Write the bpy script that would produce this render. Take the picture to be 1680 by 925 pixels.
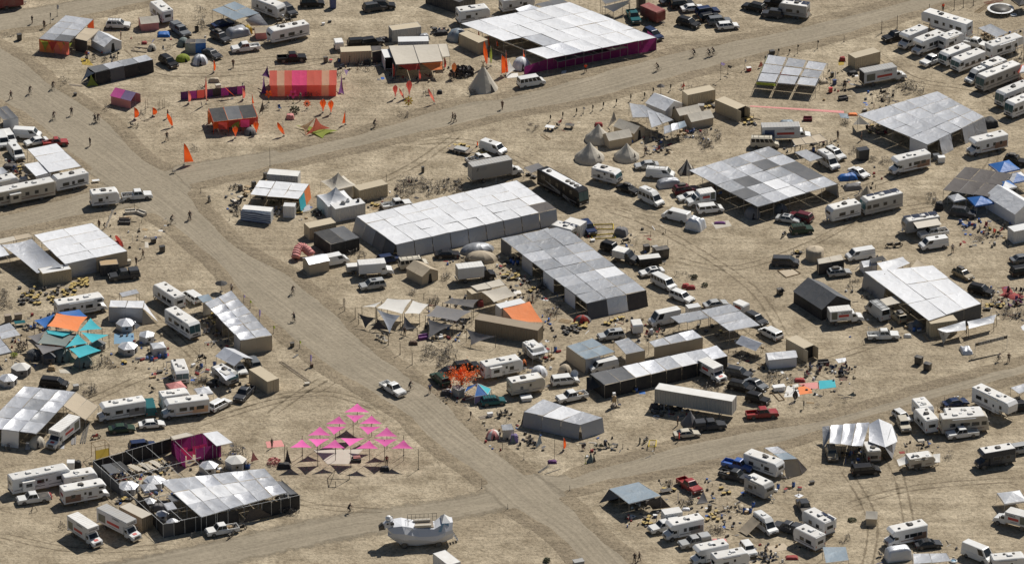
import bpy, math, random
from mathutils import Vector, Matrix, noise
random.seed(7)
for o in list(bpy.data.objects): bpy.data.objects.remove(o)
sc = bpy.context.scene
COL = sc.collection
R = math.radians
# ------------------------------------------------------------------ camera, sky, sun, exposure
DEP = R(26.0); DIST = 1260.0; PXM = 8.8; FPX = PXM*DIST
cam = bpy.data.cameras.new('camera'); camo = bpy.data.objects.new('camera', cam); COL.objects.link(camo)
camo.location = (0, -DIST*math.cos(DEP), DIST*math.sin(DEP)); camo.rotation_euler = (math.pi/2-DEP, 0, 0)
cam.sensor_width = 36; cam.lens = 36*FPX/1680; cam.clip_start = 10; cam.clip_end = 9000
sc.camera = camo
SUN_EL, SUN_AZ = R(48), math.atan2(0.83, 0.55)      # sun stands up and to the right, beyond the camp
w = bpy.data.worlds.new('World'); sc.world = w; w.use_nodes = True
nt = w.node_tree; bg = nt.nodes['Background']
sky = nt.nodes.new('ShaderNodeTexSky'); sky.sky_type = 'NISHITA'; sky.sun_disc = False
sky.sun_elevation = SUN_EL; sky.sun_rotation = math.pi/2-SUN_AZ
nt.links.new(sky.outputs[0], bg.inputs[0]); bg.inputs[1].default_value = 0.05
sl = bpy.data.lights.new('sun', 'SUN'); so = bpy.data.objects.new('sun', sl); COL.objects.link(so)
sl.energy = 5.0; sl.angle = R(0.53); sl.color = (1, .955, .885)
sd = Vector((math.cos(SUN_EL)*math.cos(SUN_AZ), math.cos(SUN_EL)*math.sin(SUN_AZ), math.sin(SUN_EL)))
so.rotation_euler = sd.to_track_quat('Z', 'Y').to_euler(); so.location = sd*300
sc.view_settings.view_transform = 'Standard'; sc.view_settings.look = 'None'
sc.view_settings.exposure = -0.12; sc.view_settings.gamma = 1
# ------------------------------------------------------------------ survey: photo coordinates to ground positions (metres)
CX, CY = 840.0, 462.5
_cr, _sr = math.cos(math.pi/2-DEP), math.sin(math.pi/2-DEP)
def P(u, v, z=0.0):
    x, y, q = (u-CX)/FPX, -(v-CY)/FPX, -1.0
    d = Vector((x, y*_cr-q*_sr, y*_sr+q*_cr))
    t = (z-camo.location.z)/d.z
    return Vector((camo.location.x+d.x*t, camo.location.y+d.y*t, z))
TX = {'1': 0, '2': 280, '3': 560, '4': 840, '5': 1120, '6': 1340}; TY = {'a': 0, 'b': 220, 'c': 450, 'd': 685}
K = 340/1310.0
def ZP(t, x, y): return (TX[t[1]]+x*K, TY[t[0]]+y*K) if t != 'f' else (x, y)
def G(t, x, y, z=0.0): u, v = ZP(t, x, y); return P(u, v, z)
# ------------------------------------------------------------------ materials
MATS = {}
def new_mat(name):
    m = bpy.data.materials.new(name); m.use_nodes = True
    return m, m.node_tree, m.node_tree.nodes['Principled BSDF']
def N(nt, t, **kw):
    n = nt.nodes.new(t)
    for k, v in kw.items():
        if k in n.inputs: n.inputs[k].default_value = v
        else: setattr(n, k, v)
    return n
def mk(name, col, rough=.6, metal=0., dust=.25, var=.12, bump=0., bscale=3., spec=.5, trans=0.):
    m, nt, b = new_mat(name); L = nt.links.new
    tc = N(nt, 'ShaderNodeTexCoord'); oi = N(nt, 'ShaderNodeObjectInfo')
    mp = N(nt, 'ShaderNodeVectorMath', operation='ADD'); L(tc.outputs['Object'], mp.inputs[0]); L(oi.outputs['Location'], mp.inputs[1])
    nz = N(nt, 'ShaderNodeTexNoise', Scale=.9, Detail=4.0, Roughness=.65); L(mp.outputs[0], nz.inputs['Vector'])
    mr = N(nt, 'ShaderNodeMapRange'); L(nz.outputs[0], mr.inputs[0])
    mr.inputs[1].default_value = .35; mr.inputs[2].default_value = .8; mr.inputs[4].default_value = dust*1.6
    mx = N(nt, 'ShaderNodeMix', data_type='RGBA'); L(mr.outputs[0], mx.inputs[0])
    mx.inputs[6].default_value = (*col, 1); mx.inputs[7].default_value = (.40, .335, .25, 1)
    hs = N(nt, 'ShaderNodeHueSaturation'); L(mx.outputs[2], hs.inputs['Color'])
    vr = N(nt, 'ShaderNodeMapRange'); L(oi.outputs['Random'], vr.inputs[0]); vr.inputs[3].default_value = 1-var; vr.inputs[4].default_value = 1+var*.5
    L(vr.outputs[0], hs.inputs['Value']); L(hs.outputs[0], b.inputs['Base Color'])
    b.inputs['Roughness'].default_value = rough; b.inputs['Metallic'].default_value = metal
    b.inputs['Specular IOR Level'].default_value = spec
    if bump:
        n2 = N(nt, 'ShaderNodeTexNoise', Scale=bscale, Detail=3.0, Distortion=.6); L(mp.outputs[0], n2.inputs['Vector'])
        bp = N(nt, 'ShaderNodeBump', Strength=bump, Distance=.25); L(n2.outputs[0], bp.inputs['Height']); L(bp.outputs[0], b.inputs['Normal'])
    if trans:      # thin cloth lets the sun through
        tl = N(nt, 'ShaderNodeBsdfTranslucent'); L(hs.outputs[0], tl.inputs[0]); ms = N(nt, 'ShaderNodeMixShader'); ms.inputs[0].default_value = trans
        L(b.outputs[0], ms.inputs[1]); L(tl.outputs[0], ms.inputs[2]); L(ms.outputs[0], nt.nodes['Material Output'].inputs[0])
    MATS[name] = m; return m
PAINT = dict(white=(.78,.78,.76), cream=(.62,.57,.46), silver=(.42,.43,.43), grey=(.17,.18,.19), charcoal=(.06,.063,.07), black=(.018,.018,.02), navy=(.02,.035,.09),
    blue=(.03,.12,.42), red=(.33,.02,.025), maroon=(.12,.02,.03), teal=(.02,.12,.13), green=(.03,.06,.04), tan=(.42,.34,.23), gold=(.35,.29,.19), skyblue=(.2,.36,.5))
for k, c in PAINT.items(): mk('paint_'+k, c, .32, 0, .16 if max(c) > .3 else .02, .1, spec=.5 if max(c) > .3 else .22)
mk('rv_white', (.78,.78,.77), .45, 0, .10, .1); mk('rv_roof', (.73,.72,.69), .75, 0, .2, .12); mk('rv_cream', (.56,.51,.42), .5, 0, .3, .1); mk('rv_grey', (.4,.4,.39), .5, 0, .3)
mk('glass', (.015,.02,.025), .08, 0, .05, .2); mk('glass_teal', (.06,.13,.14), .1, 0, .05, .1); mk('tyre', (.03,.028,.026), .9, 0, .45); mk('steel', (.35,.35,.35), .4, .8, .2); mk('chrome', (.5,.5,.5), .3, .9, .1); mk('rim_grey', (.14,.14,.14), .5, .3, .15)
mk('lamp_clear', (.7,.7,.68), .15, 0, .1); mk('lamp_red', (.35,.02,.02), .3, 0, .1); mk('plastic_black', (.025,.025,.027), .55, 0, .3); mk('decal_brown', (.2,.1,.07), .5); mk('decal_grey', (.2,.2,.21), .5)
mk('decal_red', (.5,.05,.04), .5, 0, .1); mk('decal_dark', (.07,.08,.09), .5, 0, .1); mk('decal_olive', (.13,.14,.11), .5, 0, .2, .1); mk('decal_blue', (.05,.09,.2), .5); mk('solar', (.03,.04,.07), .15, 0, .1)
mk('logo_green', (.05,.2,.1), .5); mk('ink', (.03,.035,.04), .6, 0, .05)
# cloth of the shade structures, one letter each in the plans below
CL = {'w': ('tarp_white', (.71,.72,.74), .5, 0, .10, .09, .7, .55), 's': ('tarp_silver', (.68,.69,.72), .42, .45, .04, .14, .4, .9), 'g': ('tarp_grey', (.30,.315,.34), .45, .2, .14, .16, .6, .6),
      'l': ('tarp_light_grey', (.43,.445,.475), .45, .2, .12, .14, .6, .6), 'd': ('mesh_dark_grey', (.085,.09,.1), .7, 0, .06, .15, .3, .8), 'k': ('mesh_black', (.016,.017,.02), .75, 0, .06, .2, .3, .8), 't': ('canvas_tan', (.47,.39,.28), .8, 0, .15, .08, .35, .8),
      'c': ('canvas_cream', (.62,.57,.48), .8, 0, .15, .08, .35, .8), 'n': ('tarp_brown', (.062,.052,.05), .7, 0, .05, .15, .4, .8), 'b': ('tarp_blue', (.025,.16,.5), .5, 0, .08, .1, .4, .8), 'B': ('tarp_steel_blue', (.23,.29,.34), .45, .2, .12, .1, .3, .8),
      'm': ('cloth_magenta', (.24,.02,.14), .8, 0, .06, .12, .5, .8), 'p': ('cloth_pink', (.82,.12,.44), .75, 0, .07, .2, .25, .8), 'o': ('cloth_orange', (.92,.27,.08), .75, 0, .08, .08, .4, .8), 'O': ('cloth_flame', (.95,.13,.02), .7, 0, .02, .12, .4, .8),
      'r': ('cloth_coral', (.62,.09,.07), .8, 0, .04, .1, .4, .8), 'R': ('cloth_salmon', (.95,.24,.17), .8, 0, .03, .02, .3, .8), 'T': ('cloth_teal', (.04,.48,.56), .75, 0, .05, .05, .3, .8), 'G': ('cloth_lime', (.35,.42,.06), .8, 0, .1, .1, .4, .8),
      'y': ('cloth_yellow', (.62,.45,.08), .8, 0, .1, .1, .4, .8), 'v': ('cloth_purple', (.13,.03,.16), .8, 0, .08, .1, .4, .8), 'P': ('cloth_rose', (.92,.08,.24), .8, 0, .02, .02, .3, .8), 'S': ('cloth_sand', (.92,.64,.42), .8, 0, .05, .02, .3, .8),
      'a': ('sail_white', (.82,.80,.75), .75, 0, .1, .05, .2, .8), 'e': ('sail_grey', (.19,.185,.19), .75, 0, .1, .1, .25, .8), 'E': ('sail_dark', (.075,.072,.075), .75, 0, .15, .1, .25, .8), 'u': ('sail_green_grey', (.16,.20,.19), .75, 0, .1, .1, .25, .8), 'U': ('cloth_lilac', (.35,.28,.5), .8, 0, .05, .1, .3, .8)}
for k, a in CL.items(): MATS[k] = mk(*a, trans=.15 if k in 'pTobaP' else .42 if k in 'ORrSGyUm' else .15 if k in 'ec' else 0.)
mk('container_tan', (.50,.42,.29), .6, 0, .2, .1); mk('container_white', (.70,.70,.69), .55, 0, .1); mk('container_pale', (.47,.455,.42), .6, 0, .2); mk('container_grey', (.36,.355,.345), .6, 0, .3); mk('container_dark', (.045,.045,.05), .6, 0, .2); mk('container_brown', (.27,.21,.14), .6, 0, .2); mk('container_red', (.25,.03,.03), .5, 0, .25)
mk('wood', (.42,.29,.15), .8, 0, .25, .2, .3, 6); mk('wood_grey', (.28,.23,.18), .85, 0, .35, .2); mk('pole_steel', (.3,.3,.3), .45, .5, .2); mk('pole_dark', (.06,.055,.05), .7, 0, .3); mk('pole_white', (.6,.6,.58), .5); mk('tote_black', (.03,.03,.032), .5, 0, .3); mk('tote_yellow', (.46,.33,.09), .5, 0, .15)
mk('skin', (.38,.22,.15), .6, 0, .1, .3); mk('cloth_dark', (.04,.04,.045), .9, 0, .15, .4); mk('cloth_brown', (.13,.08,.055), .9, 0, .15, .3); mk('cloth_pale', (.5,.47,.42), .9, 0, .15, .2); mk('cloth_grey', (.16,.16,.17), .9, 0, .1, .3); mk('cloth_red', (.35,.05,.05), .9, 0, .1, .3); mk('cloth_blue', (.06,.12,.28), .9, 0, .1, .3); mk('hair', (.04,.025,.02), .9, 0, .1, .3)
mk('bike_frame', (.10,.09,.085), .5, .2, .4, .5); mk('foil', (.70,.71,.73), .42, .35, .02, .06, .25, 2.0); mk('plush', (.66,.67,.70), .5, 0, .04); mk('leaf_orange', (.92,.2,.04), .6, 0, .06, .25, trans=.35); mk('leaf_olive', (.10,.11,.06), .8, 0, .25, .3); mk('stone', (.45,.4,.33), .9, 0, .3, .2)
mk('skin_pink', (.62,.24,.22), .7, 0, .08, .03, .3, 3); mk('door_dark', (.012,.012,.014), .8, 0, .05); mk('cooler_red', (.5,.04,.04), .4, 0, .1); mk('bin_blue', (.03,.06,.2), .5, 0, .1); mk('yellow_paint', (.65,.48,.03), .5, 0, .1)
# ------------------------------------------------------------------ meshes
class MB:
    def __init__(s): s.v = []; s.f = []
    def add(s, vs, fs):
        n = len(s.v); s.v += [tuple(q) for q in vs]; s.f += [tuple(i+n for i in f) for f in fs]; return s
    def box(s, x0, x1, y0, y1, z0, z1):
        return s.add([(x0,y0,z0),(x1,y0,z0),(x1,y1,z0),(x0,y1,z0),(x0,y0,z1),(x1,y0,z1),(x1,y1,z1),(x0,y1,z1)], [(3,2,1,0),(4,5,6,7),(0,1,5,4),(1,2,6,5),(2,3,7,6),(3,0,4,7)])
    def cyl(s, a, b, r, r2=None, n=8, cap=True):
        a, b = Vector(a), Vector(b); d = b-a; r2 = r if r2 is None else r2
        q = d.to_track_quat('Z', 'Y'); vs = []
        for p, rr in ((a, r), (b, r2)):
            for i in range(n):
                t = 2*math.pi*i/n; vs.append(p+q@Vector((rr*math.cos(t), rr*math.sin(t), 0)))
        fs = [(i, (i+1) % n, n+(i+1) % n, n+i) for i in range(n)]
        if cap: fs += [tuple(range(n-1, -1, -1)), tuple(range(n, 2*n))]
        return s.add(vs, fs)
    def prism(s, prof, w, ch=.08):
        # side profile (x, z) extruded across the width w with chamfered long edges
        n = len(prof); cx = sum(p[0] for p in prof)/n; cz = sum(p[1] for p in prof)/n
        ext = max(max(abs(p[0]-cx) for p in prof), .3); ez = max(max(abs(p[1]-cz) for p in prof), .3)
        ins = [(cx+(x-cx)*(1-ch/ext), cz+(z-cz)*(1-ch/ez)) for x, z in prof]
        h = w/2; rings = [(ins, -h), (prof, -h+ch), (prof, h-ch), (ins, h)]
        vs = [(x, y, z) for pr, y in rings for x, z in pr]; fs = []
        for k in range(3):
            for i in range(n): fs.append((k*n+i, k*n+(i+1) % n, (k+1)*n+(i+1) % n, (k+1)*n+i))
        fs += [tuple(range(n-1, -1, -1)), tuple(range(3*n, 4*n))]
        return s.add(vs, [f[::-1] for f in fs])
    def lathe(s, prof, n=12, sx=1, sy=1, off=(0,0,0)):
        vs = []; fs = []; m = len(prof)
        for r, z in prof:
            for i in range(n):
                t = 2*math.pi*(i+.5)/n; vs.append((off[0]+r*sx*math.cos(t), off[1]+r*sy*math.sin(t), off[2]+z))
        for k in range(m-1):
            for i in range(n): fs.append((k*n+i, k*n+(i+1) % n, (k+1)*n+(i+1) % n, (k+1)*n+i))
        return s.add(vs, fs)
    def poly(s, pts): return s.add(pts, [tuple(range(len(pts)))])
    def torus(s, c, r, t, axis='y', n=14, m=4):
        vs = []; fs = []
        for i in range(n):
            a = 2*math.pi*i/n
            for j in range(m):
                b = 2*math.pi*j/m; rr = r+t*math.cos(b); q = t*math.sin(b)
                p = (rr*math.cos(a), q, rr*math.sin(a)) if axis == 'y' else (rr*math.cos(a), rr*math.sin(a), q)
                vs.append((c[0]+p[0], c[1]+p[1], c[2]+p[2]))
        for i in range(n):
            for j in range(m): fs.append((i*m+j, i*m+(j+1) % m, ((i+1) % n)*m+(j+1) % m, ((i+1) % n)*m+j))
        return s.add(vs, fs)
    def mesh(s, name='mesh', smooth=False):
        m = bpy.data.meshes.new(name); m.from_pydata(s.v, [], s.f)
        if smooth:
            for p in m.polygons: p.use_smooth = True
        m.materials.append(None); m.update(); return m
def part(name, mesh, mat, parent=None, loc=(0,0,0), rot=(0,0,0), scale=None):
    o = bpy.data.objects.new(name, mesh); COL.objects.link(o)
    if parent: o.parent = parent
    o.location = loc; o.rotation_euler = rot
    if scale: o.scale = scale
    for i, mm in enumerate(mat if isinstance(mat, (list, tuple)) else [mat]):
        if i < len(o.material_slots):
            o.material_slots[i].link = 'OBJECT'; o.material_slots[i].material = MATS[mm] if isinstance(mm, str) else mm
    return o
def root(name, label, cat, loc, deg=0, group=None):
    o = bpy.data.objects.new(name, None); COL.objects.link(o); o.empty_display_size = .3
    o.location = loc; o.rotation_euler = (0, 0, R(deg)); tag(o, label, cat, group); return o
def tag(o, label, cat, group=None):
    o['label'] = label; o['category'] = cat
    if group: o['group'] = group
    return o
def struct(o, kind='structure'): o['kind'] = kind; return o
CACHE = {}
def cached(key, fn):
    if key not in CACHE: CACHE[key] = fn()
    return CACHE[key]
def boxm(sx, sy, sz):
    def f(): return MB().box(-sx/2, sx/2, -sy/2, sy/2, 0, sz).mesh('block')
    return cached(('box', round(sx,2), round(sy,2), round(sz,2)), f)
def cylm(r, h, n=8): return cached(('cyl', round(r,3), round(h,2), n), lambda: MB().cyl((0,0,0), (0,0,h), r, n=n).mesh('post', n > 8))
def bar(name, a, b, r, mat, parent, n=6):
    a, b = Vector(a), Vector(b); d = b-a
    o = part(name, cached(('bar', n), lambda: MB().cyl((0,0,0), (0,0,1), 1, n=n).mesh('bar')), mat, parent, a, d.to_track_quat('Z', 'Y').to_euler(), (r, r, d.length)); return o
def text_mesh(txt):
    def f():
        c = bpy.data.curves.new('lettering', 'FONT'); c.body = txt; c.size = 1; c.align_x = 'CENTER'; c.align_y = 'CENTER'; c.extrude = .01; c.offset = .012
        o = bpy.data.objects.new('t', c); COL.objects.link(o); dg = bpy.context.evaluated_depsgraph_get(); m = bpy.data.meshes.new_from_object(o.evaluated_get(dg))
        bpy.data.objects.remove(o); m.materials.clear(); m.materials.append(None); return m
    return cached(('txt', txt), f)
def lettering(txt, parent, loc, facing, size, mat='ink', sx=1.0):
    # facing: outward direction of the wall in degrees, in the parent's frame
    return part('lettering', text_mesh(txt), mat, parent, loc, (math.pi/2, 0, R(facing+90)), (size*sx, size, size))
# ------------------------------------------------------------------ vehicles (x forward, origin on the ground under the middle)
def inset(c, s0, s1, t0, t1, off=.012):
    a, b, cc, d = [Vector(q) for q in c]
    def at(s, t): return (a*(1-s)+b*s)*(1-t)+(d*(1-s)+cc*s)*t
    n = (b-a).cross(d-a).normalized()*off
    return MB().poly([at(s0,t0)+n, at(s1,t0)+n, at(s1,t1)+n, at(s0,t1)+n])
def wheel(parent, x, y, r=.36, w=.24):
    s = 1 if y > 0 else -1
    t = part('wheel', cached(('tyre', r), lambda: MB().cyl((0,-w/2,0), (0,w/2,0), r, n=14).mesh('tyre')), 'tyre', parent, (x, y, r))
    part('rim', cached(('rim', r), lambda: MB().cyl((0,-.012,0), (0,.012,0), r*.6, n=10).mesh('rim')), 'rim_grey', t, (0, s*(w/2+.002), 0))
# kind: L, W, H, belt, hood front z, windscreen foot x, roof front x, roof rear x, rear glass foot x, side panes
CARS = dict(suv=(4.9,1.95,1.8,1.08,.98,1.2,.45,-2.1,-2.4,3), sedan=(4.7,1.85,1.46,.95,.82,1.15,.35,-1.05,-1.85,2), hatch=(4.5,1.82,1.58,1.0,.88,1.15,.4,-1.85,-2.2,3), minivan=(5.1,2.0,1.78,1.08,.95,1.75,.85,-2.3,-2.5,3),
    jeep=(4.4,1.85,1.85,1.15,1.08,.75,.5,-1.9,-2.0,3), pickup=(5.8,2.0,1.9,1.15,1.08,1.35,.75,-.55,-.75,2), van=(5.5,2.02,2.1,1.25,1.05,2.05,1.35,-2.65,-2.72,1), pvan=(5.5,2.02,2.15,1.2,1.05,1.95,1.3,-2.65,-2.72,5),
    sprinter=(6.0,2.05,2.7,1.35,1.15,2.45,1.65,-2.9,-2.96,1), hightop=(5.6,2.02,2.2,1.2,1.05,1.95,1.3,-2.65,-2.72,4), smallpick=(5.0,1.8,1.65,1.0,.92,1.1,.5,-.3,-.45,1))
def car(kind, paint, name, label, cat, loc, deg, extra='', group=None):
    L, W, H, zb, zh, xw, xf, xr, xg, ns = CARS[kind]
    o = root(name, label, cat, loc, deg, group); pm = 'paint_'+paint; pk = kind in ('pickup', 'smallpick')
    def body():
        b = MB(); xb = xg-.12 if pk else -L/2
        b.prism([(xb,.34),(xb,zb*.97),(xg,zb),(xw,zb),(L/2-.18,zh),(L/2,zh-.28),(L/2,.34)], W, .06)
        h0, h1 = W/2-.05, W/2-(.16 if 'van' in kind or kind in ('sprinter','jeep','hightop') else .24)
        vs = [(xg,-h0,zb-.02),(xw,-h0,zb-.02),(xw,h0,zb-.02),(xg,h0,zb-.02),(xr,-h1,H-.05),(xf,-h1,H-.05),(xf,h1,H-.05),(xr,h1,H-.05),(xr+.12,-h1+.12,H),(xf-.12,-h1+.12,H),(xf-.12,h1-.12,H),(xr+.12,h1-.12,H)]
        b.add(vs, [(0,1,5,4),(1,2,6,5),(2,3,7,6),(3,0,4,7),(4,5,9,8),(5,6,10,9),(6,7,11,10),(7,4,8,11),(8,9,10,11)])
        return b.mesh('car_body'), vs
    bm, vs = cached(('car', kind), body)
    part('body', bm, pm, o)
    part('windscreen', cached(('ws', kind), lambda: inset((vs[1],vs[2],vs[6],vs[5]), .06,.94,.1,.93).mesh('pane')), 'glass', o)
    if not ('van' in kind and ns == 1) or kind == 'minivan': part('rear_window', cached(('rw', kind), lambda: inset((vs[3],vs[0],vs[4],vs[7]), .08,.92,.2,.9).mesh('pane')), 'glass', o)
    for k in range(ns):
        full = ns if ns > 1 or pk else 1
        a, c = ((k/ns)+.025, (k+1)/ns-.02) if (ns > 1 or pk) else (.72, .93)
        for side, q in ((1, (vs[0],vs[1],vs[5],vs[4])), (-1, (vs[2],vs[3],vs[7],vs[6]))):
            aa, cc = (a, c) if side == 1 else (1-c, 1-a)
            part('side_window', cached(('sw', kind, k, side), lambda: inset(q, aa, cc, .14, .88).mesh('pane')), 'glass', o)
    r = .4 if pk or kind == 'sprinter' else .36
    for x in (L*.31, -L*.30):
        for y in (W/2-.1, -W/2+.1): wheel(o, x, y, r)
    for y in (W/2-.28, -W/2+.28):
        part('headlight', boxm(.06,.34,.16), 'lamp_clear', o, (L/2-.01, y, zh-.34)); part('taillight', boxm(.05,.16,.3), 'lamp_red', o, (-L/2, y*1.12, zb-.42))
    part('bumper', boxm(.14, W*.94, .22), 'plastic_black' if paint != 'white' or kind != 'pickup' else 'chrome', o, (L/2, 0, .36)); part('bumper', boxm(.12, W*.94, .2), 'plastic_black', o, (-L/2-.02, 0, .38))
    part('grille', boxm(.04, W*.45, .2), 'plastic_black', o, (L/2, 0, zh-.38))
    for y in (W/2+.06, -W/2-.06): part('mirror', boxm(.12,.18,.16), 'plastic_black', o, (xw-.25, y, zb+.02))
    if pk:
        x0, x1 = -L/2, xg-.14
        def bed():
            b = MB(); b.box(x0, x1, -W/2+.05, W/2-.05, .42, .62)
            for s in (-1, 1): b.box(x0, x1, min(s*(W/2-.02), s*(W/2-.14)), max(s*(W/2-.02), s*(W/2-.14)), .42, zb-.04)
            return b.mesh('bed')
        part('bed', cached(('bed', kind), bed), pm, o); part('tailgate', boxm(.07, W-.08, .5), pm, o, (x0+.02, 0, .6))
        if 'cover' in extra: part('bed_cover', boxm(x1-x0-.1, W-.12, .06), 'plastic_black', o, ((x0+x1)/2, 0, zb-.05))
        if 'load' in extra:
            for i in range(5):
                hh = random.uniform(.3,.7); part('cargo_box', boxm(.5,.5,round(hh,1)), random.choice(['tote_black','plastic_black','tote_black','wood']), o, (x0+.4+i*.32, random.uniform(-.45,.45), .62), (0,0,random.random()))
        if 'cap' in extra: part('bed_cap', cached(('cap', kind), lambda: MB().prism([(x0+.05,zb-.05),(x0+.2,H-.02),(x1,H-.02),(x1,zb-.05)], W-.1, .12).mesh('cap')), pm, o)
        if 'rack' in extra:
            for y in (-W/2+.12, W/2-.12): bar('rack_rail', (x0+.1, y, H+.15), (xw-.2, y, H+.15), .035, 'pole_steel', o)
            for x in (x0+.2, x1-.1):
                bar('rack_bar', (x, -W/2+.12, H+.15), (x, W/2-.12, H+.15), .03, 'pole_steel', o)
                for y in (-W/2+.12, W/2-.12): bar('rack_post', (x, y, zb-.1), (x, y, H+.15), .03, 'pole_steel', o)
    else:
        if 'rack' in extra:
            for y in (-.6, .6): bar('roof_rail', (xr+.2, y, H+.05), (xf-.2, y, H+.05), .03, 'plastic_black', o)
            for k in range(4): x = xr+.4+(xf-xr-.8)*k/3; bar('roof_bar', (x, -.65, H+.09), (x, .65, H+.09), .03, 'plastic_black', o)
        if 'load' in extra: part('roof_box', cached('roofbox', lambda: MB().prism([(-.7,0),(-.7,.25),(-.4,.36),(.5,.36),(.75,.2),(.75,0)], .9, .08).mesh('roof_box')), 'plastic_black', o, ((xr+xf)/2, 0, H+.03))
        if 'sun' in extra: part('sunroof', boxm(.9,.8,.012), 'glass', o, (xf-.75, 0, H-.004))
        if 'fan' in extra: part('roof_vent', boxm(.5,.5,.15), 'plastic_black', o, ((xr+xf)/2, 0, H))
        if 'tyre' in extra: part('spare_wheel', cached('spare', lambda: MB().cyl((-.12,0,0), (.12,0,0), .37, n=14).mesh('spare')), 'tyre', o, (-L/2-.15, 0, .95))
        if kind == 'hightop':
            part('raised_roof', cached('raised', lambda: MB().prism([(xr,H-.03),(xr,H+.45),(xr+.4,H+.55),(xf-.6,H+.55),(xf+.1,H-.03)], W-.34, .14).mesh('raised')), pm, o)
            part('roof_vent', boxm(.7,.7,.2), 'rv_roof', o, (-.6, 0, H+.55))
    return o
def rv(kind, label, loc, deg, L=8.0, skin='white', trim='decal_grey', H=None, slide=0, name=None, group=None, awn=0, solar=0):
    """kind: A flat-front motorhome, C cab-over motorhome, T travel trailer, F fifth wheel, coach"""
    W = 2.5; H = H or {'A':3.4,'C':3.25,'T':3.1,'F':3.7,'coach':3.75,'B':2.9}[kind]; h = L/2
    nm = {'A':'motorhome','C':'motorhome','T':'travel_trailer','F':'fifth_wheel_trailer','coach':'coach','B':'motorhome'}[kind]
    o = root(name or nm, label, {'T':'trailer','F':'trailer','coach':'bus'}.get(kind, 'motorhome'), loc, deg, group)
    sk = {'white':'rv_white','cream':'rv_cream','grey':'rv_grey'}.get(skin, 'paint_'+skin)
    if kind == 'C': prof = [(-h,.55),(-h,H),(h-1.0,H),(h-.55,H-.4),(h-.75,H-1.0),(h-2.1,H-1.12),(h-2.1,.55)]
    elif kind == 'A' or kind == 'coach' or kind == 'B': prof = [(-h,.5),(-h,H-.1),(-h+.15,H),(h-.7,H),(h-.25,H-.35),(h,1.5),(h,.5)]
    elif kind == 'T': prof = [(-h,.6),(-h,H-.12),(-h+.2,H),(h-.55,H),(h-.12,H-.5),(h,H-1.3),(h-.3,.6)]
    else: prof = [(-h,.75),(-h,H),(h-.5,H),(h,H-.55),(h-.15,1.65),(h-2.3,1.65),(h-2.5,.75)]
    part('body', cached(('rv',kind,L,H), lambda: MB().prism(prof, W, .09).mesh('shell')), sk, o)
    rl = L-(1.2 if kind in 'CF' else .9); rx = -h+.12+rl/2
    rf = part('roof', boxm(rl-(2.0 if kind == 'coach' else 0), W-(.22 if kind != 'coach' else .62), .035), 'rv_roof' if kind != 'coach' else 'rv_white', o, (rx, 0, H-.008))
    z = H+.027
    nac = 1 if L < 8.5 else 2
    if kind == 'coach':
        for x in (-L*.33, L*.12, L*.22, L*.32): part('roof_unit', cached('dome', lambda: MB().lathe([(.55,0),(.52,.14),(.3,.24),(0,.26)], 12).mesh('dome')), 'plastic_black', o, (x, 0, z))
    else:
        for k in range(nac): part('air_conditioner', cached('ac', lambda: MB().prism([(-.5,0),(-.45,.28),(.25,.3),(.5,.12),(.5,0)], .75, .08).mesh('ac')), random.choice(['rv_white','plastic_black','rv_roof']), o, (rx+(-.28+.6*k)*rl*.6 if nac > 1 else rx+random.uniform(-.8,.8), 0, z))
        for k in range(3): part('roof_vent', boxm(.42,.42,.13), random.choice(['plastic_black','rv_white','glass']), o, (rx+rl*(-.38+.34*k)+random.uniform(-.2,.2), random.choice([-.55,.5]), z))
    for k in range(solar): part('solar_panel', boxm(1.5,.65,.05), 'solar', o, (rx-rl*.38+k%4*1.7, -.8+(k//4)*.75, z+.05))
    # windows, door, stripes
    nw = max(2, int(L/2.2)); x0, x1 = -h+.5, (h-2.4 if kind == 'C' else h-1.0 if kind != 'F' else h-.7)
    dx = x0+(x1-x0)*.62
    sl_ = random.choice([0,R(5),R(-6),R(9)])
    for s in (-1, 1):
        for k in range(nw):
            x = x0+.4+(x1-x0-.8)*(k+.5)/nw
            if s == -1 and abs(x-dx) < .75: continue
            ww = random.choice([.5,.75,.95,1.3]); zz = H-1.75 if kind != 'coach' else H-1.6
            hh = .62 if kind != 'coach' else .9
            wf = part('window', boxm(ww+.1,.03,hh+.1), 'decal_grey' if kind != 'coach' else 'plastic_black', o, (x, s*(W/2+.004), zz)); part('pane', boxm(ww,.03,hh), 'glass', wf, (0, s*.008, .05))
        st = part('stripe', boxm(x1-x0+.3,.014,.16), trim, o, ((x0+x1)/2, s*(W/2+.003), 1.05)); part('stripe', boxm((x1-x0)*.6,.014,.1), trim, o, ((x0+x1)/2-.8, s*(W/2+.003), 1.3), (0, sl_*s, 0))
        if kind == 'coach':
            for j in range(3): part('swoosh', boxm(L*.62,.012,.09), 'paint_silver', o, (-.8+j*.5, s*(W/2+.006), 1.75-.25*j), (0, R(9+j*2), 0))
    d = part('door', boxm(.72,.035,1.85), sk, o, (dx, -W/2-.006, .72)); part('door_window', boxm(.4,.02,.5), 'glass', d, (0,-.02,1.1)); part('step', boxm(.65,.3,.05), 'steel', o, (dx, -W/2-.15, .45))
    part('rear_window', boxm(.03, 1.3, .6), 'glass', o, (-h-.004, 0, H-1.5)); part('rear_bumper', boxm(.16, 2.2, .18), 'plastic_black', o, (-h-.08, 0, .5))
    for y in (-1.05, 1.05): part('taillight', boxm(.05,.16,.35), 'lamp_red', o, (-h-.01, y, 1.1))
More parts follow.
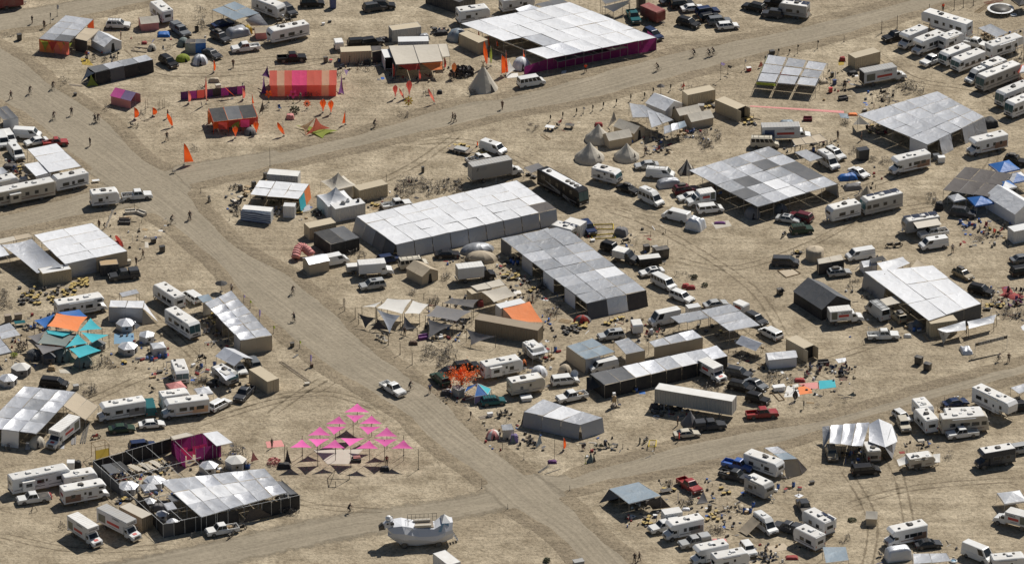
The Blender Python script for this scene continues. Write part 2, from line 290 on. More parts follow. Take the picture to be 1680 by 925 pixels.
    if kind == 'C':
        c = [(h-2.15,.5),(h-2.15,H-1.05),(h-1.75,H-1.05),(h-.95,1.38),(h-.1,1.12),(h,.85),(h,.45)]
        part('cab', cached(('cab',H), lambda: MB().prism([(x-h,z_) for x,z_ in c], 2.02, .08).mesh('cab')), sk if skin != 'cream' else 'rv_white', o, (h,0,0))
        part('windscreen', cached(('cws',H), lambda: inset(((-.97,-.9,1.38),(-.97,.9,1.38),(-1.72,.85,H-1.1),(-1.72,-.85,H-1.1)), .03,.97,.05,.95,.02).mesh('pane')), 'glass', o, (h,0,0))
        for s in (-1,1): part('cab_window', boxm(.7,.03,.5), 'glass', o, (h-1.55, s*1.005, 1.4)); part('headlight', boxm(.05,.3,.2), 'lamp_clear', o, (h-.02, s*.75, .78))
        part('overhang_window', boxm(.9,.03,.35), 'glass', o, (h-1.5, -W/2-.004, H-.75)); part('grille', boxm(.05,1.0,.3), 'plastic_black', o, (h,0,.72)); part('bumper', boxm(.15,2.0,.22), 'chrome', o, (h+.03,0,.42))
        part('mural', boxm(L*.34,.012,1.25), trim, o, (-h+L*.2, -W/2-.003, .85)); part('mural', boxm(L*.34,.012,1.25), trim, o, (-h+L*.2, W/2+.003, .85))
    if kind in ('A', 'coach', 'B'):
        a, b = (h, 1.55), (h-.25, H-.38)
        for s in (-1, 1): part('windscreen', cached(('aws',L,H,s), lambda: inset(((a[0],-1.15 if s<0 else .03,a[1]),(a[0],-.03 if s<0 else 1.15,a[1]),(b[0],-.03 if s<0 else 1.12,b[1]),(b[0],-1.12 if s<0 else .03,b[1])), 0,1,.02,.98,.015).mesh('pane')), 'glass_teal', o)
        for s in (-1, 1): part('headlight', boxm(.05,.4,.2), 'lamp_clear', o, (h, s*.85, .95)); part('mirror', boxm(.12,.2,.4), 'plastic_black', o, (h-.05, s*1.4, 1.9)); part('side_glass', boxm(.9,.02,.75), 'glass', o, (h-.9, s*(W/2+.002), 1.65))
        part('bumper', boxm(.14,2.3,.3), 'chrome' if kind == 'coach' else 'plastic_black', o, (h+.03,0,.5)); part('grille', boxm(.04,1.2,.3), 'plastic_black', o, (h,0,1.0))
    if kind != 'coach':
        part('awning_roll', cached(('roll', round(L*.5,1)), lambda: MB().cyl((-L*.25,0,0),(L*.25,0,0),.09,n=8).mesh('roll')), random.choice(['rv_white','decal_grey','rv_cream']), o, (-.3, -W/2-.1, H-.28))
        if L > 6.4:
            for y in (.55,.95): bar('ladder_rail', (-h-.1,y,1.0), (-h-.1,y,H+.05), .02, 'steel', o)
            for k in range(5): bar('ladder_rung', (-h-.1,.55,1.15+k*.38), (-h-.1,.95,1.15+k*.38), .018, 'steel', o)
    if kind in 'TF':
        for x in (-.75, .1): 
            for s in (-1, 1): wheel(o, x-.4, s*(W/2-.12), .36)
        if kind == 'T':
            for s in (-1, 1): bar('tongue', (h-.4, s*.7, .55), (h+1.2, 0, .55), .06, 'steel', o)
            part('gas_bottle', cylm(.18,.55,10), 'rv_white', o, (h+.15, 0, .6)); part('jack', cylm(.05,.6), 'steel', o, (h+.95, 0, 0)); part('front_window', boxm(.03,1.5,.5), 'glass', o, (h-.02, 0, H-1.25), (0,R(-8),0))
        else:
            for s in (-1, 1): part('leg', boxm(.14,.14,1.65), 'steel', o, (h-2.0, s*.9, 0))
    else:
        for x in ((h-.95 if kind == 'C' else h-1.7), -h+L*.24):
            for s in (-1, 1): wheel(o, x, s*(W/2-.16), .42 if kind != 'coach' else .52, .28)
    for k in range(slide):
        s = -1 if k % 2 == 0 else 1; x = x0+(x1-x0)*(.25 if k == 0 else .75)
        e = part('slide_out', boxm(2.2,.8,1.75), sk, o, (x, s*(W/2+.3), .95)); part('slide_window', boxm(1.1,.03,.65), 'glass', e, (0, s*.405, .75)); part('slide_roof', boxm(2.3,.86,.06), 'rv_roof', e, (0,0,1.752))
    if awn:
        s = 1 if awn > 0 else -1; part('awning', cached(('awn',abs(awn)), lambda: MB().poly([(-abs(awn)/2,0,0),(abs(awn)/2,0,0),(abs(awn)/2,2.2,-.35),(-abs(awn)/2,2.2,-.35)]).mesh('awning')), 'rv_cream', o, (-.4, s*W/2, H-.25), (0,0,0 if s>0 else math.pi))
    return o
def box_truck(label, loc, deg, Lb=6.0, Hb=3.4, skin='white', rental=True, side='decal_olive', attic=True, cab='white', group=None, ramp=False, logo=False, name='box_truck'):
    W = 2.4; Lc = 2.3; L = Lb+Lc; xb = -L/2; xe = xb+Lb; o = root(name, label, 'truck', loc, deg, group); zf = 1.0; sk = {'white':'container_white','grey':'container_grey'}.get(skin, skin)
    at = .9 if attic else 0
    prof = [(xb,zf),(xb,Hb),(xe+at,Hb),(xe+at,Hb-.85),(xe,Hb-1.0),(xe,zf)] if attic else [(xb,zf),(xb,Hb),(xe,Hb),(xe,zf)]
    part('cargo_box', cached(('cbox',Lb,Hb,attic), lambda: MB().prism(prof, W, .05).mesh('cargo_box')), sk, o)
    rf = part('roof', boxm(Lb+at-.12, W-.12, .03), 'rv_grey' if Lb > 6.5 else 'rv_roof', o, (xb+(Lb+at)/2, 0, Hb-.004))
    for k in range(int(Lb/.6)): part('roof_rib', boxm(.05, W-.2, .02), 'rv_grey' if Lb > 6.5 else 'rv_roof', rf, (-(Lb+at)/2+.5+k*.6, 0, .03))
    part('rear_door', boxm(.04, W-.3, Hb-zf-.25), 'door_dark' if ramp else 'rv_grey', o, (xb-.006, 0, zf+.05))
    part('chassis', boxm(L-1.0, .9, .25), 'plastic_black', o, (-.3, 0, .6))
    xc = xe
    part('cab', cached(('tcab',Lb), lambda: MB().prism([(xc-.02,.5),(xc-.02,2.25),(xc+.55,2.25),(xc+1.15,1.45),(xc+2.15,1.25),(xc+2.3,.95),(xc+2.3,.5)], 2.05, .08).mesh('cab')), 'paint_'+cab, o)
    part('windscreen', cached(('tws',Lb), lambda: inset(((xc+1.15,-.92,1.47),(xc+1.15,.92,1.47),(xc+.57,.88,2.22),(xc+.57,-.88,2.22)), .03,.97,.06,.94,.02).mesh('pane')), 'glass', o)
    for s in (-1, 1):
        part('cab_window', boxm(.62,.03,.5), 'glass', o, (xc+.45, s*1.02, 1.5)); part('headlight', boxm(.06,.32,.22), 'lamp_clear', o, (xc+2.28, s*.8, .85)); part('mirror', boxm(.1,.2,.4), 'plastic_black', o, (xc+.9, s*1.3, 1.6))
        for x in (xc+1.35, xb+Lb*.28): wheel(o, x, s*(1.0), .44, .3)
        if rental:
            f = -90 if s < 0 else 90; yy = s*(W/2+.004)
            part('mural', boxm(Lb*.26,.012,1.45), side, o, (xb+Lb*.2, yy, zf+.4)); part('red_band', boxm(Lb*.46,.014,.5), 'decal_red', o, (xb+Lb*.62, yy, zf+.75))
            lettering('U-HAUL', o, (xb+Lb*.72, s*(W/2+.02), Hb-.42), f, .5); part('fine_print', boxm(Lb*.3,.012,.1), 'decal_grey', o, (xb+Lb*.6, yy, zf+.35))
        if logo and s < 0:
            for k in range(2): part('logo_slash', boxm(.09,.014,.75), 'ink', o, (xb+.85+.22*k, -W/2-.006, Hb-1.15), (0,R(18),0))
            for k in range(3): part('logo_line', boxm(1.5-.25*(k==2),.014,.1), 'decal_grey', o, (xb+2.25, -W/2-.006, Hb-.65-.22*k))
    if rental and attic: lettering('U-HAUL', o, (xe+at+.012, 0, Hb-.45), 0, .5); part('bonnet_badge', boxm(.55,.8,.012), 'decal_red', o, (xc+1.65, 0, 1.375), (0,R(11),0))
    part('grille', boxm(.05,1.1,.42), 'plastic_black', o, (xc+2.3, 0, .72)); part('bumper', boxm(.18,2.1,.25), 'chrome', o, (xc+2.33, 0, .42)); part('rear_bumper', boxm(.2,2.2,.15), 'steel', o, (xb-.1, 0, .6))
    if ramp: part('ramp', boxm(2.8,.9,.06), 'steel', o, (xb-1.35, 0, .5), (0,R(20),0))
    return o
def container(label, loc, deg, L=6.06, W=2.44, H=2.59, mat='container_tan', roofmat=None, open_end=0, name='shipping_container', cat='container', group=None, z0=0.0, door=True, mural=None):
    o = root(name, label, cat, loc, deg, group)
    def corr(n, length, axis, s):
        b = MB(); vs = []
        for i in range(n*4+1):
            t = -length/2+length*i/(n*4); d = [0, .07, .07, 0][i % 4]*-s
            for zz in (z0+.12, z0+H-.08): vs.append((t, s*W/2+d, zz) if axis == 'x' else (s*L/2+d, t, zz))
        return b.add(vs, [(2*i, 2*i+2, 2*i+3, 2*i+1) for i in range(n*4)]).mesh('corrugated')
    for s in (-1, 1):
        part('side_wall', cached(('cs',L,W,H,z0,s), lambda: corr(int(L/.48), L, 'x', s)), mat, o)
        if s == open_end: part('opening', boxm(.03, W-.2, H-.25), 'door_dark', o, (s*(L/2-.25), 0, z0+.12))
        elif s == -1 or not door: part('end_wall', cached(('ce',L,W,H,z0,s), lambda: corr(int(W/.48), W, 'y', s)), mat, o)
        if s == 1 and door:
            for q in (-1, 1):
                d = part('door', boxm(.05, W/2-.06, H-.22), mat, o, (L/2, q*(W/4), z0+.12)) if open_end != 1 else part('door', boxm(W/2-.06, .05, H-.22), mat, o, (L/2+W/4-.05, q*(W/2+.02), z0+.12))
                if open_end != 1: bar('lock_rod', (.04, 0, .05), (.04, 0, H-.3), .025, 'steel', d)
    part('roof', cached(('cr',L,W,H,z0), lambda: MB().box(-L/2+.03, L/2-.03, -W/2+.03, W/2-.03, z0+H-.09, z0+H).mesh('roof')), roofmat or mat, o)
    def frame():
        b = MB()
        for sx in (-1, 1):
            for sy in (-1, 1):
                cx, cy = sx*(L/2-.04), sy*(W/2-.04); b.box(cx-.07, cx+.07, cy-.07, cy+.07, z0, z0+H+.012)
        for sy in (-1, 1):
            cy = sy*(W/2-.03); b.box(-L/2+.04, L/2-.04, cy-.05, cy+.05, z0+.01, z0+.14); b.box(-L/2+.04, L/2-.04, cy-.05, cy+.05, z0+H-.11, z0+H+.006)
        for sx in (-1, 1): cx = sx*(L/2-.03); b.box(cx-.05, cx+.05, -W/2+.04, W/2-.04, z0+.012, z0+.13); b.box(cx-.05, cx+.05, -W/2+.04, W/2-.04, z0+H-.12, z0+H+.004)
        return b.mesh('frame')
    part('frame', cached(('cf',L,W,H,z0), frame), mat, o)
    if z0 > .5:   # a road trailer
        for x in (-L/2+1.2, -L/2+2.5):
            for s in (-1, 1): wheel(o, x, s*(W/2-.2), .5, .35)
        for s in (-1, 1): part('landing_leg', boxm(.15,.15,z0+.1), 'steel', o, (L/2-2.5, s*.8, 0))
    return o
def cargo_trailer(label, loc, deg, L=3.6, W=2.0, H=2.3, skin='paint_white', band=None, group=None):
    o = root('cargo_trailer', label, 'trailer', loc, deg, group); h = L/2
    part('body', cached(('ct',L,W,H), lambda: MB().prism([(-h,.5),(-h,H),(h-.15,H),(h,H-.2),(h,.5)], W, .06).mesh('box')), skin, o); part('roof', boxm(L-.3, W-.16, .025), 'rv_roof' if skin != 'container_red' else 'container_red', o, (-.05,0,H-.005))
    for s in (-1, 1):
        wheel(o, -.1, s*(W/2+.02), .34, .2); part('mudguard', boxm(.95,.22,.08), 'plastic_black', o, (-.1, s*(W/2+.06), .74)); bar('tongue', (h-.1, s*.5, .5), (h+1.1, 0, .5), .05, 'steel', o)
        if band: part('band', boxm(L*.6,.014,.4), band, o, (0, s*(W/2+.004), 1.2)); lettering('U-HAUL', o, (0, s*(W/2+.02), H-.4), 90*s, .35)
    part('door', boxm(.04, W-.3, H-.8), skin, o, (-h-.01, 0, .6)); part('jack', cylm(.05,.5), 'steel', o, (h+.8, 0, 0)); return o
def V(kind, t, x, y, deg, paint, label, extra='', **kw):
    u, v = ZP(t, x, y)
    if kind in CARS:
        H = CARS[kind][2]; nm, cat = {'pickup':('pickup_truck','truck'),'smallpick':('pickup_truck','truck'),'van':('cargo_van','van'),'pvan':('passenger_van','van'),'sprinter':('tall_van','van'),'hightop':('camper_van','van'),'minivan':('minivan','minivan'),'jeep':('off_roader','car')}.get(kind, ('parked_car','car'))
        p = P(u, v, H*.48); p.z = 0
        return car(kind, paint, nm, label, cat, p, deg, extra, **kw)
    if kind in ('A','C','T','F','coach','B'):
        H = kw.get('H') or {'A':3.4,'C':3.25,'T':3.1,'F':3.7,'coach':3.75,'B':2.9}[kind]; p = P(u, v, H*.5); p.z = 0
        return rv(kind, label, p, deg, skin=paint, **kw)
    if kind == 'truck': p = P(u, v, kw.get('Hb',3.4)*.5); p.z = 0; return box_truck(label, p, deg, skin=paint, **kw)
    if kind == 'cont': p = P(u, v, (kw.get('H',2.59)+kw.get('z0',0))*.5); p.z = 0; return container(label, p, deg, mat=paint, **kw)
    if kind == 'ct': p = P(u, v, kw.get('H',2.3)*.5); p.z = 0; return cargo_trailer(label, p, deg, skin=paint, **kw)
# ------------------------------------------------------------------ shade structures, tents, sails
def lerp(a, b, t): return a+(b-a)*t
def bil(q, s, t): return lerp(lerp(q[0], q[1], s), lerp(q[3], q[2], s), t)
def sheet(q, sag=.12, n=5, wr=.035, seed=0, concave=0.0, freq=.9):
    """cloth stretched over four corners: sag in the middle, small wrinkles"""
    b = MB(); vs = []; c = (q[0]+q[1]+q[2]+q[3])/4
    nm = (q[1]-q[0]).cross(q[3]-q[0]); nm = nm.normalized() if nm.length > 1e-6 else Vector((0,0,1))
    if nm.z < 0: nm = -nm
    for j in range(n+1):
        for i in range(n+1):
            s, t = i/n, j/n; p = bil(q, s, t); e = 16*s*(1-s)*t*(1-t)
            if concave:
                ex = 4*s*(1-s)*(abs(t-.5)*2)**2; ey = 4*t*(1-t)*(abs(s-.5)*2)**2; p = lerp(p, c, concave*max(ex, ey)*.5)
            p = p-Vector((0,0,1))*sag*e+nm*(noise.noise(p*freq+Vector((seed,0,0)))*wr*(0.35+e))
            vs.append(p)
    m = n+1
    return b.add(vs, [(j*m+i, j*m+i+1, (j+1)*m+i+1, (j+1)*m+i) for j in range(n) for i in range(n)])
SEED = [0]
def cloth(name, q, mat, parent, sag=.12, n=5, wr=.035, concave=0.0, origin=None):
    SEED[0] += 3.7
    og = origin if origin is not None else Vector((0,0,0))
    q = [Vector(p)-og for p in q]
    return part(name, sheet(q, sag, n, wr, SEED[0], concave).mesh(name, True), mat, parent)
def S(t, corners, h, nu, nv, pat, label, walls={}, name='shade_structure', cat='shade structure', gap=.05, sag=.10, wr=.05, poles=True, polemat='pole_steel', inner=True, group=None, n=6):
    """corners on the photo: back-left, back-right, front-right, front-left of the flat roof at height h"""
    hs = h if isinstance(h, (list, tuple)) else [h]*4
    q = [G(t, *c, z) for c, z in zip(corners, hs)]; og = sum(q, Vector())/4; og.z = 0
    o = root(name, label, cat, og, 0, group); q = [p-og for p in q]
    du = (q[1]-q[0]).length/nu; dv = (q[3]-q[0]).length/nv
    for j in range(nv):
        for i in range(nu):
            ch = pat[(j*nu+i) % len(pat)]
            if ch == '.': continue
            a, b = gap/du, gap/dv; dz = random.uniform(-.05,.05)
            s0, s1, t0, t1 = (i+a)/nu, (i+1-a)/nu, (j+b)/nv, (j+1-b)/nv
            pq = [bil(q,s0,t0), bil(q,s1,t0), bil(q,s1,t1), bil(q,s0,t1)]
            for p in pq: p.z += .05+random.uniform(-.05,.06)+dz*.5; p.x += random.uniform(-.07,.07); p.y += random.uniform(-.07,.07)
            cloth('roof_panel', pq, ch, o, sag*random.uniform(*((.8,2.0) if ch in 'sa' else (.25,1.1))), n, wr*(1.3 if ch in 'sw' else .9))
    if poles:
        r = .04
        for i in range(nu+1): bar('rail', bil(q,i/nu,0), bil(q,i/nu,1), r, polemat, o)
        for j in range(nv+1): bar('rail', bil(q,0,j/nv)+Vector((0,0,-.03)), bil(q,1,j/nv)+Vector((0,0,-.03)), r, polemat, o)
        for j in range(nv+1):
            for i in range(nu+1):
                if not inner and 0 < i < nu and 0 < j < nv: continue
                p = bil(q, i/nu, j/nv); bar('pole', (p.x, p.y, 0), p, r, polemat, o)
    c = sum(q, Vector())/4
    for e, spec in walls.items():
        ch, out = spec[0], spec[1]; lo = spec[2] if len(spec) > 2 else 0.0
        a, b, k = {'B': (q[0], q[1], nu), 'R': (q[1], q[2], nv), 'F': (q[3], q[2], nu), 'L': (q[0], q[3], nv)}[e]
        nr = (b-a).cross(Vector((0,0,1))); nr.z = 0; nr.normalize()
        if nr.dot((a+b)/2-c) < 0: nr = -nr
        for i in range(k):
            m = ch[i % len(ch)]
            if m == '.': continue
            p0, p1 = lerp(a, b, i/k+.002), lerp(a, b, (i+1)/k-.002); off = nr*(out+.05); top = nr*.05
            g0, g1 = Vector((p0.x, p0.y, lo))+off, Vector((p1.x, p1.y, lo))+off
            p0, p1 = p0+top, p1+top; p0.z -= .02; p1.z -= .02
            cloth('side_panel', [p0, p1, g1, g0], m, o, .0, 4, .07)
    return o
def gable(t, x, y, deg, L, W, hw, hr, roof, wall, label, name='wall_tent', cat='tent', door='F', open_front=False, group=None, stripes=None, over=.15, wr=.03):
    u, v = ZP(t, x, y); p = P(u, v, hr*.5); p.z = 0; o = root(name, label, cat, p, deg, group); a, b = L/2, W/2
    for s in (-1, 1):
        n = len(stripes) if stripes else max(1, round(L/3)); 
        for k in range(n):
            x0, x1 = -a-over+(L+2*over)*k/n, -a-over+(L+2*over)*(k+1)/n; zz = hw-(hr-hw)*over/b
            cloth('roof_panel', [Vector((x0+.01,0,hr)), Vector((x1-.01,0,hr)), Vector((x1-.01,s*(b+over),zz)), Vector((x0+.01,s*(b+over),zz))], stripes[k] if stripes else roof[k % len(roof)], o, .05, 4, wr)
            if wall != '.' and not (open_front and s < 0 and 0):
                cloth('wall_panel', [Vector((-a+L*k/n,s*b,hw-.05)), Vector((-a+L*(k+1)/n,s*b,hw-.05)), Vector((-a+L*(k+1)/n,s*(b+.04),0)), Vector((-a+L*k/n,s*(b+.04),0))], stripes[k] if stripes else wall, o, 0, 3, .03)
        if wall != '.' and not (open_front and s > 0): part('end_wall', MB().poly([(s*a,-b,0),(s*a,b,0),(s*a,b,hw-.03),(s*a,0,hr-.03),(s*a,-b,hw-.03)]).mesh('end'), wall, o)
    if wall != '.' and not open_front: part('door', MB().poly([(a+.015,-.5,0),(a+.015,.5,0),(a+.015,.25,min(hw+.1,1.9)),(a+.015,-.25,min(hw+.1,1.9))]).mesh('door'), 'door_dark', o)
    for sx in (-1, 1):
        bar('pole', (sx*(a-.05),0,0), (sx*(a-.05),0,hr-.06), .035, 'pole_steel', o)
        for sy in (-1, 1): bar('pole', (sx*(a-.06),sy*(b-.05),0), (sx*(a-.06),sy*(b-.05),hw-.06), .035, 'pole_steel', o)
    bar('ridge_pole', (-a,0,hr-.08), (a,0,hr-.08), .035, 'pole_steel', o); return o
def bell(t, x, y, r, h, label, mat='c', wall=.6, stripes=None, group=None, tipi=False, z=.5):
    u, v = ZP(t, x, y); p = P(u, v, h*z); p.z = 0; o = root('tipi' if tipi else 'bell_tent', label, 'tent', p, random.uniform(0,40), group); n = 12
    for k in range(n):
        a0, a1 = 2*math.pi*k/n, 2*math.pi*(k+1)/n; b = MB(); prof = [(r*1.02,0),(r,wall),(r*.6,wall+(h-wall)*.33),(r*.27,wall+(h-wall)*.67),(.06,h)] if not tipi else [(r,0),(r*.66,h*.3),(r*.33,h*.62),(.12,h*.9)]
        vs = []
        for rr, zz in prof:
            for a in (a0, (a0+a1)/2, a1): q = rr*(.975 if a not in (a0, a1) else 1); vs.append((q*math.cos(a), q*math.sin(a), zz))
        m = len(prof); b.add(vs, [(3*i+j, 3*i+j+1, 3*i+4+j, 3*i+3+j) for i in range(m-1) for j in range(2)])
        part('gore', b.mesh('gore', True), (stripes[k % len(stripes)] if stripes else mat), o)
    part('door', MB().poly([(r*.99+.03,-.5,.02),(r*.99+.03,.5,.02),(r*.72+.05,.05,1.7),(r*.72+.05,-.05,1.7)]).mesh('door'), 'door_dark', o, rot=(0,0,R(-75+180/n)))
    if tipi:
        for k in range(7): a = k*.9; bar('pole', (r*.15*math.cos(a), r*.15*math.sin(a), h*.85), (-.45*math.cos(a), -.45*math.sin(a), h*1.1), .04, 'wood', o)
    else:
        bar('pole', (0,0,0), (0,0,h+.08), .04, 'wood', o)
        for k in range(6): a = k*math.pi/3+.2; bar('guy_rope', (r*math.cos(a), r*math.sin(a), wall), ((r+1.1)*math.cos(a), (r+1.1)*math.sin(a), 0), .012, 'cloth_pale', o, 4)
    return o
def dome(t, x, y, r, h, label, mat='g', sx=1.0, sy=1.0, deg=0, mat2=None, name='dome_tent', cat='tent', group=None, n=10):
    u, v = ZP(t, x, y); p = P(u, v, h*.5); p.z = 0; o = root(name, label, cat, p, deg, group); prof = [(1.0,0),(.97,.25),(.86,.52),(.66,.76),(.38,.93),(.0,1.0)]
    for k in range(n):
        a0, a1 = 2*math.pi*k/n, 2*math.pi*(k+1)/n; vs = []
        for rr, zz in prof:
            for a in (a0, (a0+a1)/2, a1): q = rr*r*(.955 if a not in (a0, a1) else 1); vs.append((q*sx*math.cos(a), q*sy*math.sin(a), zz*h))
        part('fly_panel', MB().add(vs, [(3*i+j, 3*i+j+1, 3*i+4+j, 3*i+3+j) for i in range(5) for j in range(2)]).mesh('fly', True), (mat2 if mat2 and k % 3 == 0 else mat), o)
    part('door', MB().poly([(r*sx*.985+.03,-.35,.03),(r*sx*.985+.03,.35,.03),(r*sx*.82+.03,.12,h*.6),(r*sx*.82+.03,-.12,h*.6)]).mesh('door'), 'door_dark', o, rot=(0,0,R(-80))); return o
def hexayurt(t, x, y, label, r=1.7, hw=1.25, hr=2.1, mat='foil', roof=None, deg=10, group=None):
    u, v = ZP(t, x, y); p = P(u, v, hr*.5); p.z = 0; o = root('hexagonal_hut', label, 'hut', p, deg, group)
    for k in range(6):
        a0, a1 = k*math.pi/3, (k+1)*math.pi/3; c0, c1 = (r*math.cos(a0), r*math.sin(a0)), (r*math.cos(a1), r*math.sin(a1))
        part('wall_panel', MB().poly([(*c0,0),(*c1,0),(*c1,hw),(*c0,hw)]).mesh('wall'), mat, o); part('roof_panel', MB().poly([(c0[0]*1.04,c0[1]*1.04,hw-.02),(c1[0]*1.04,c1[1]*1.04,hw-.02),(0,0,hr)]).mesh('roof'), roof or mat, o)
    m = math.cos(math.pi/6)*r+.012; part('window', MB().poly([(m,-.25,.6),(m,.25,.6),(m,.25,1.0),(m,-.25,1.0)]).mesh('hole'), 'door_dark', o, rot=(0,0,R(-90))); part('door', MB().poly([(m,-.35,0),(m,.35,0),(m,.35,1.15),(m,-.35,1.15)]).mesh('door'), 'door_dark', o, rot=(0,0,R(-30))); return o
def popup(t, x, y, label, w=3.0, h=2.2, hr=3.1, mat='w', deg=25, peak=False, walls='', group=None, mats=None):
    u, v = ZP(t, x, y); p = P(u, v, hr*.6); p.z = 0; o = root('canopy_tent' if not peak else 'peaked_marquee', label, 'tent', p, deg, group); a = w/2
    cs = [(-a,-a),(a,-a),(a,a),(-a,a)]
    for k in range(4):
        c0, c1 = cs[k], cs[(k+1) % 4]; vs = []; m = 6
        for i in range(m+1):
            s = i/m; f = (1-s)**1.9 if peak else (1-s)
            zz = hr-(hr-h)*(1-f); rr = s if not peak else s
            for j in range(5): tt = j/4; px, py = lerp(Vector(c0), Vector(c1), tt); sg = .05*math.sin(math.pi*tt)*s; vs.append((px*rr*(1-sg), py*rr*(1-sg), zz))
        part('canopy_panel', MB().add(vs, [(5*i+j, 5*i+j+1, 5*i+6+j, 5*i+5+j) for i in range(m) for j in range(4)]).mesh('canopy', True), (mats or mat)[k % len(mats or mat)], o)
        if not peak: part('valance', MB().poly([(*c0,h),(*c1,h),(*c1,h-.28),(*c0,h-.28)]).mesh('valance'), (mats or mat)[k % len(mats or mat)], o)
        if str(k) in walls: cloth('wall_panel', [Vector((*c0,h)), Vector((*c1,h)), Vector((*c1,0)), Vector((*c0,0))], mat[0], o, 0, 4, .05)
        bar('leg', (*c0,0), (*c0,h), .035, 'pole_white', o)
    if peak: bar('centre_pole', (0,0,0), (0,0,hr+.15), .04, 'pole_white', o)
    return o
def sail(t, pts, hs, mat, label, concave=.22, name='shade_sail', group=None, poles=True, cat='sail', n=8, sag=.15, polemat='pole_dark', pn=None):
    """three or four corners on the photo with their heights above the ground"""
    q = [G(t, *p, h) for p, h in zip(pts, hs)]; og = sum(q, Vector())/len(q); og.z = 0; o = root(name, label, cat, og, 0, group); q = [p-og for p in q]
    if len(q) == 4: part('membrane', sheet(q, sag, n, .03, len(label), concave).mesh('membrane', True), mat, o)
    else:
        c = sum(q, Vector())/3; vs = []; idx = {}; fs = []
        for i in range(n+1):
            for j in range(n+1-i):
                b = [i/n, j/n, 1-(i+j)/n]; p = q[0]*b[0]+q[1]*b[1]+q[2]*b[2]; k = 0
                for e in range(3): x, y, z = b[e], b[(e+1) % 3], b[(e+2) % 3]; k = max(k, 4*y*z*(1-x)**3/max((y+z)**2, 1e-4)*(1-x))
                p = lerp(p, c, concave*k); p.z -= sag*27*b[0]*b[1]*b[2]; idx[i,j] = len(vs); vs.append(p)
        for i in range(n):
            for j in range(n-i):
                fs.append((idx[i,j], idx[i+1,j], idx[i,j+1]))
                if j < n-i-1: fs.append((idx[i+1,j], idx[i+1,j+1], idx[i,j+1]))
        part('membrane', MB().add(vs, fs).mesh('membrane', True), mat, o)
    if poles:
        for i, p in enumerate(q):
            if pn is None or i in pn:
                if p.z > .4: bar('pole', (p.x, p.y, 0), p+Vector((0,0,.12)), .05, polemat, o)
    return o
# ------------------------------------------------------------------ people and bicycles
def person_mesh(pose):
    J = {}; E = []
    def j(n, x, y, z, r, sl, par=None):
        J[n] = (len(J), (x,y,z), r, sl)
        if par: E.append((J[par][0], J[n][0]))
    if pose == 'ride': hz, lean, kn = .95, .28, [(.33,.85,.10,.45),(.22,.62,.02,.2)]
    elif pose == 'walk': hz, lean = .95, .03
    else: hz, lean = .95, .0
    j('pelvis', 0,0,hz,.15,2); j('waist', lean*.35,0,hz+.18,.135,1,'pelvis'); j('chest', lean*.8,0,hz+.38,.16,1,'waist'); j('neck', lean*1.1,0,hz+.56,.06,0,'chest'); j('jaw', lean*1.15+.025,0,hz+.63,.085,0,'neck'); j('head', lean*1.15,0,hz+.72,.105,0,'jaw'); j('crown', lean*1.12-.015,0,hz+.81,.075,3,'head'); j('nose', lean*1.15+.115,0,hz+.69,.018,0,'head')
    for s, n in ((1,'l'),(-1,'r')):
        j('sh'+n, lean*1.0, s*.19, hz+.5, .07, 1, 'chest')
        if pose == 'ride': el, wr = (lean+.18, s*.25, hz+.27), (lean+.38, s*.24, hz+.14)
        elif pose == 'walk': el, wr = (lean+.08*s-.03, s*.25, hz+.24), (lean+.2*s+.03, s*.25, hz+.03)
        else: el, wr = (lean-.02, s*.25, hz+.23), (lean+.06, s*.27, hz-.0)
        j('el'+n, *el, .047, 0, 'sh'+n); j('wr'+n, *wr, .03, 0, 'el'+n); d = (Vector(wr)-Vector(el)).normalized(); pm = Vector(wr)+d*.07; j('palm'+n, *pm, .034, 0, 'wr'+n)
        for k in range(4): f = pm+d*(.06+.02*(1-abs(k-1.3)/2))+Vector((.03*(k-1.5),0,0)); j('f%d'%k+n, *f, .01, 0, 'palm'+n)
        th = Vector(wr)+d*.05+Vector((.055,-s*.02,0)); j('th'+n, *th, .012, 0, 'wr'+n)
        if pose == 'ride': kx = [(.36,hz-.22,.20,.42),(.30,hz-.42,.02,.16)][0 if s > 0 else 1]; kn, an = (kx[0], s*.13, kx[1]), (kx[2], s*.12, kx[3])
        elif pose == 'walk': kn, an = (.1*s+.05, s*.1, .5), (.22*s-.02, s*.1, .09)
        else: kn, an = (.02, s*.11, .5), (0, s*.12, .08)
        j('hip'+n, 0, s*.09, hz-.06, .1, 2, 'pelvis'); j('kn'+n, *kn, .068, 2, 'hip'+n); j('an'+n, *an, .045, 0, 'kn'+n); j('toe'+n, an[0]+.17, an[1]+s*.02, an[2]-.05, .04, 3, 'an'+n)
    m = bpy.data.meshes.new('skeleton'); names = list(J); m.from_pydata([J[n][1] for n in names], E, [])
    o = bpy.data.objects.new('t', m); COL.objects.link(o); md = o.modifiers.new('s', 'SKIN')
    for i, n in enumerate(names): d = m.skin_vertices[0].data[i]; d.radius = (J[n][2], J[n][2]); d.use_root = (n == 'pelvis')
    o.modifiers.new('u', 'SUBSURF').levels = 1; dg = bpy.context.evaluated_depsgraph_get(); dg.update()
    r = bpy.data.meshes.new_from_object(o.evaluated_get(dg)); bpy.data.objects.remove(o); r.materials.clear()
    for _ in range(4): r.materials.append(None)
    pts = [(Vector(J[n][1]), J[n][3]) for n in names]
    for p in r.polygons:
        p.use_smooth = True; p.material_index = min(pts, key=lambda q: (q[0]-p.center).length)[1]
    return r
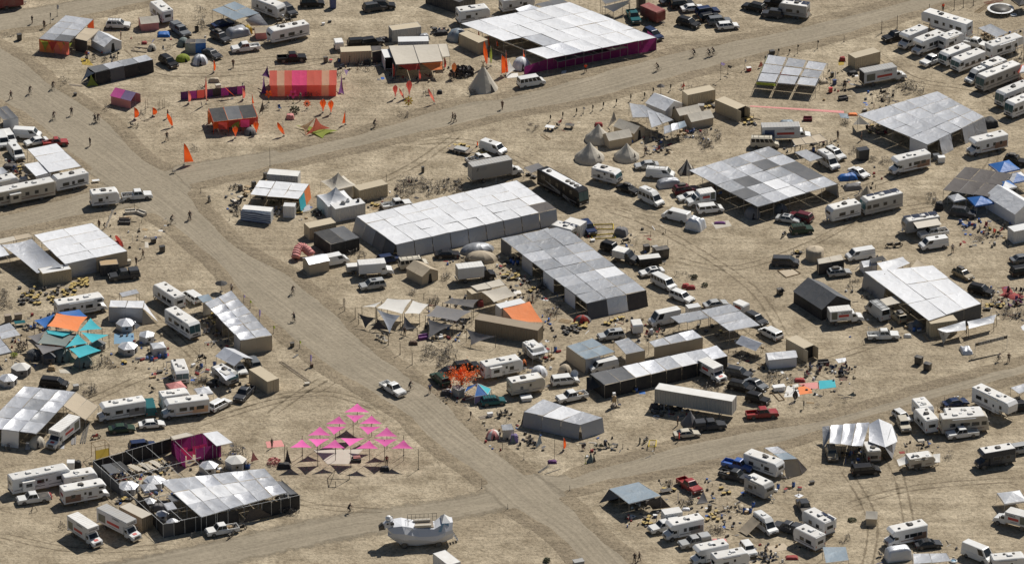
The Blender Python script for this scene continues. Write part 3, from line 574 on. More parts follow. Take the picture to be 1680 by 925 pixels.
def person(t, x, y, label, pose='walk', deg=None, shirt='cloth_dark', legs='cloth_dark', skin='skin', group=None, h=1.1):
    """x, y: the feet on the photo"""
    p = G(t, x, y) if not isinstance(x, Vector) else x
    o = part('person', cached(('person', pose), lambda: person_mesh(pose)), [skin, shirt, legs, 'hair'], None, p, (0, 0, R(random.uniform(0,360) if deg is None else deg)), (h*1.12,h*1.12,h)); return tag(o, label, 'person', group)
def bike_parts(o):
    def wm(): return MB().torus((0,0,.34), .32, .022).mesh('wheel')
    for x in (-.52, .52):
        w_ = part('wheel', cached('bw', wm), 'tyre', o, (x,0,0))
    def fr():
        b = MB(); pt = dict(r=(-.52,0,.34), f=(.52,0,.34), bb=(-.08,0,.3), st=(-.25,0,.82), hd=(.36,0,.85), hb=(.33,0,1.0))
        for a, c in (('r','bb'),('r','st'),('bb','st'),('bb','hd'),('st','hd'),('hd','f'),('hd','hb')): b.cyl(pt[a], pt[c], .022, n=5)
        b.cyl((.3,-.28,1.02), (.3,.28,1.02), .018, n=5); return b.mesh('frame')
    part('frame', cached('bf', fr), 'bike_frame', o); part('saddle', cached('bs', lambda: MB().prism([(-.13,0),(-.13,.06),(.13,.05),(.13,.01)], .15, .03).mesh('saddle')), 'plastic_black', o, (-.27,0,.85))
def bicycle(loc, deg, label, group=None, lie=0):
    o = root('bicycle', label, 'bicycle', loc, deg, group); bike_parts(o)
    o.rotation_euler.x = R(lie) if lie else R(random.uniform(-9,9)); return o
ORD = {1: [''], 2: ['left ','right '], 3: ['leftmost ','middle ','rightmost '], 4: ['leftmost ','second ','third ','rightmost '], 5: ['leftmost ','second ','middle ','fourth ','rightmost '], 6: ['leftmost ','second ','third ','fourth ','fifth ','rightmost ']}
def scatter(n, x0, x1, y0, y1):
    """spots strewn over a patch, from left to right, with the word that places each one when they are few"""
    xs = [x0+(x1-x0)*(k+random.uniform(.2,.8))/n for k in range(n)] if n <= 6 else sorted(random.uniform(x0,x1) for k in range(n))
    return [(x, random.uniform(y0,y1), ORD[n][k] if n <= 6 else '') for k, x in enumerate(xs)]
EXTRA_BIKES = []
def bikes(t, n, x0, x1, y0, y1, label, group=None, deg=None):
    base = label; spots = scatter(n, x0, x1, y0, y1)
    if n > 8:      # a heap: the nearest ones singly, the rest in one mass
        spots.sort(key=lambda q: -q[1]); keep = max(5, n//4)
        for x, y, w_ in spots[keep:]: EXTRA_BIKES.append((G(t, x, y), random.uniform(0,6.28), R(80) if random.random() < .2 else random.uniform(-.2,.2)))
        spots = spots[:keep]
    for x, y, w_ in spots:
        p = G(t, x, y); lie = 82 if random.random() < .18 else 0; label = w_+base; group = base
        if lie: p.z = .06
        bicycle(p, (random.uniform(0,360) if deg is None else deg+random.uniform(-15,15)), label, group or label, lie)
def cyclist(t, x, y, label, deg=120, shirt='cloth_dark', legs='cloth_dark'):
    p = G(t, x, y); bicycle(p, deg, 'bicycle ridden by the '+label, None).rotation_euler.x = 0
    person(t, p+Vector((-.22*math.cos(R(deg)), -.22*math.sin(R(deg)), .0)), 0, label, 'ride', deg, shirt, legs)
# ------------------------------------------------------------------ small things
def at_px(t, x, y, h=0): u, v = ZP(t, x, y); p = P(u, v, h); p.z = 0; return p
def tote(loc, label, group, lid='tote_yellow', deg=None):
    o = root('storage_tote', label, 'tote', loc, random.uniform(0,180) if deg is None else deg, group); part('tub', cached('tub', lambda: MB().add([(-.3,-.2,0),(.3,-.2,0),(.3,.2,0),(-.3,.2,0),(-.36,-.25,.36),(.36,-.25,.36),(.36,.25,.36),(-.36,.25,.36)], [(3,2,1,0),(4,5,6,7),(0,1,5,4),(1,2,6,5),(2,3,7,6),(3,0,4,7)]).mesh('tub')), 'tote_black', o); part('lid', boxm(.78,.56,.07), lid, o, (0,0,.36))
def totes(t, n, x0, x1, y0, y1, label, frac=.6):
    for x, yy, w_ in scatter(n, x0, x1, y0, y1):
        y = random.random() < frac; tote(G(t, x, yy), w_+label+(' with a yellow lid' if y else ' with a black lid'), label+(', yellow lids' if y else ', black lids'), 'tote_yellow' if y else 'tote_black')
def chair(loc, deg, label, group=None, mat='cloth_blue'):
    o = root('camp_chair', label, 'chair', loc, deg, group); part('seat', boxm(.5,.55,.05), mat, o, (0,0,.4)); part('backrest', boxm(.06,.55,.6), mat, o, (-.26,0,.42), (0,R(-12),0))
    for x in (-.22,.22):
        for y in (-.25,.25): part('leg', boxm(.03,.03,.41), 'pole_dark', o, (x,y,0))
    for y in (-.28,.28): part('armrest', boxm(.45,.05,.03), 'pole_dark', o, (0,y,.62))
def chairs(t, n, x0, x1, y0, y1, label, mats=('cloth_dark','cloth_blue','cloth_red','cloth_grey')):
    cn = {'cloth_dark':'black ','cloth_blue':'blue ','cloth_red':'red ','cloth_grey':'grey ','paint_maroon':'maroon ','cloth_pale':'pale ','cloth_brown':'brown ','paint_navy':'navy ','v':'purple ','tote_yellow':'yellow ','leaf_olive':'olive '}
    for k, (x, y, w_) in enumerate(scatter(n, x0, x1, y0, y1)):
        m = mats[k % len(mats)]; chair(G(t, x, y), random.uniform(0,360), w_+cn[m]+label, cn[m]+label, m)
def sofa(t, x, y, deg, label, mat='cloth_grey', L=2.0):
    o = root('sofa', label, 'sofa', at_px(t,x,y,.4), deg); part('seat', boxm(L,.85,.42), mat, o); part('backrest', boxm(L,.22,.4), mat, o, (0,.34,.42))
    for s in (-1,1): part('armrest', boxm(.2,.86,.6), mat, o, (s*(L/2-.02),0,.002))
    for s in (-1,1): part('cushion', boxm(L/2-.15,.6,.12), mat, o, (s*(L/4-.05),-.08,.42))
def table(t, x, y, label, L=1.8, W=.8, deg=0, mat='wood', rnd=False, h=.75, bench=False):
    o = root('picnic_table' if bench else 'table', label, 'table', at_px(t,x,y,h), deg)
    if rnd: part('top', cylm(L/2,.05,16), mat, o, (0,0,h-.05)); part('pedestal', cylm(.06,h-.05), 'pole_dark', o); part('foot', cylm(.3,.04,10), 'pole_dark', o); return
    n = 4
    for k in range(n): part('top_plank', boxm(L,W/n-.02,.045), mat, o, (0,-W/2+W/n*(k+.5),h-.045))
    for x_ in (-L/2+.15, L/2-.15):
        for y_ in (-W/2+.1, W/2-.1): part('leg', boxm(.06,.06,h-.05), 'pole_dark' if not bench else mat, o, (x_,y_,0))
    if bench:
        for s in (-1,1):
            part('bench', boxm(L,.3,.05), mat, o, (0,s*(W/2+.35),.42))
            for x_ in (-L/2+.2, L/2-.2): part('bench_leg', boxm(.06,.25,.42), mat, o, (x_,s*(W/2+.35),0))
def crate(t, x, y, label, sx=.7, sy=.6, h=.8, mat='tote_black', deg=20, name='bin', cat='bin', lid=None, legs=False):
    o = root(name, label, cat, at_px(t,x,y,h*.5), deg); part('body', cached(('cr',sx,sy,h), lambda: MB().prism([(-sx/2*.92,.03),(-sx/2,h-.06),(sx/2,h-.06),(sx/2*.92,.03)], sy, .05).mesh('body')), mat, o); part('lid', boxm(sx+.05,sy+.05,.07), lid or mat, o, (0,0,h-.055)); part('foot', boxm(sx*.7,sy*.7,.04), 'plastic_black', o); return o
def speaker_box(t, x, y, label, h=1.2, deg=-60):
    o = root('loudspeaker', label, 'loudspeaker', at_px(t,x,y,h*.5), deg); part('cabinet', cached(('spk',h), lambda: MB().prism([(-.35,0),(-.3,h),(.35,h),(.35,0)], .75, .03).mesh('cab')), 'plastic_black', o)
    for z, r in ((h*.3,.27),(h*.72,.2)): part('driver', cached(('drv',r), lambda: MB().cyl((0,0,0),(.03,0,0),r,n=12).mesh('drv')), 'decal_grey', o, (.345,0,z))
def rug(t, pts, mat, label, name='rug', cat='rug', wr=.03):
    q = [G(t,*p,.02) for p in pts]; og = sum(q, Vector())/len(q); og.z = 0; q = [p-og for p in q]
    b = sheet(q, -.04, 6, wr, len(label)); b.v = [(x,y,max(z,.012)) for x,y,z in b.v]
    o = part(name, b.mesh(name, True), mat, None, og); tag(o, label, cat)
def post(t, x, y, h, label, group, flag=None, mat='pole_dark', fw=.5, fh=.9, name='post', cat='post', deg=-20, r=.04):
    o = root(name, label, cat, G(t,x,y), deg, group); bar('pole', (0,0,0), (0,0,h), r, mat, o); part('foot', cylm(.14,.12), mat, o)
    if flag:
        vs = []; n = 6
        for i in range(n+1):
            s = i/n
            for j in (0,1): vs.append((.03+fw*s*(1 if j == 0 else .55), .1*math.sin(s*5), h-.05-j*fh-.12*s))
        part('flag', MB().add(vs, [(2*i,2*i+2,2*i+3,2*i+1) for i in range(n)]).mesh('flag', True), flag, o)
    return o
def feather(t, x, y, h, wd, label, mat='O', deg=0, lean=0.0, kind='feather', group=None):
    """tall cloth banner on a mast; x, y is its foot"""
    o = root('banner', label, 'banner', G(t,x,y), deg, group); bar('pole', (0,0,0), (lean*.15,0,h*1.02), .04, 'pole_white', o); vs = []; n = 9
    for i in range(n+1):
        s = i/n; z = h*(.12+.86*s)
        ww = wd*{'feather': math.sin(math.pi*min(1,.12+s*.9))**.6, 'fin': (1-s)**.7+.05, 'leaf': math.sin(math.pi*(.08+.86*s)), 'tri': 1-s+.02, 'bulb': .2+.9*max(0,math.sin(math.pi*(s**2.2)))}[kind]
        x0 = lean*s if kind not in ('leaf','bulb') else lean*s-ww/2
        for j in range(3): vs.append((x0+ww*j/2+.03, .12*math.sin(s*6+j), z))
    part('banner_cloth', MB().add(vs, [(3*i+j,3*i+j+1,3*i+4+j,3*i+3+j) for i in range(n) for j in range(2)]).mesh('cloth', True), mat, o)
    part('base', cylm(.22,.1,10), 'pole_dark', o); return o
def flower(t, x, y, h, r, label, mat='O', petals=5, centre='y', tilt=50, stem=True, deg=-90):
    o = root('cloth_flower', label, 'flower sculpture', G(t,x,y), deg); bar('stem', (0,0,0), (0,0,h), .05, 'G', o); part('base', cylm(.25,.08,10), 'pole_dark', o)
    hd = part('flower_centre', cached(('fc',r), lambda: MB().cyl((0,0,0),(0,0,.1),r*.28,n=12).mesh('fc')), centre, o, (.05,0,h), (0,R(tilt),0))
    for k in range(petals):
        a = 2*math.pi*k/petals; pw = r*math.pi/petals*.95
        part('petal', cached(('pt',r,petals), lambda: MB().add([(r*.2,0,.05),(r*.5,-pw*.55,.03),(r*.9,-pw*.45,.1),(r*1.05,0,.12),(r*.9,pw*.45,.1),(r*.5,pw*.55,.03)], [(0,1,2,3,4,5)]).mesh('petal')), mat, hd, (0,0,0), (0,0,a))
def planks(t, pts, label, n=4, mat='wood_grey', name='plank_stack'):
    a, b = G(t,*pts[0],.1), G(t,*pts[1],.1); og = (a+b)/2; og.z = 0; d = b-a; o = root(name, label, 'planks', og, math.degrees(math.atan2(d.y,d.x)))
    for k in range(n): part('plank', boxm(round(d.length*random.uniform(.85,1),1),.2,.06), mat, o, (random.uniform(-.1,.1),(k-n/2)*.24,.002+.062*(k%2)), (0,0,random.uniform(-.04,.04)))
def ladder(t, a, b, label, w=.45, name='ladder', mat='pole_steel', cat='ladder', rung=.6, z=.12):
    a, b = G(t,*a,z), G(t,*b,z); og = (a+b)/2; og.z = 0; d = b-a; L = d.length; o = root(name, label, cat, og, math.degrees(math.atan2(d.y,d.x)))
    for s in (-1,1): bar('rail', (-L/2,s*w/2,z), (L/2,s*w/2,z), .05, mat, o)
    n = max(2,int(L/rung))
    for k in range(n+1): bar('rung', (-L/2+L*k/n,-w/2,z), (-L/2+L*k/n,w/2,z), .035, mat, o)
def frame_rect(t, pts, label, mat='wood', name='ground_frame', z=.1):
    q = [G(t,*p,z) for p in pts]; og = sum(q,Vector())/4; og.z = 0; o = root(name, label, 'frame', og)
    for k in range(4): bar('beam', q[k]-og, q[(k+1)%4]-og, .09, mat, o, 4)
def motorbike(t, x, y, deg, label, mat='paint_black'):
    o = root('motorbike', label, 'motorbike', at_px(t,x,y,.5), deg)
    for xx in (-.65,.65): part('wheel', cached('mw', lambda: MB().torus((0,0,.32),.25,.08,n=12,m=5).mesh('mw')), 'tyre', o, (xx,0,0))
    part('frame', cached('mf', lambda: MB().prism([(-.5,.35),(-.75,.75),(-.1,.8),(.35,.95),(.5,.8),(.25,.3)], .3, .08).mesh('mf')), mat, o); part('seat', boxm(.6,.28,.08), 'plastic_black', o, (-.35,0,.78)); bar('handlebar', (.4,-.38,1.05), (.4,.38,1.05), .025, 'steel', o)
    for s in (-1,1): bar('fork', (.4,s*.09,1.0), (.65,s*.09,.32), .03, 'steel', o)
def parasol(t, x, y, h, r, label, mat='n'):
    o = root('parasol', label, 'parasol', G(t,x,y)); bar('pole', (0,0,0), (0,0,h), .04, 'wood', o); part('base', cylm(.3,.12,10), 'plastic_black', o)
    for k in range(8):
        a0, a1 = k*math.pi/4, (k+1)*math.pi/4; part('canopy_panel', MB().poly([(r*math.cos(a0),r*math.sin(a0),h-.55),(r*math.cos(a1),r*math.sin(a1),h-.55),(0,0,h)]).mesh('gore'), mat, o)
def shrub(t, x, y, r, h, label, mat='leaf_olive', n=160, name='bush', cat='bush', trunk=True):
    o = root(name, label, cat, G(t,x,y)); b = MB()
    for k in range(n):
        th, ph = random.uniform(0,6.28), math.acos(random.uniform(-.3,1)); q = random.uniform(.45,1)**.6; c = Vector((r*q*math.sin(ph)*math.cos(th), r*q*math.sin(ph)*math.sin(th), h*.45+h*.55*q*math.cos(ph))); s = random.uniform(.09,.2)*max(r,.7)
        d1, d2 = Vector((random.gauss(0,1),random.gauss(0,1),random.gauss(0,1))).normalized()*s, Vector((random.gauss(0,1),random.gauss(0,1),random.gauss(0,1))).normalized()*s
        b.add([c-d1-d2*.5, c+d1-d2*.5, c+d1*.6+d2, c-d1*.6+d2], [(0,1,2,3)])
    struct(part('foliage', b.mesh('leaves'), mat, o), 'stuff')
    for k in range(6): a = k*1.05; bar('branch', (0,0,0), (r*.5*math.cos(a), r*.5*math.sin(a), h*.75), .04, 'wood_grey', o)
def tarp_heap(t, x, y, sx, sy, h, mat, label, deg=0, name='tarped_heap', cat='heap', amp=.35, seed=1.0, n=12, flat=.7):
    """something covered by a tarp or cloth"""
    o = root(name, label, cat, at_px(t,x,y,h*.5), deg); vs = []
    for j in range(n+1):
        for i in range(n+1):
            a, c = i/n*2-1, j/n*2-1; e = max(0, 1-max(abs(a),abs(c))**4); z = h*(e**flat)*(1+amp*noise.noise(Vector((a*1.7+seed,c*1.7,seed)))); vs.append((a*sx/2*(1+.05*noise.noise(Vector((c*3,a,seed)))), c*sy/2, max(z,.0)))
    part('cover', MB().add(vs, [(j*(n+1)+i,j*(n+1)+i+1,(j+1)*(n+1)+i+1,(j+1)*(n+1)+i) for j in range(n) for i in range(n)]).mesh('cover', True), mat, o)
    for k in range(4): sx_, sy_ = ((-1,-1),(1,-1),(1,1),(-1,1))[k]; part('peg', boxm(.08,.08,.2), 'steel', o, (sx_*sx*.5, sy_*sy*.5, 0))
    return o
# ------------------------------------------------------------------ the ground, the dirt streets and their loose edges
def ground_mat(name, c0, c1, c2, road=False):
    m, nt, b = new_mat(name); L = nt.links.new
    geo = N(nt, 'ShaderNodeNewGeometry')
    big = N(nt, 'ShaderNodeTexNoise', Scale=.035, Detail=5.0, Roughness=.6); L(geo.outputs['Position'], big.inputs['Vector'])
    mid = N(nt, 'ShaderNodeTexNoise', Scale=.16, Detail=7.0, Roughness=.7); L(geo.outputs['Position'], mid.inputs['Vector'])
    fin = N(nt, 'ShaderNodeTexNoise', Scale=1.5, Detail=5.0, Roughness=.68, Distortion=.5); L(geo.outputs['Position'], fin.inputs['Vector'])
    r1 = N(nt, 'ShaderNodeValToRGB'); L(mid.outputs[0], r1.inputs[0]); e = r1.color_ramp.elements
    e[0].position = .34; e[0].color = (*c0,1); e[1].position = .62; e[1].color = (*c1,1)
    mx = N(nt, 'ShaderNodeMix', data_type='RGBA'); mx.inputs[7].default_value = (*c2,1); L(r1.outputs[0], mx.inputs[6])
    mr = N(nt, 'ShaderNodeMapRange'); L(big.outputs[0], mr.inputs[0]); mr.inputs[1].default_value = .4; mr.inputs[2].default_value = .65; mr.inputs[4].default_value = .7; L(mr.outputs[0], mx.inputs[0])
    # small shadows of clods painted into the ground colour as dark spots
    vr = N(nt, 'ShaderNodeMapRange'); L(fin.outputs[0], vr.inputs[0]); vr.inputs[1].default_value = .36; vr.inputs[2].default_value = .56; vr.inputs[3].default_value = .84 if road else .66; vr.inputs[4].default_value = 1.06
    ml = N(nt, 'ShaderNodeMix', data_type='RGBA', blend_type='MULTIPLY'); ml.inputs[0].default_value = 1; L(mx.outputs[2], ml.inputs[6]); L(vr.outputs[0], ml.inputs[7])
    if not road:
        mp = N(nt, 'ShaderNodeMapping'); mp.inputs['Rotation'].default_value = (0,0,R(-26)); mp.inputs['Scale'].default_value = (.03,.75,1); L(geo.outputs['Position'], mp.inputs[0])
        tk = N(nt, 'ShaderNodeTexNoise', Scale=1.0, Detail=4.0, Roughness=.6, Distortion=.5); L(mp.outputs[0], tk.inputs['Vector'])
        tr_ = N(nt, 'ShaderNodeMapRange'); L(tk.outputs[0], tr_.inputs[0]); tr_.inputs[1].default_value = .38; tr_.inputs[2].default_value = .62; tr_.inputs[3].default_value = .84; tr_.inputs[4].default_value = 1.06
        mt = N(nt, 'ShaderNodeMix', data_type='RGBA', blend_type='MULTIPLY'); mt.inputs[0].default_value = .8; L(ml.outputs[2], mt.inputs[6]); L(tr_.outputs[0], mt.inputs[7]); ml = mt
    out = ml.outputs[2]; h = N(nt, 'ShaderNodeMath', operation='ADD'); L(fin.outputs[0], h.inputs[0]); L(mid.outputs[0], h.inputs[1])
    hh = h.outputs[0]
    if road:
        uv = N(nt, 'ShaderNodeUVMap'); mp = N(nt, 'ShaderNodeMapping'); mp.inputs['Scale'].default_value = (.035, 1.6, 1); L(uv.outputs[0], mp.inputs[0])
        tr = N(nt, 'ShaderNodeTexNoise', Scale=1.0, Detail=5.0, Roughness=.65); L(mp.outputs[0], tr.inputs['Vector'])
        t2 = N(nt, 'ShaderNodeMapRange'); L(tr.outputs[0], t2.inputs[0]); t2.inputs[1].default_value = .35; t2.inputs[2].default_value = .65; t2.inputs[3].default_value = .8; t2.inputs[4].default_value = 1.08
        m2 = N(nt, 'ShaderNodeMix', data_type='RGBA', blend_type='MULTIPLY'); m2.inputs[0].default_value = 1; L(out, m2.inputs[6]); L(t2.outputs[0], m2.inputs[7]); out = m2.outputs[2]
        at = N(nt, 'ShaderNodeAttribute', attribute_name='edge'); n3 = N(nt, 'ShaderNodeTexNoise', Scale=.45, Detail=5.0, Roughness=.7); L(geo.outputs['Position'], n3.inputs['Vector'])
        ad = N(nt, 'ShaderNodeMath', operation='ADD'); L(at.outputs['Fac'], ad.inputs[0]); L(n3.outputs[0], ad.inputs[1])
        al = N(nt, 'ShaderNodeMapRange'); L(ad.outputs[0], al.inputs[0]); al.inputs[1].default_value = .62; al.inputs[2].default_value = 1.0; L(al.outputs[0], b.inputs['Alpha'])
    L(out, b.inputs['Base Color']); b.inputs['Roughness'].default_value = .95; b.inputs['Specular IOR Level'].default_value = .1
    bp = N(nt, 'ShaderNodeBump', Strength=.55 if road else 1.0, Distance=.12 if road else .28); L(hh, bp.inputs['Height']); L(bp.outputs[0], b.inputs['Normal'])
    MATS[name] = m
ground_mat('playa', (.27,.218,.147), (.545,.46,.33), (.345,.282,.197)); ground_mat('road_dust', (.285,.245,.182), (.35,.30,.224), (.305,.26,.192), True); ground_mat('loose_dust', (.235,.19,.13), (.36,.295,.205), (.27,.22,.155))
struct(part('ground', MB().poly([(-4000,-2500,0),(4000,-2500,0),(4000,5000,0),(-4000,5000,0)]).mesh('ground'), 'playa'))
def smooth_line(pts, step=2.0):
    q = [P(*p) for p in pts]; out = []
    for i in range(len(q)-1):
        a, b, c, d = q[max(i-1,0)], q[i], q[i+1], q[min(i+2,len(q)-1)]; n = max(1, int((c-b).length/step))
        for k in range(n): t = k/n; out.append(.5*((2*b)+(c-a)*t+(2*a-5*b+4*c-d)*t*t+(3*b-a-3*c+d)*t**3))
    return out+[q[-1]]
def resample(pl, n):
    d = [0]
    for i in range(1,len(pl)): d.append(d[-1]+(pl[i]-pl[i-1]).length)
    out = []; j = 0
    for k in range(n):
        s = d[-1]*k/(n-1)
        while j < len(d)-2 and d[j+1] < s: j += 1
        out.append(pl[j].lerp(pl[j+1], (s-d[j])/max(d[j+1]-d[j],1e-6)))
    return out
def road(left, right, z, mat='road_dust', soft=1.6, berm=True):
    L_, R_ = smooth_line(left), smooth_line(right); n = max(len(L_), len(R_)); L_, R_ = resample(L_, n), resample(R_, n)
    vs = []; ed = []; uvs = []; s = 0
    for i in range(n):
        if i: s += ((L_[i]+R_[i])/2-(L_[i-1]+R_[i-1])/2).length
        a, b = L_[i], R_[i]; d = (b-a); w = max(d.length, .1); d = d/w
        for off, e in ((-soft*.6,0),(soft*.6,.75),(w/2,.9),(w-soft*.6,.75),(w+soft*.6,0)): p = a+d*off; vs.append((p.x,p.y,z)); ed.append(e); uvs.append((s, off))
    mb = MB().add(vs, [(5*i+j,5*i+j+1,5*i+6+j,5*i+5+j) for i in range(n-1) for j in range(4)]); me = mb.mesh('road')
    at = me.attributes.new('edge','FLOAT','POINT'); at.data.foreach_set('value', ed); uv = me.uv_layers.new(name='UVMap')
    for lp in me.loops: uv.data[lp.index].uv = uvs[lp.vertex_index]
    struct(part('road', me, mat))
def berm(line, w=1.8, h=.13, name='dust_ridge'):
    q = smooth_line(line, .55); n = len(q); vs = []; m = 9
    for i in range(n):
        t = (q[min(i+1,n-1)]-q[max(i-1,0)]); t.z = 0; t.normalize(); nn = Vector((-t.y,t.x,0)); wob = noise.noise(q[i]*.15)*.6
        fade = min(1, i/5, (n-1-i)/5)
        for j in range(m):
            s = j/(m-1)*2-1; p = q[i]+nn*(s*w+wob); hh = h*max(0,1-s*s)*(.45+.9*abs(noise.noise(p*.8))+.5*noise.noise(p*2.1))*fade; vs.append((p.x,p.y,max(hh,0) if 0<j<m-1 else -.03))
    struct(part(name, MB().add(vs, [(m*i+j,m*i+j+1,m*(i+1)+j+1,m*(i+1)+j) for i in range(n-1) for j in range(m-1)]).mesh('ridge', True), 'loose_dust'))
A_L = [(-120,95),(0,172),(31,187),(78,228),(145,282),(241,350),(275,376),(340,428),(371,463),(405,502),(477,562),(550,616),(620,658),(659,685),(705,729),(794,797),(833,833),(900,877),(936,913),(1010,985)]
A_R = [(-120,-10),(0,69),(52,104),(104,145),(145,169),(195,208),(234,251),(280,280),(314,313),(389,396),(446,428),(488,455),(553,507),(612,564),(669,606),(726,647),(781,701),(820,734),(877,778),(926,812),(1001,885),(1037,913),(1110,985)]
B1_U = [(262,276),(345,264),(450,247),(560,223),(664,192),(762,165),(845,153),(970,119),(1073,90),(1180,68),(1302,43),(1460,5),(1600,-35),(1760,-75)]
B1_D = [(290,312),(313,308),(420,284),(600,243),(807,196),(918,176),(1022,153),(1120,127),(1250,92),(1353,69),(1418,52),(1522,18),(1620,-8),(1760,-45)]
W_U = [(-120,375),(0,350),(86,326),(160,305),(215,305)]; W_D = [(-120,410),(0,386),(99,366),(189,345),(250,330)]
B2_U = [(845,790),(879,778),(928,781),(1022,750),(1180,711),(1343,690-6),(1500,640),(1680,590),(1800,560)]
B2_D = [(880,825),(926,812),(985,797),(1180,757),(1348,712),(1522,662),(1680,619),(1800,590)]
T_U = [(-80,40),(0,23),(104,6),(240,-22),(400,-60)]; T_D = [(-80,72),(0,55),(78,45),(169,24),(300,-8),(460,-45)]
D_U = [(860,790),(801,806),(726,822),(560,845),(410,877),(260,909),(100,940)]; D_D = [(880,822),(832,833),(742,850),(600,876),(450,906),(330,935),(180,965)]
road(A_L, A_R, .016); road(B1_U, B1_D, .012); road(W_U, W_D, .008); road(B2_U, B2_D, .012); road(T_U, T_D, .004)
road(D_U, D_D, .004, soft=3.2)
for ln in (A_L[:5], A_L[5:16], A_R[:8], A_R[8:19], A_L[16:], A_R[19:], B1_U[2:], B1_D[1:], W_U[:4], W_D[:4], B2_U[2:], B2_D[1:], T_D): berm(ln)

ground_mat('track_dust', (.21,.17,.115), (.30,.245,.17), (.24,.195,.135), True)
def track(pts, w=.42, gauge=1.7, z=.006):
    """the two wheel marks a car left in the dust"""
    q = smooth_line(pts, 1.5); n = len(q); vs = []; ed = []; uvs = []; fs = []
    for s_ in (-1, 1):
        b = len(vs)
        for i in range(n):
            t = q[min(i+1,n-1)]-q[max(i-1,0)]; t.z = 0; t.normalize(); nn = Vector((-t.y,t.x,0)); c = q[i]+nn*s_*gauge/2
            for j, e in ((-1,0),(0,.34 if 2 < i < n-3 else 0),(1,0)): p = c+nn*j*w; vs.append((p.x,p.y,z)); ed.append(e); uvs.append((i*1.5, j*w))
        fs += [(b+3*i+j,b+3*i+j+1,b+3*i+4+j,b+3*i+3+j) for i in range(n-1) for j in range(2)]
    me = MB().add(vs, fs).mesh('track'); me.attributes.new('edge','FLOAT','POINT').data.foreach_set('value', ed); uv = me.uv_layers.new(name='UVMap')
    for lp in me.loops: uv.data[lp.index].uv = uvs[lp.vertex_index]
    struct(part('wheel_track', me, 'track_dust'))
for k, t_ in enumerate(([(290,708),(400,672),(520,645),(600,662),(650,690)],[(330,690),(430,655),(520,640),(560,610)],[(1090,420),(1200,440),(1330,400),(1450,330)],[(985,340),(1080,375),(1230,470),(1290,560)],[(1150,565),(1300,600),(1450,560),(1640,500)],[(1440,350),(1560,330),(1700,305)],[(1400,700),(1470,770),(1500,920)],[(1370,835),(1500,800),(1690,785)],[(430,800),(520,830),(650,838)],[(640,240),(760,232),(850,262),(970,335)],[(1500,150),(1585,210),(1630,260),(1560,330)],[(1080,85),(1150,110),(1240,128)],[(340,112),(430,98),(560,90),(700,55)],[(170,475),(250,520),(330,595)],[(-20,690),(130,662),(260,612),(350,640)],[(-20,872),(130,902),(300,893)],[(430,690),(500,640),(545,615)],[(1280,300),(1330,330),(1440,300),(1560,240)],[(1180,520),(1240,560),(1380,640)],[(600,310),(680,270),(760,215)],[(1430,80),(1500,130),(1610,150),(1690,200)],[(200,70),(270,120),(420,118),(560,95)],[(1380,760),(1430,850),(1420,940)],[(1000,330),(1060,350),(1180,370)])): track(t_)
# ================================================================== what stands in the camp, row by row from the far side
W4 = dict
# ---- far left corner
V('ct','a1',30,0,20,'container_red','dark maroon covered trailer cut off by the top left corner',L=7.0,W=3.2,H=3.2)
person('a1',143,25,'person in dark red at the very top left of the photo',shirt='cloth_red')
person('a1',203,152,'person in dark clothes on the far left cross street',h=1.05); person('a1',280,182,'person standing left of the grey roofed patchwork camp',pose='stand')
post('a1',362,105,2.6,'thin pole with a white flag behind the patchwork camp',None,'w',fw=.5); post('a1',318,150,2.4,'thin dark pole with a furled flag near the patchwork camp',None,'e',fw=.25)
bikes('a1',2,30,75,225,250,'bicycle parked at the far left road corner'); crate('a1',122,235,'black bin standing by the far left road corner',.9,.8,1.3)
S('a1',[(415,100),(590,124),(437,268),(247,246)],2.8,2,4,'llllllgd','grey panelled shade with orange and green triangle bunting along its front',walls={'F':('oR',.0),'R':('O...',.1)})
for k,(x,m) in enumerate(((285,'G'),(330,'r'),(385,'o'),(425,'G'))): sail('a1',[(x-32,255+k*4),(x+32,260+k*4),(x,330+k*3)],[2.7,2.7,.3],m,['lime','coral','orange','olive'][k]+' cloth triangle hung on the front of the patchwork camp',name='bunting_triangle',cat='bunting',poles=False,sag=0)
S('a1',[(525,175),(635,186),(550,262),(475,245)],2.7,1,2,'tt','tan canvas awning between the patchwork camp and a white tent',walls={'F':('n',.0)})
gable('a1',672,262,-52,4.6,4.2,1.7,2.9,'w','w','white ridge tent with orange end beside the tan awning',open_front=False)
sail('a1',[(640,265),(690,330),(640,340)],[1.8,.1,.1],'O','orange triangular door flap of the white ridge tent',poles=False,name='tent_flap',cat='tent flap')
bikes('a1',9,590,730,355,405,'bicycle in the row behind the long black tunnel tent'); rug('a1',[(510,370),(560,375),(590,415),(520,410)],'y','yellow mat beside the bicycles behind the black tunnel tent')
person('a1',548,375,'person in red by the yellow mat',shirt='cloth_red',pose='stand'); person('a1',765,250,'person standing right of the white ridge tent',pose='stand')
V('suv','a1',748,152,-4,'white','white suv behind the white ridge tent','rack')
V('T','a1',1020,78,118,'white','white travel trailer with black roof units at the far left',L=6.2,trim='decal_dark'); gable('a1',940,140,14,3.6,3.0,1.7,2.5,'c','skin_pink','cream roofed tent with a patterned wall against a travel trailer')
V('pickup','a1',1140,188,-58,'grey','grey pickup beside the blue ground tarp','cap'); tarp_heap('a1',1035,215,2.6,2.2,.7,'b','small blue tarp tent in front of the cream roofed tent')
crate('a1',1243,185,'black bin right of the grey pickup',.7,.7,1.0); bikes('a1',3,1265,1300,160,200,'bicycle beside the black bin at the far left'); bikes('a1',4,1240,1300,60,150,'bicycle in the loose group at the far left')
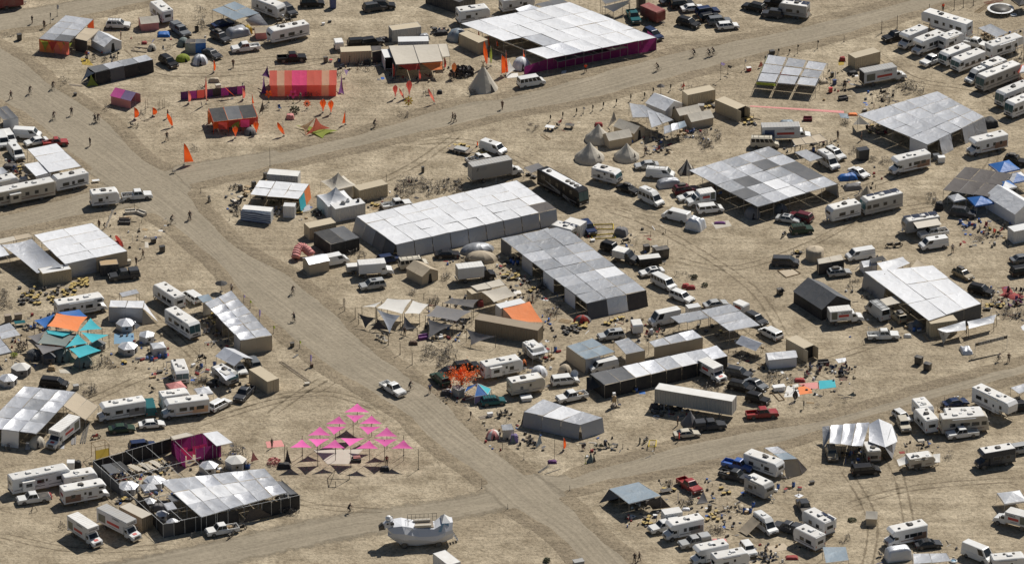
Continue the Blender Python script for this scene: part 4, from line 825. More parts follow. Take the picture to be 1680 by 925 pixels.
dome('a1',1160,262,1.3,1.6,'grey green dome tent behind the blue tent','u'); S('a1',[(1180,250),(1300,248),(1300,272),(1170,278)],2.1,2,1,'nd','blue sided booth tent between the dome tents',walls={'F':('gb',.0),'L':('g',.0),'R':('b',.0)})
tarp_heap('a1',912,270,1.1,.9,.5,'cloth_red','red inflatable cushion left of the beige wrapped bundle',name='cushion',cat='cushion'); dome('a1',962,297,.9,1.3,'small beige wrapped pop-up tent on the far left','c'); frame_rect('a1',[(850,298),(935,308),(925,333),(830,322)],'wooden frame lying beside the beige pop-up tent','wood_grey')
bikes('a1',1,1068,1070,312,316,'single bicycle standing behind the black suv')
V('suv','a1',1065,388,-56,'black','black suv parked right of the long black tunnel tent'); dome('a1',1155,362,1.4,1.3,'lime green dome tent beside the black suv','G',1.1,.9,20); dome('a1',1262,372,1.7,1.8,'pale grey dome tent with white stripe','g',1,1,0,'w')
V('sedan','a2',262,338,-50,'charcoal','charcoal car behind the pale grey dome tent')
S('a1',[(553,427),(926,350),(965,378),(602,460)],2.6,4,1,'dlgl','long black sided tunnel shade with a narrow grey roof',walls={'F':('kdkk',.45),'R':('k',.2),'B':('k',.3)},inner=False)
sail('a1',[(575,470),(625,545),(545,550)],[2.2,.05,.05],'G','lime triangle closing the end of the black tunnel shade',poles=False,name='tent_end',cat='tent flap'); sail('a1',[(552,430),(600,462),(512,520)],[2.5,2.5,.1],'g','grey cloth wing at the left end of the black tunnel shade',poles=False,name='tent_wing',cat='tent flap')
for x,y,l in ((190,595,'cyclist riding on the left road, second from the verge'),(335,565,'cyclist with a dark top nearest the long black tunnel shade'),(340,755,'cyclist beside a walker on the left road'),(600,775,'left cyclist of the pair on the left road')): cyclist('a1',x,y,l,random.choice([115,-60]))
cyclist('a1',620,770,'right cyclist of the pair on the left road',-60)
for x,y,l in ((70,628,'person at the left edge of the road, walking alone'),(452,732,'person walking mid road beside a cyclist'),(570,925,'person walking on the road near the white caravans')): person('a1',x,y,l,shirt=random.choice(['cloth_dark','cloth_brown']))
bikes('a1',3,385,430,510,545,'bicycle lying left of the low lettered fence'); planks('a1',[(435,532),(525,542)],'low row of pale boards along the left road',3,'wood_grey'); crate('a1',475,598,'small dark box left of the pink patterned tent',.6,.5,.6)
gable('a1',795,612,-30,4.6,3.6,1.9,2.9,'pU','skin_pink','small ridge tent with pink and purple patterned roof',open_front=True); bikes('a1',2,665,690,685,705,'bicycle leaning left of the pink patterned tent')
for x,y,h,l in ((850,755,2.6,'orange curved banner right of the pink patterned tent'),(965,735,1.9,'short orange banner beside the wooden posts')): feather('a1',x,y,h,.9,l,'O',10)
feather('a1',1090,805,2.9,.9,'orange leaning banner behind a walker','O',170,.9,'leaf')
for x,y in ((920,690),(935,680),(1000,695),(1010,690),(1030,685),(1042,680)): post('a1',x,y,1.9,'thin wooden post in the row right of the pink patterned tent','wooden posts by the pink patterned tent',mat='wood_grey')
bikes('a1',4,885,925,690,760,'bicycle parked among the wooden posts'); person('a1',1060,748,'person in brown in front of the leaning orange banner',shirt='cloth_brown'); person('a1',1055,888,'person striding with a long shadow above the orange fin flag',shirt='cloth_dark'); bikes('a1',2,830,880,800,815,'bicycle lying on the open ground left of the walkers')
chair(G('a1',835,800),30,'dark chair standing alone left of the striding person',None,'cloth_dark')
feather('b1',1165,195,4.6,1.7,'large orange fin flag on the corner of the two roads','O',5,0,'fin'); bikes('b2',2,135,165,85,110,'bicycle leaning beside the large orange fin flag'); chair(G('b1',1100,248),10,'black seat at the tip of the fin flag shadow',None,'cloth_dark')
# ---- second block from the left, far row
S('a2',[(262,64),(405,14),(560,84),(405,130)],2.6,2,2,'BBBB','large steel blue square shade by a parked trailer'); S('a2',[(470,128),(558,86),(622,168),(508,168)],[2.5,2.5,.4,.6],1,1,'g','grey tarp sloping down from the steel blue shade',poles=False)
V('T','a2',620,50,-42,'white','grey white travel trailer beside the steel blue shade, cut by the top edge',L=7.5); V('suv','a2',745,62,-60,'charcoal','charcoal suv behind the long white trailer'); motorbike('a2',690,135,20,'dark motorbike in front of the charcoal suv'); motorbike('a2',745,130,10,'dark quad bike in front of the charcoal suv')
tarp_heap('a2',425,195,4.6,3.0,1.7,'g','grey tarp tent with a yellow corner',25,'tarp_tent','tent'); tarp_heap('a2',490,185,1.2,2.0,1.5,'y','yellow fly sheet on the end of the grey tarp tent',25,'tarp_tent','tent'); gable('a2',572,205,10,2.4,2.2,1.5,2.1,'t','skin_pink','small tan hut tent at the nose of the long trailer')
V('suv','a2',315,232,-50,'charcoal','dark suv left of the grey tarp tent','load'); V('sedan','a2',330,150,30,'navy','dark car in the shade of the steel blue roof')
V('pickup','a2',472,296,196,'white','white pickup in front of the grey tarp tent'); V('T','a2',740,208,208,'white','long white travel trailer with black swoosh lines',L=8.6,trim='decal_dark')
V('pickup','a2',765,360,8,'black','black pickup behind the striped orange tent'); V('suv','a2',895,15,5,'black','black suv at the top edge of the photo'); crate('a2',1025,18,'blue portable toilet at the top edge',1.2,1.2,2.3,'bin_blue',15,'portable_toilet','toilet'); V('suv','a2',1290,42,20,'charcoal','charcoal suv at the top left of the big red tent row')
crate('a2',965,152,'white cooler on open ground behind the black pickup',.6,.4,.45,'rv_white'); crate('a2',1005,138,'dark crate on open ground behind the black pickup',.7,.4,.35); person('a2',395,430,'person walking behind the black bar shade',shirt='cloth_brown'); bikes('a2',5,165,205,50,170,'bicycle in the row left of the steel blue shade'); crate('a2',165,185,'black drum left of the dark suv',.7,.7,1.0)
gable('a2',838,507,1,13.0,6.2,2.5,4.2,'R','R','long tent with pink, orange and sand vertical stripes',name='striped_marquee',stripes='RSRPPRRSR',wr=.02)
for s,x in ((-1,598),(1,1070)): sail('a2',[(x-s*-10,470),(x+s*28,600),(x-s*12,598)],[2.6,.05,.05],'v',['purple flap pegged out at the left end of the striped tent','purple flap pegged out at the right end of the striped tent'][s>0],poles=False,name='tent_flap',cat='tent flap')
sail('a2',[(612,415),(575,480),(630,500)],[3.6,2.0,2.2],'v','dark purple hood over the left gable of the striped tent',poles=False,name='tent_flap',cat='tent flap')
# low patterned fence and bar
o = root('cloth_fence','low maroon and purple patterned cloth fence with posts','fence',G('a2',270,610))
fa, fb = G('a2',65,632)-o.location, G('a2',470,592)-o.location
for k in range(8):
    p0, p1 = lerp(fa,fb,k/8), lerp(fa,fb,(k+1)/8); bar('post',p0,p0+Vector((0,0,1.8)),.05,'pole_dark',o); cloth('fence_panel',[p0+Vector((0,0,1.7)),p1+Vector((0,0,1.7)),p1,p0],'vmrvnmvm'[k],o,0,3,.04)
bar('post',fb,fb+Vector((0,0,1.8)),.05,'pole_dark',o)
feather('a2',112,655,2.8,.55,'orange vertical banner at the left end of the patterned fence','R',0); feather('a2',455,632,2.6,.55,'orange vertical banner at the right end of the patterned fence','R',0); feather('a2',225,660,6.0,.4,'tall orange mast banner in front of the patterned fence','R',0,0,'leaf')
feather('a2',272,458,2.6,.4,'slim orange banner behind the patterned fence','O',0); sail('a2',[(325,535),(350,560),(420,622)],[2.6,2.2,.1],'O','thin orange streamer stretched from the patterned fence',poles=False,name='streamer',cat='streamer'); tarp_heap('a2',275,505,2.2,1.0,.9,'t','tan cloth arch behind the patterned fence',name='cloth_arch',cat='arch')
crate('a2',300,548,'pale box behind the patterned fence',1.0,.8,.9,'rv_cream'); motorbike('a2',455,545,90,'dark winged bicycle sculpture at the end of the patterned fence'); bikes('a2',2,180,215,560,580,'bicycle standing behind the patterned fence')
S('a2',[(240,688),(520,662),(550,742),(270,772)],2.7,3,1,'kdk','black roofed bar shade hung with pink and orange cloth',walls={'F':('Orr',.0,1.2),'L':('O',.0,1.6),'R':('o',.0,1.6)},polemat='O')
for x,y,m,l in ((405,775,'G','green cloth hanging on the front of the black roofed bar'),(470,775,'P','pink cloth hanging on the front of the black roofed bar'),(330,790,'r','coral swag on the front of the black roofed bar')): sail('a2',[(x-28,y-15),(x+28,y-18),(x+28,y+30),(x-28,y+30)],[2.6,2.6,1.2,1.2],m,l,0,poles=False,name='cloth_drape',cat='drape')
feather('a2',408,875,2.6,1.0,'orange bulb banner in front of the black roofed bar','O',0,0,'bulb'); feather('a2',540,850,2.8,1.0,'orange bulb banner at the right corner of the black roofed bar','O',0,0,'bulb'); feather('a2',235,800,3.4,.7,'orange and yellow carved mast at the left corner of the bar','o',0,0,'feather'); feather('a2',258,770,2.6,.5,'orange dragon banner beside the left mast of the bar','R',0,0,'leaf')
dome('a2',500,825,1.2,1.3,'clear grey dome in the right half of the black roofed bar','e'); sail('a2',[(580,640),(555,725),(595,690)],[2.8,.3,.4],'n','brown sail on the right side of the black roofed bar',.1,poles=True,pn=[0]); bikes('a2',2,595,610,680,700,'bicycle behind the brown sail')
feather('a2',515,665,2.4,.35,'slim orange pennant behind the black roofed bar','O',0,0,'tri')
flower('a2',620,650,1.9,.75,'orange five petal flower before the left end of the striped tent','O',5,'o',60); flower('a2',775,655,2.0,.85,'pink five petal flower before the striped tent','P',5,'r',60); flower('a2',862,690,1.2,.75,'round orange flower disc on the ground','O',10,'n',70)
feather('a2',962,715,3.0,1.15,'tall orange tulip banner, left of the pair','O',0,0,'bulb'); feather('a2',1012,722,3.0,1.05,'tall orange tulip banner, right of the pair','O',0,0,'bulb'); feather('a2',1105,790,3.2,.6,'thin orange spire right of the tulip banners','O',180,0,'tri'); feather('a2',715,862,3.0,.9,'orange leaf banner leaning left before the pyramid tent','O',0,-1.2,'leaf')
chair(G('a2',690,695),-60,'blue camp chair before the striped tent',None,'cloth_blue'); shrub('a2',785,712,1.0,1.3,'dark green bush before the striped tent'); tarp_heap('a2',755,735,1.6,1.4,1.0,'skin_pink','dusty pink beanbag before the striped tent',name='beanbag',cat='beanbag'); bikes('a2',7,850,920,600,620,'bicycle in the row at the foot of the striped tent'); bikes('a2',2,735,760,630,640,'bicycle by the pink flower'); person('a2',820,640,'person by the bicycles at the striped tent',pose='stand')
sail('a2',[(785,790),(960,875),(1060,825),(880,800)],[.5,.15,.4,.5],'G','lime star cloth spread on the ground under the pyramid tent',.5,poles=False,name='star_cloth',cat='cloth'); 
sail('a2',[(918,742),(815,800),(850,858)],[3.2,.6,.1],'S','cream and orange side of the star shaped pyramid tent',.35,pn=[0]); sail('a2',[(918,742),(850,858),(1010,812)],[3.2,.1,.3],'R','red orange side of the star shaped pyramid tent',.35,poles=False)
sail('a2',[(1095,440),(1125,445),(1110,480)],[1.6,1.6,.3],'U','lilac cloth figure right of the striped tent',.1,poles=False,name='cloth_figure',cat='figure'); bikes('a2',3,1050,1090,465,495,'bicycle at the right end of the striped tent')
V('cont','a2',1170,348,6,'container_tan','tan shipping container behind the striped tent'); V('ct','a2',1062,285,-80,'paint_white','small white trailer behind the tan container',L=2.4,W=1.7,H=1.9); tarp_heap('a2',1195,268,1.7,1.5,1.1,'k','black covered tank behind the tan container, left one',name='covered_tank',cat='tank'); tarp_heap('a2',1268,262,1.7,1.5,1.1,'k','black covered tank behind the tan container, right one',name='covered_tank',cat='tank'); crate('a2',980,378,'black smoker grill left of the tan container',.8,.6,1.2); crate('a2',1012,385,'white cooler with red stripe left of the tan container',.6,.5,.5,'rv_white',0,'cooler','cooler','cooler_red')
bikes('a2',7,1180,1250,400,450,'bicycle in front of the tan container'); person('a2',1130,400,'person in black at the wall of the tan container',pose='stand'); tarp_heap('a2',1240,395,1.3,.9,.9,'k','black barbecue cover in front of the tan container',name='barbecue',cat='barbecue')
# ---- stage and tipi
V('suv','a3',265,30,3,'black','black suv near the top edge above the stage','rack'); V('cont','a3',690,-5,-40,'container_dark','black container cut off by the top edge',L=9.0,W=5.0,H=2.8)
V('cont','a3',402,205,18,'container_grey','olive grey container with a ribbed roof behind the stage',roofmat='container_tan'); tarp_heap('a3',630,205,2.8,1.6,.9,'k','black furniture pile under cover behind the stage',15); chairs('a3',4,585,660,195,225,'dark chair behind the stage'); crate('a3',590,188,'black chest behind the stage',.9,.7,.7); dome('a3',735,215,2.0,2.2,'blue grey dome tent left of the tan container','B',1.1,1,0,'g'); tarp_heap('a3',520,230,2.4,1.4,1.1,'g','grey tarped generator behind the stage roof',10)
V('T','a3',832,92,18,'white','white trailer behind the big white roof',L=6.6); V('T','a3',1110,22,20,'white','travel trailer at the top edge behind the big white roof',L=7.0)
S('a3',[(300,292),(612,282),(642,390),(345,412)],3.1,2,1,'cc','cream stage canopy with dark front and coral swags',sag=.25,walls={'B':('kk',.0),'L':('k',.0)}); V('cont','a3',455,285,3,'container_white','white container at the back of the stage',L=6.06); V('cont','a3',300,375,-80,'container_white','white container at the left side of the stage',L=4.0,W=2.4,H=2.6,open_end=1); S('a3',[(610,282),(668,280),(686,358),(640,362)],2.7,1,1,'c','cream flap roof at the right side of the stage')
for a,b,m in ((350,500,'r'),(500,640,'o')): sail('a3',[(a,410-(a-350)*.07),(b,404-(b-350)*.07),(b,440),((a+b)/2,448)],[2.9,2.9,2.1,1.7],m,['coral','orange'][m=='o']+' swag along the front of the stage',.1,poles=False,name='cloth_swag',cat='drape')
for x,y,h,l in ((325,500,3.3,'red orange banner at the left front of the stage'),(490,515,2.4,'coral banner in the middle of the stage front'),(650,440,2.6,'pink banner at the right front of the stage')): feather('a3',x,y,h,.4,l,'r',0)
V('suv','a3',115,268,10,'black','black covered car behind the tan container row'); V('suv','a3',190,262,20,'black','second black car behind the tan container row'); S('a3',[(190,295),(250,292),(255,320),(195,330)],2.5,1,1,'n','dark brown awning between the tan container and the stage',walls={'F':('n',0)})
tarp_heap('a3',265,248,2.2,1.2,.9,'n','brown junk pile left of the olive container',5)
V('cont','a3',835,270,-49,'container_tan','tan container left of the big white roof'); person('a3',712,505,'person under the orange totem right of the stage',pose='stand'); person('a3',690,510,'second person under the orange totem',pose='stand'); feather('a3',712,490,3.2,.9,'orange and yellow totem puppet right of the stage','o',0,0,'bulb')
shrub('a3',765,465,2.4,1.0,'brown camouflage net heap between the stage and the tipi','n',300,'net_heap','net')
bell('a3',897,480,3.0,5.4,'pale tall tipi beside the road','c',tipi=True); feather('a3',918,425,5.6,.8,'orange hand shaped banner behind the tipi','O',0,-.5,'leaf'); feather('a3',945,420,4.3,.5,'lime and pink streamer banner right of the tipi','G',0,0,'leaf')
for x,y,h,l in ((1012,480,4.6,'broad orange banner column right of the tipi'),(1040,480,5.4,'tall orange spire right of the tipi'),(925,300,2.6,'orange spire beside the tan container, near one'),(865,245,1.6,'small orange pennant at the edge of the big white roof, left'),(980,300,1.8,'small orange pennant at the edge of the big white roof, middle'),(1150,400,3.0,'orange spire in front of the white dome tent'),(795,150,1.4,'small orange pennant at the far corner of the big white roof')): feather('a3',x,y,h,1.2 if 'broad' in l else .45,l,'O',0,0,'feather' if 'broad' in l else 'tri')
dome('a3',1140,395,1.9,2.2,'white dome tent under the torn corner of the big white roof','w'); sail('a3',[(1060,380),(1100,440),(1040,490)],[2.5,.4,.2],'a','white sail between the orange column and the white dome tent',pn=[0]); rug('a3',[(1045,470),(1115,462),(1120,488),(1050,496)],'a','white sheet on the ground behind the white van')
V('pvan','a3',1200,512,22,'white','white passenger van parked at the tipi side road edge'); bikes('a3',3,800,850,580,605,'bicycle lying in front of the tipi')
cyclist('a3',210,808,'cyclist at the verge below the flower banners',20); bikes('a3',3,360,430,730,745,'bicycle lying in the verge below the flower banners'); person('a3',705,765,'left walker of the pair on the upper road'); person('a3',720,772,'right walker of the pair on the upper road'); person('a3',1017,692,'person in brown walking alone on the upper road',shirt='cloth_brown',legs='cloth_brown')
feather('a3',340,625,3.0,.9,'coral tulip banner, leftmost of the flower group','r',0,0,'bulb'); feather('a3',428,612,3.5,1.1,'red tulip banner, largest of the flower group','r',0,0,'bulb'); feather('a3',395,635,2.6,.5,'leaning coral banner between the tulip banners','R',0,-.9,'leaf'); flower('a3',425,665,.9,.9,'yellow flower disc at the foot of the tulip banners','y',8,'o',60); feather('a3',588,660,3.4,.6,'leaning coral banner right of the yellow flower','R',0,-1.2,'leaf')
chair(G('a3',560,600),0,'dark chair left of the black beanbag',None,'cloth_dark'); tarp_heap('a3',622,580,1.0,.9,.7,'k','black beanbag behind the leaning coral banner',name='beanbag',cat='beanbag'); bikes('a3',2,520,550,590,610,'bicycle behind the leaning coral banner')
# ---- big white roof
S('f',[(935,4),(1077,62),(898,97),(756,39)],3.2,4,6,'wwwwwwwwwwwwwwwwwwlsww.w','huge white panelled roof with a torn corner and magenta wall',sag=.18,wr=.08)
o = root('cloth_wall','long magenta cloth wall beside the upper road','wall',P(975,115)); wa, wb = P(860,122)-o.location, P(1077,82)-o.location
for k in range(9):
    p0, p1 = lerp(wa,wb,k/9), lerp(wa,wb,(k+1)/9); hh = 2.6 if k > 1 else 1.6+.5*k; bar('post',p0,p0+Vector((0,0,hh+.1)),.05,'pole_steel',o); cloth('wall_panel',[p0+Vector((0,0,hh)),p1+Vector((0,0,2.6 if k > 0 else 2.1)),p1+Vector((0,-.15,0)),p0+Vector((0,-.15,0))],'m',o,0,5,.12)
wc = P(1077,82)-o.location; wd = P(1062,70)-o.location; cloth('wall_panel',[wc+Vector((0,0,2.6)),wd+Vector((0,0,2.6)),wd,wc],'m',o,0,4,.08)
S('f',[(905,94),(1010,72),(1030,78),(915,102)],2.2,4,1,'ddkc','added dark strip for the gaps under the torn edge of the white roof',inner=False)  # panels added low, mostly dark, to stand for the dark gaps in the roof
S('a4',[(20,60),(110,30),(180,55),(70,98)],3.0,1,1,'s','silver roof piece left of the huge white roof'); S('a4',[(150,30),(300,-10),(350,15),(200,55)],2.9,2,1,'dd','dark roof strip behind the huge white roof')
sail('a4',[(570,45),(745,0),(740,25),(640,78)],[3.2,3.0,1.6,1.4],'w','white slack tarp hanging off the far edge of the white roof',.1,sag=.4); S('a4',[(560,-5),(650,-25),(700,0),(590,30)],3,1,1,'d','dark grey roof piece at the top edge of the photo'); person('a4',465,460,'person in orange at the foot of the magenta wall',shirt='O',pose='stand'); rug('a4',[(315,450),(345,445),(340,465),(310,468)],'a','white sheet at the foot of the magenta wall')
V('pickup','a4',768,100,-78,'teal','dark teal pickup right of the huge white roof'); V('ct','a4',890,88,-48,'container_red','dark red box trailer near the top edge',L=5.0,W=2.5,H=2.7); V('suv','a4',893,215,-55,'navy','dark blue suv at the right corner of the huge white roof'); crate('a4',815,20,'dark cabinet at the top edge right of the white roof',1.6,1.4,2.4)
for x,y,d,p,l,k in ((1115,142,-35,'black','black suv, nearest the road in the parked cluster','suv'),(1075,22,15,'black','black car at the far side of the parked cluster','suv'),(1140,50,15,'white','white sedan among the dark parked cluster','sedan'),(1235,68,20,'navy','dark blue suv behind the grey one in the parked cluster','suv'),(1250,105,25,'black','black car in the middle of the parked cluster','hatch'),(1005,5,20,'charcoal','dark car cut by the top edge at the left of the cluster','sedan')): V(k,'a4',x,y,d,p,l)
V('suv','a5',232,130,12,'grey','grey suv beside the white minivan in the parked cluster'); V('hatch','a5',285,162,12,'white','white minivan like car at the front of the parked cluster')
for x,y,l in ((920,450,'cyclist on the upper road beside the magenta wall'),(1150,360,'cyclist on the upper road, left of a riding pair'),(1245,360,'left cyclist of the riding pair on the upper road'),(1272,352,'right cyclist of the riding pair on the upper road')): cyclist('a4',x,y,l,200)
parasol('a4',940,600,2.4,.85,'brown parasol standing at the edge of the upper road')
for k,(x,y) in enumerate(((1000,575),(890,597),(835,627),(748,640),(657,668),(575,688),(508,706),(405,728),(318,752),(240,770))): post('a4',x,y,1.5,'dark little flag in the row along the upper road verge','flags along the upper road verge','E',fw=.3,fh=.8)
post('a4',450,720,1.5,'white sign post in the row of dark flags',None,'w',fw=.5,fh=.4); table('a4',240,800,'white topped table near the flag row',1.8,1.2,-20,'rv_white'); table('a4',365,788,'dark folding table near the flag row',1.7,1.2,-15,'plastic_black'); chair(G('a4',292,805),40,'dark chair between the two tables near the flag row',None,'cloth_dark'); chair(G('a4',300,785),140,'red brown chair between the two tables near the flag row',None,'cloth_red')
bikes('a4',4,115,165,770,825,'bicycle in the heap right of the yard corner'); ladder('a4',(190,850),(235,882),'wooden ladder frame lying near the bicycle heap',.7,mat='wood')
sail('a4',[(1085,520),(1095,545),(1070,560)],[1.5,.5,.2],'r','small red art flag near the parasol',.1,pn=[0],name='art_flag',cat='flag'); bikes('a4',4,1060,1240,545,575,'bicycle parked along the fence right of the parasol')
# ---- bell tent camp
gable('a4',962,660,-45,5.2,4.8,1.9,3.2,'w','w','white ridge tent next to the bell tent camp'); S('a4',[(740,655),(835,668),(960,740),(760,745)],2.7,2,1,'gg','grey shade roof left of the white ridge tent',inner=False); S('a4',[(850,695),(950,720),(1020,760),(880,810)],2.7,2,1,'lg','pale grey shade roof in front of the white ridge tent'); S('a4',[(960,800),(1090,765),(1105,800),(960,850)],2.5,3,1,'gsB','small grey solar roof at the front of the bell tent camp')
gable('a4',1105,712,26,4.6,3.0,1.8,2.6,'c','t','cream ridge tent, the back one of a parallel pair'); gable('a4',1180,748,26,4.8,3.2,1.8,2.7,'c','t','cream ridge tent, the front one of a parallel pair'); gable('a4',742,815,-42,5.2,3.2,1.8,2.8,'c','t','tan ridge tent behind the bell tents'); gable('a4',665,870,24,4.8,3.0,1.9,2.8,'c','t','tan ridge tent between the bell tents')
sail('a4',[(645,700),(660,760),(605,810)],[2.6,1.9,.1],'t','tan side flap at the left of the bell tent camp',.05,poles=False,name='tent_flap',cat='tent flap')
bell('a4',545,835,2.6,3.4,'pale bell tent at the back of the bell tent camp','c'); bell('b4',490,105,2.9,3.7,'large pale bell tent at the front left of the bell tent camp','c'); bell('b4',725,105,2.5,3.2,'ribbed bell tent at the front right of the bell tent camp','c'); tarp_heap('a4',548,785,1.6,1.0,.7,'cloth_red','red cushion pile behind the bell tents',name='cushion',cat='cushion')
V('cont','a4',1180,608,26,'container_tan','tan container beside the parallel cream tents',L=6.06); crate('a4',1195,680,'grey water tank in front of the tan container',1.2,1.1,1.2,'container_grey',0,'water_tank','tank'); totes('a4',6,1215,1290,645,690,'tote between the tan containers')
V('cont','a5',302,688,-47,'container_tan','tan container with open dark doors',open_end=1); totes('a5',7,380,450,745,790,'tote in front of the open tan container')
bikes('a4',14,1010,1240,820,900,'bicycle parked in front of the cream tents'); person('b4',843,135,'person standing right of the bell tents',pose='stand'); chairs('b4',5,850,1000,90,125,'chair under the shade of the bell tent camp')
# ---- far right block
V('suv','a5',450,42,150,'black','black suv near the top right road','tyre'); V('jeep','a5',580,15,160,'black','black off roader at the top edge right'); V('jeep','a5',568,85,165,'charcoal','charcoal off roader hitched to a silver caravan'); V('T','a5',705,62,160,'grey','silver caravan with black roof squares behind an off roader',L=6.0,solar=5); bikes('a5',1,785,790,95,110,'bicycle on the back of the silver caravan')
S('a5',[(535,347),(918,402),(840,548),(466,518)],2.5,3,3,'lglllglll','open grey shade of nine panels with lime fringe',walls={'F':('G..',.0,1.9),'L':('GG.',.0,1.9)},gap=.22); crate('a5',565,332,'dark box behind the nine panel shade',1.0,.9,.8)
for x,y,m,l in ((645,470,'R','pink cloth hanging inside the nine panel shade'),(710,475,'y','yellow cloth hanging inside the nine panel shade')): sail('a5',[(x-30,y-12),(x+30,y-10),(x+30,y+15),(x-30,y+15)],[2.3,2.3,1.6,1.6],m,l,0,poles=False,name='cloth_drape',cat='drape')
for x,y,h,f,l in ((240,505,3.8,'U','tall pole with a lilac flag left of the nine panel shade'),(285,470,2.0,'E','dark tufted post right of the lilac flag'),(393,440,2.2,'w','post with a white flag left of the red cooler'),(518,405,1.8,'E','dark tufted post behind the pink tent'),(603,345,1.3,'E','dark tufted post behind the nine panel shade, left'),(672,345,1.2,'E','dark tufted post behind the nine panel shade, middle'),(725,340,2.0,'E','dark tufted post behind the nine panel shade, right'),(852,310,1.9,'E','dark tufted post alone right of the nine panel shade'),(1258,215,2.9,None,'tall bare post by the upper right road'),(1020,265,1.5,None,'short bare post by the upper right road')): post('a5',x,y,h,l,None,f,fw=.35 if 'lilac' not in l else 1.0,fh=.5)
crate('a5',418,438,'red cooler on the verge by the nine panel shade',.9,.7,.8,'cooler_red',20,'cooler','cooler','rv_white'); sail('a5',[(495,385),(475,430),(515,420)],[1.6,.1,.1],'skin_pink','small pink tent left of the nine panel shade',.1,poles=False,name='tent_flap',cat='tent flap')
V('cont','a5',1148,372,32,'container_tan','tan container beside the long rental truck'); tarp_heap('a5',1010,372,1.2,1.0,.9,'cloth_red','red cloth pile left of the tan container',name='cloth_pile',cat='cloth'); rug('a5',[(985,385),(1020,380),(1020,410),(985,415)],'y','yellow cloth at the end of the tan container'); tarp_heap('a5',1075,460,2.0,1.2,.7,'k','dark table pile between the tan container and the rental truck',20)
V('truck','a6',420,472,24,'white','long white moving truck with red band beside the tan container',Lb=7.2,ramp=True,attic=False); bikes('a6',14,330,500,575,650,'bicycle between the moving truck and the large grey roof'); bikes('a6',30,520,690,525,600,'bicycle in the brown heap behind the large grey roof')
crate('a5',945,472,'black bin right of the nine panel shade',.6,.6,.9); crate('a5',960,520,'dark blue bin right of the nine panel shade',.7,.6,1.0,'bin_blue'); crate('a5',935,570,'red bin right of the nine panel shade',.7,.6,1.0,'cooler_red'); person('a5',1025,560,'person beside the moving truck ramp',pose='stand'); sofa('a5',1015,620,20,'black lounger below the moving truck','cloth_dark',1.7); tarp_heap('a5',885,510,1.8,2.2,.7,'t','pale furniture pile at the right end of the nine panel shade',20)
o = rug('a5',[(425,668),(1020,702),(1020,717),(425,675)],'skin_pink','long pink ribbon cloth lying on the ground'); rug('a5',[(985,715),(1040,720),(1055,750),(1000,745)],'B','teal cloth at the end of the pink ribbon'); tarp_heap('a5',1075,722,1.8,1.0,.4,'o','orange cloth pile at the end of the pink ribbon',name='cloth_pile',cat='cloth'); sofa('a5',790,752,0,'maroon beanbag sofa below the pink ribbon','paint_maroon',1.6); crate('a5',1150,700,'black chest behind the large grey roof',1.0,.4,.4)
person('a5',980,880,'person in black between the truck and the grey roof',pose='stand'); person('a5',1130,890,'person by the left corner of the large grey roof',pose='stand'); bikes('a5',4,1015,1040,770,805,'bicycle left of the large grey roof')
V('truck','a5',655,838,4,'white','moving truck with dark blue mural behind a cream van',Lb=7.4,side='decal_blue',attic=False); V('pvan','a5',520,898,-3,'cream','cream passenger van in front of the blue mural truck','rack'); S('a5',[(690,885),(865,848),(915,890),(712,922)],2.4,3,1,'ttt','tan awning of three panels right of the cream van'); tarp_heap('a5',660,770,2.6,1.4,.6,'B','grey blue tarp heap behind the mural truck')
bikes('a5',12,110,250,810,900,'bicycle in front of the tan containers'); bikes('a5',5,120,180,890,925,'bicycle above the striped bell tent')
o = root('trampoline','round trampoline with pale safety pads','trampoline',at_px('a6',1162,62,.6)); part('bed',cylm(2.2,.03,24),'plastic_black',o,(0,0,.85))
for k in range(12): a = k*math.pi/6; part('pad',MB().add([(2.15*math.cos(a+b),2.15*math.sin(a+b),.88) for b in (0,.26,.5)]+[(2.75*math.cos(a+b),2.75*math.sin(a+b),.86) for b in (0,.26,.5)],[(0,1,4,3),(1,2,5,4)]).mesh('pad'),'rv_white',o); bar('leg',(2.6*math.cos(a),2.6*math.sin(a),0),(2.6*math.cos(a),2.6*math.sin(a),.84),.04,'steel',o)
o = root('paddling_pool','small white paddling pool beside the trampoline','pool',at_px('a6',1243,97,.1)); part('rim',cached('pool',lambda:MB().torus((0,0,.15),.6,.13,'z',16,6).mesh('pool')),'rv_white',o); part('water',cylm(.58,.05,16),'paint_skyblue',o,(0,0,.08))
for x,y,h in ((868,65,2.6),(926,50,2.4),(990,38,2.0),(712,62,1.2),(410,210,2.6),(508,180,2.8)): post('a6',x,y,h,'tall dark roadside post near the caravans','dark roadside posts',mat='pole_dark',r=.06)
person('a6',798,75,'person in orange behind the fifth wheel',shirt='O',pose='stand'); ladder('a6',(1010,80),(1110,12),'brown lattice fence piece at the top right',.9,'lattice','wood','lattice',.5); ladder('a6',(1065,22),(1170,0),'red lattice fence at the top right edge',.9,'lattice','paint_red','lattice',.4); popup('a6',1300,20,'dark canopy cut by the top right corner',3.4,2.0,2.6,'k')
V('F','a6',822,155,142,'white','long white fifth wheel parked across the row of motorhomes',L=11,slide=1); V('pickup','a6',500,225,-150,'black','black pickup left of the row of motorhomes')
V('C','a6',605,240,224,'white','white motorhome with orange stripe, leftmost of the row',L=6.6,trim='decal_red'); V('C','a6',702,275,222,'white','white motorhome with a dark front, second of the row',L=7.4,trim='decal_dark'); V('pickup','a6',732,375,222,'white','white pickup nosing out between two motorhomes','cover'); V('T','a6',845,260,42,'white','short white trailer behind the white pickup',L=5.2); V('B','a6',870,352,222,'white','plain white motorhome in the middle of the row',L=7.0); V('B','a6',955,388,222,'white','white motorhome with brown mural at the row front',L=7.6,trim='decal_brown')
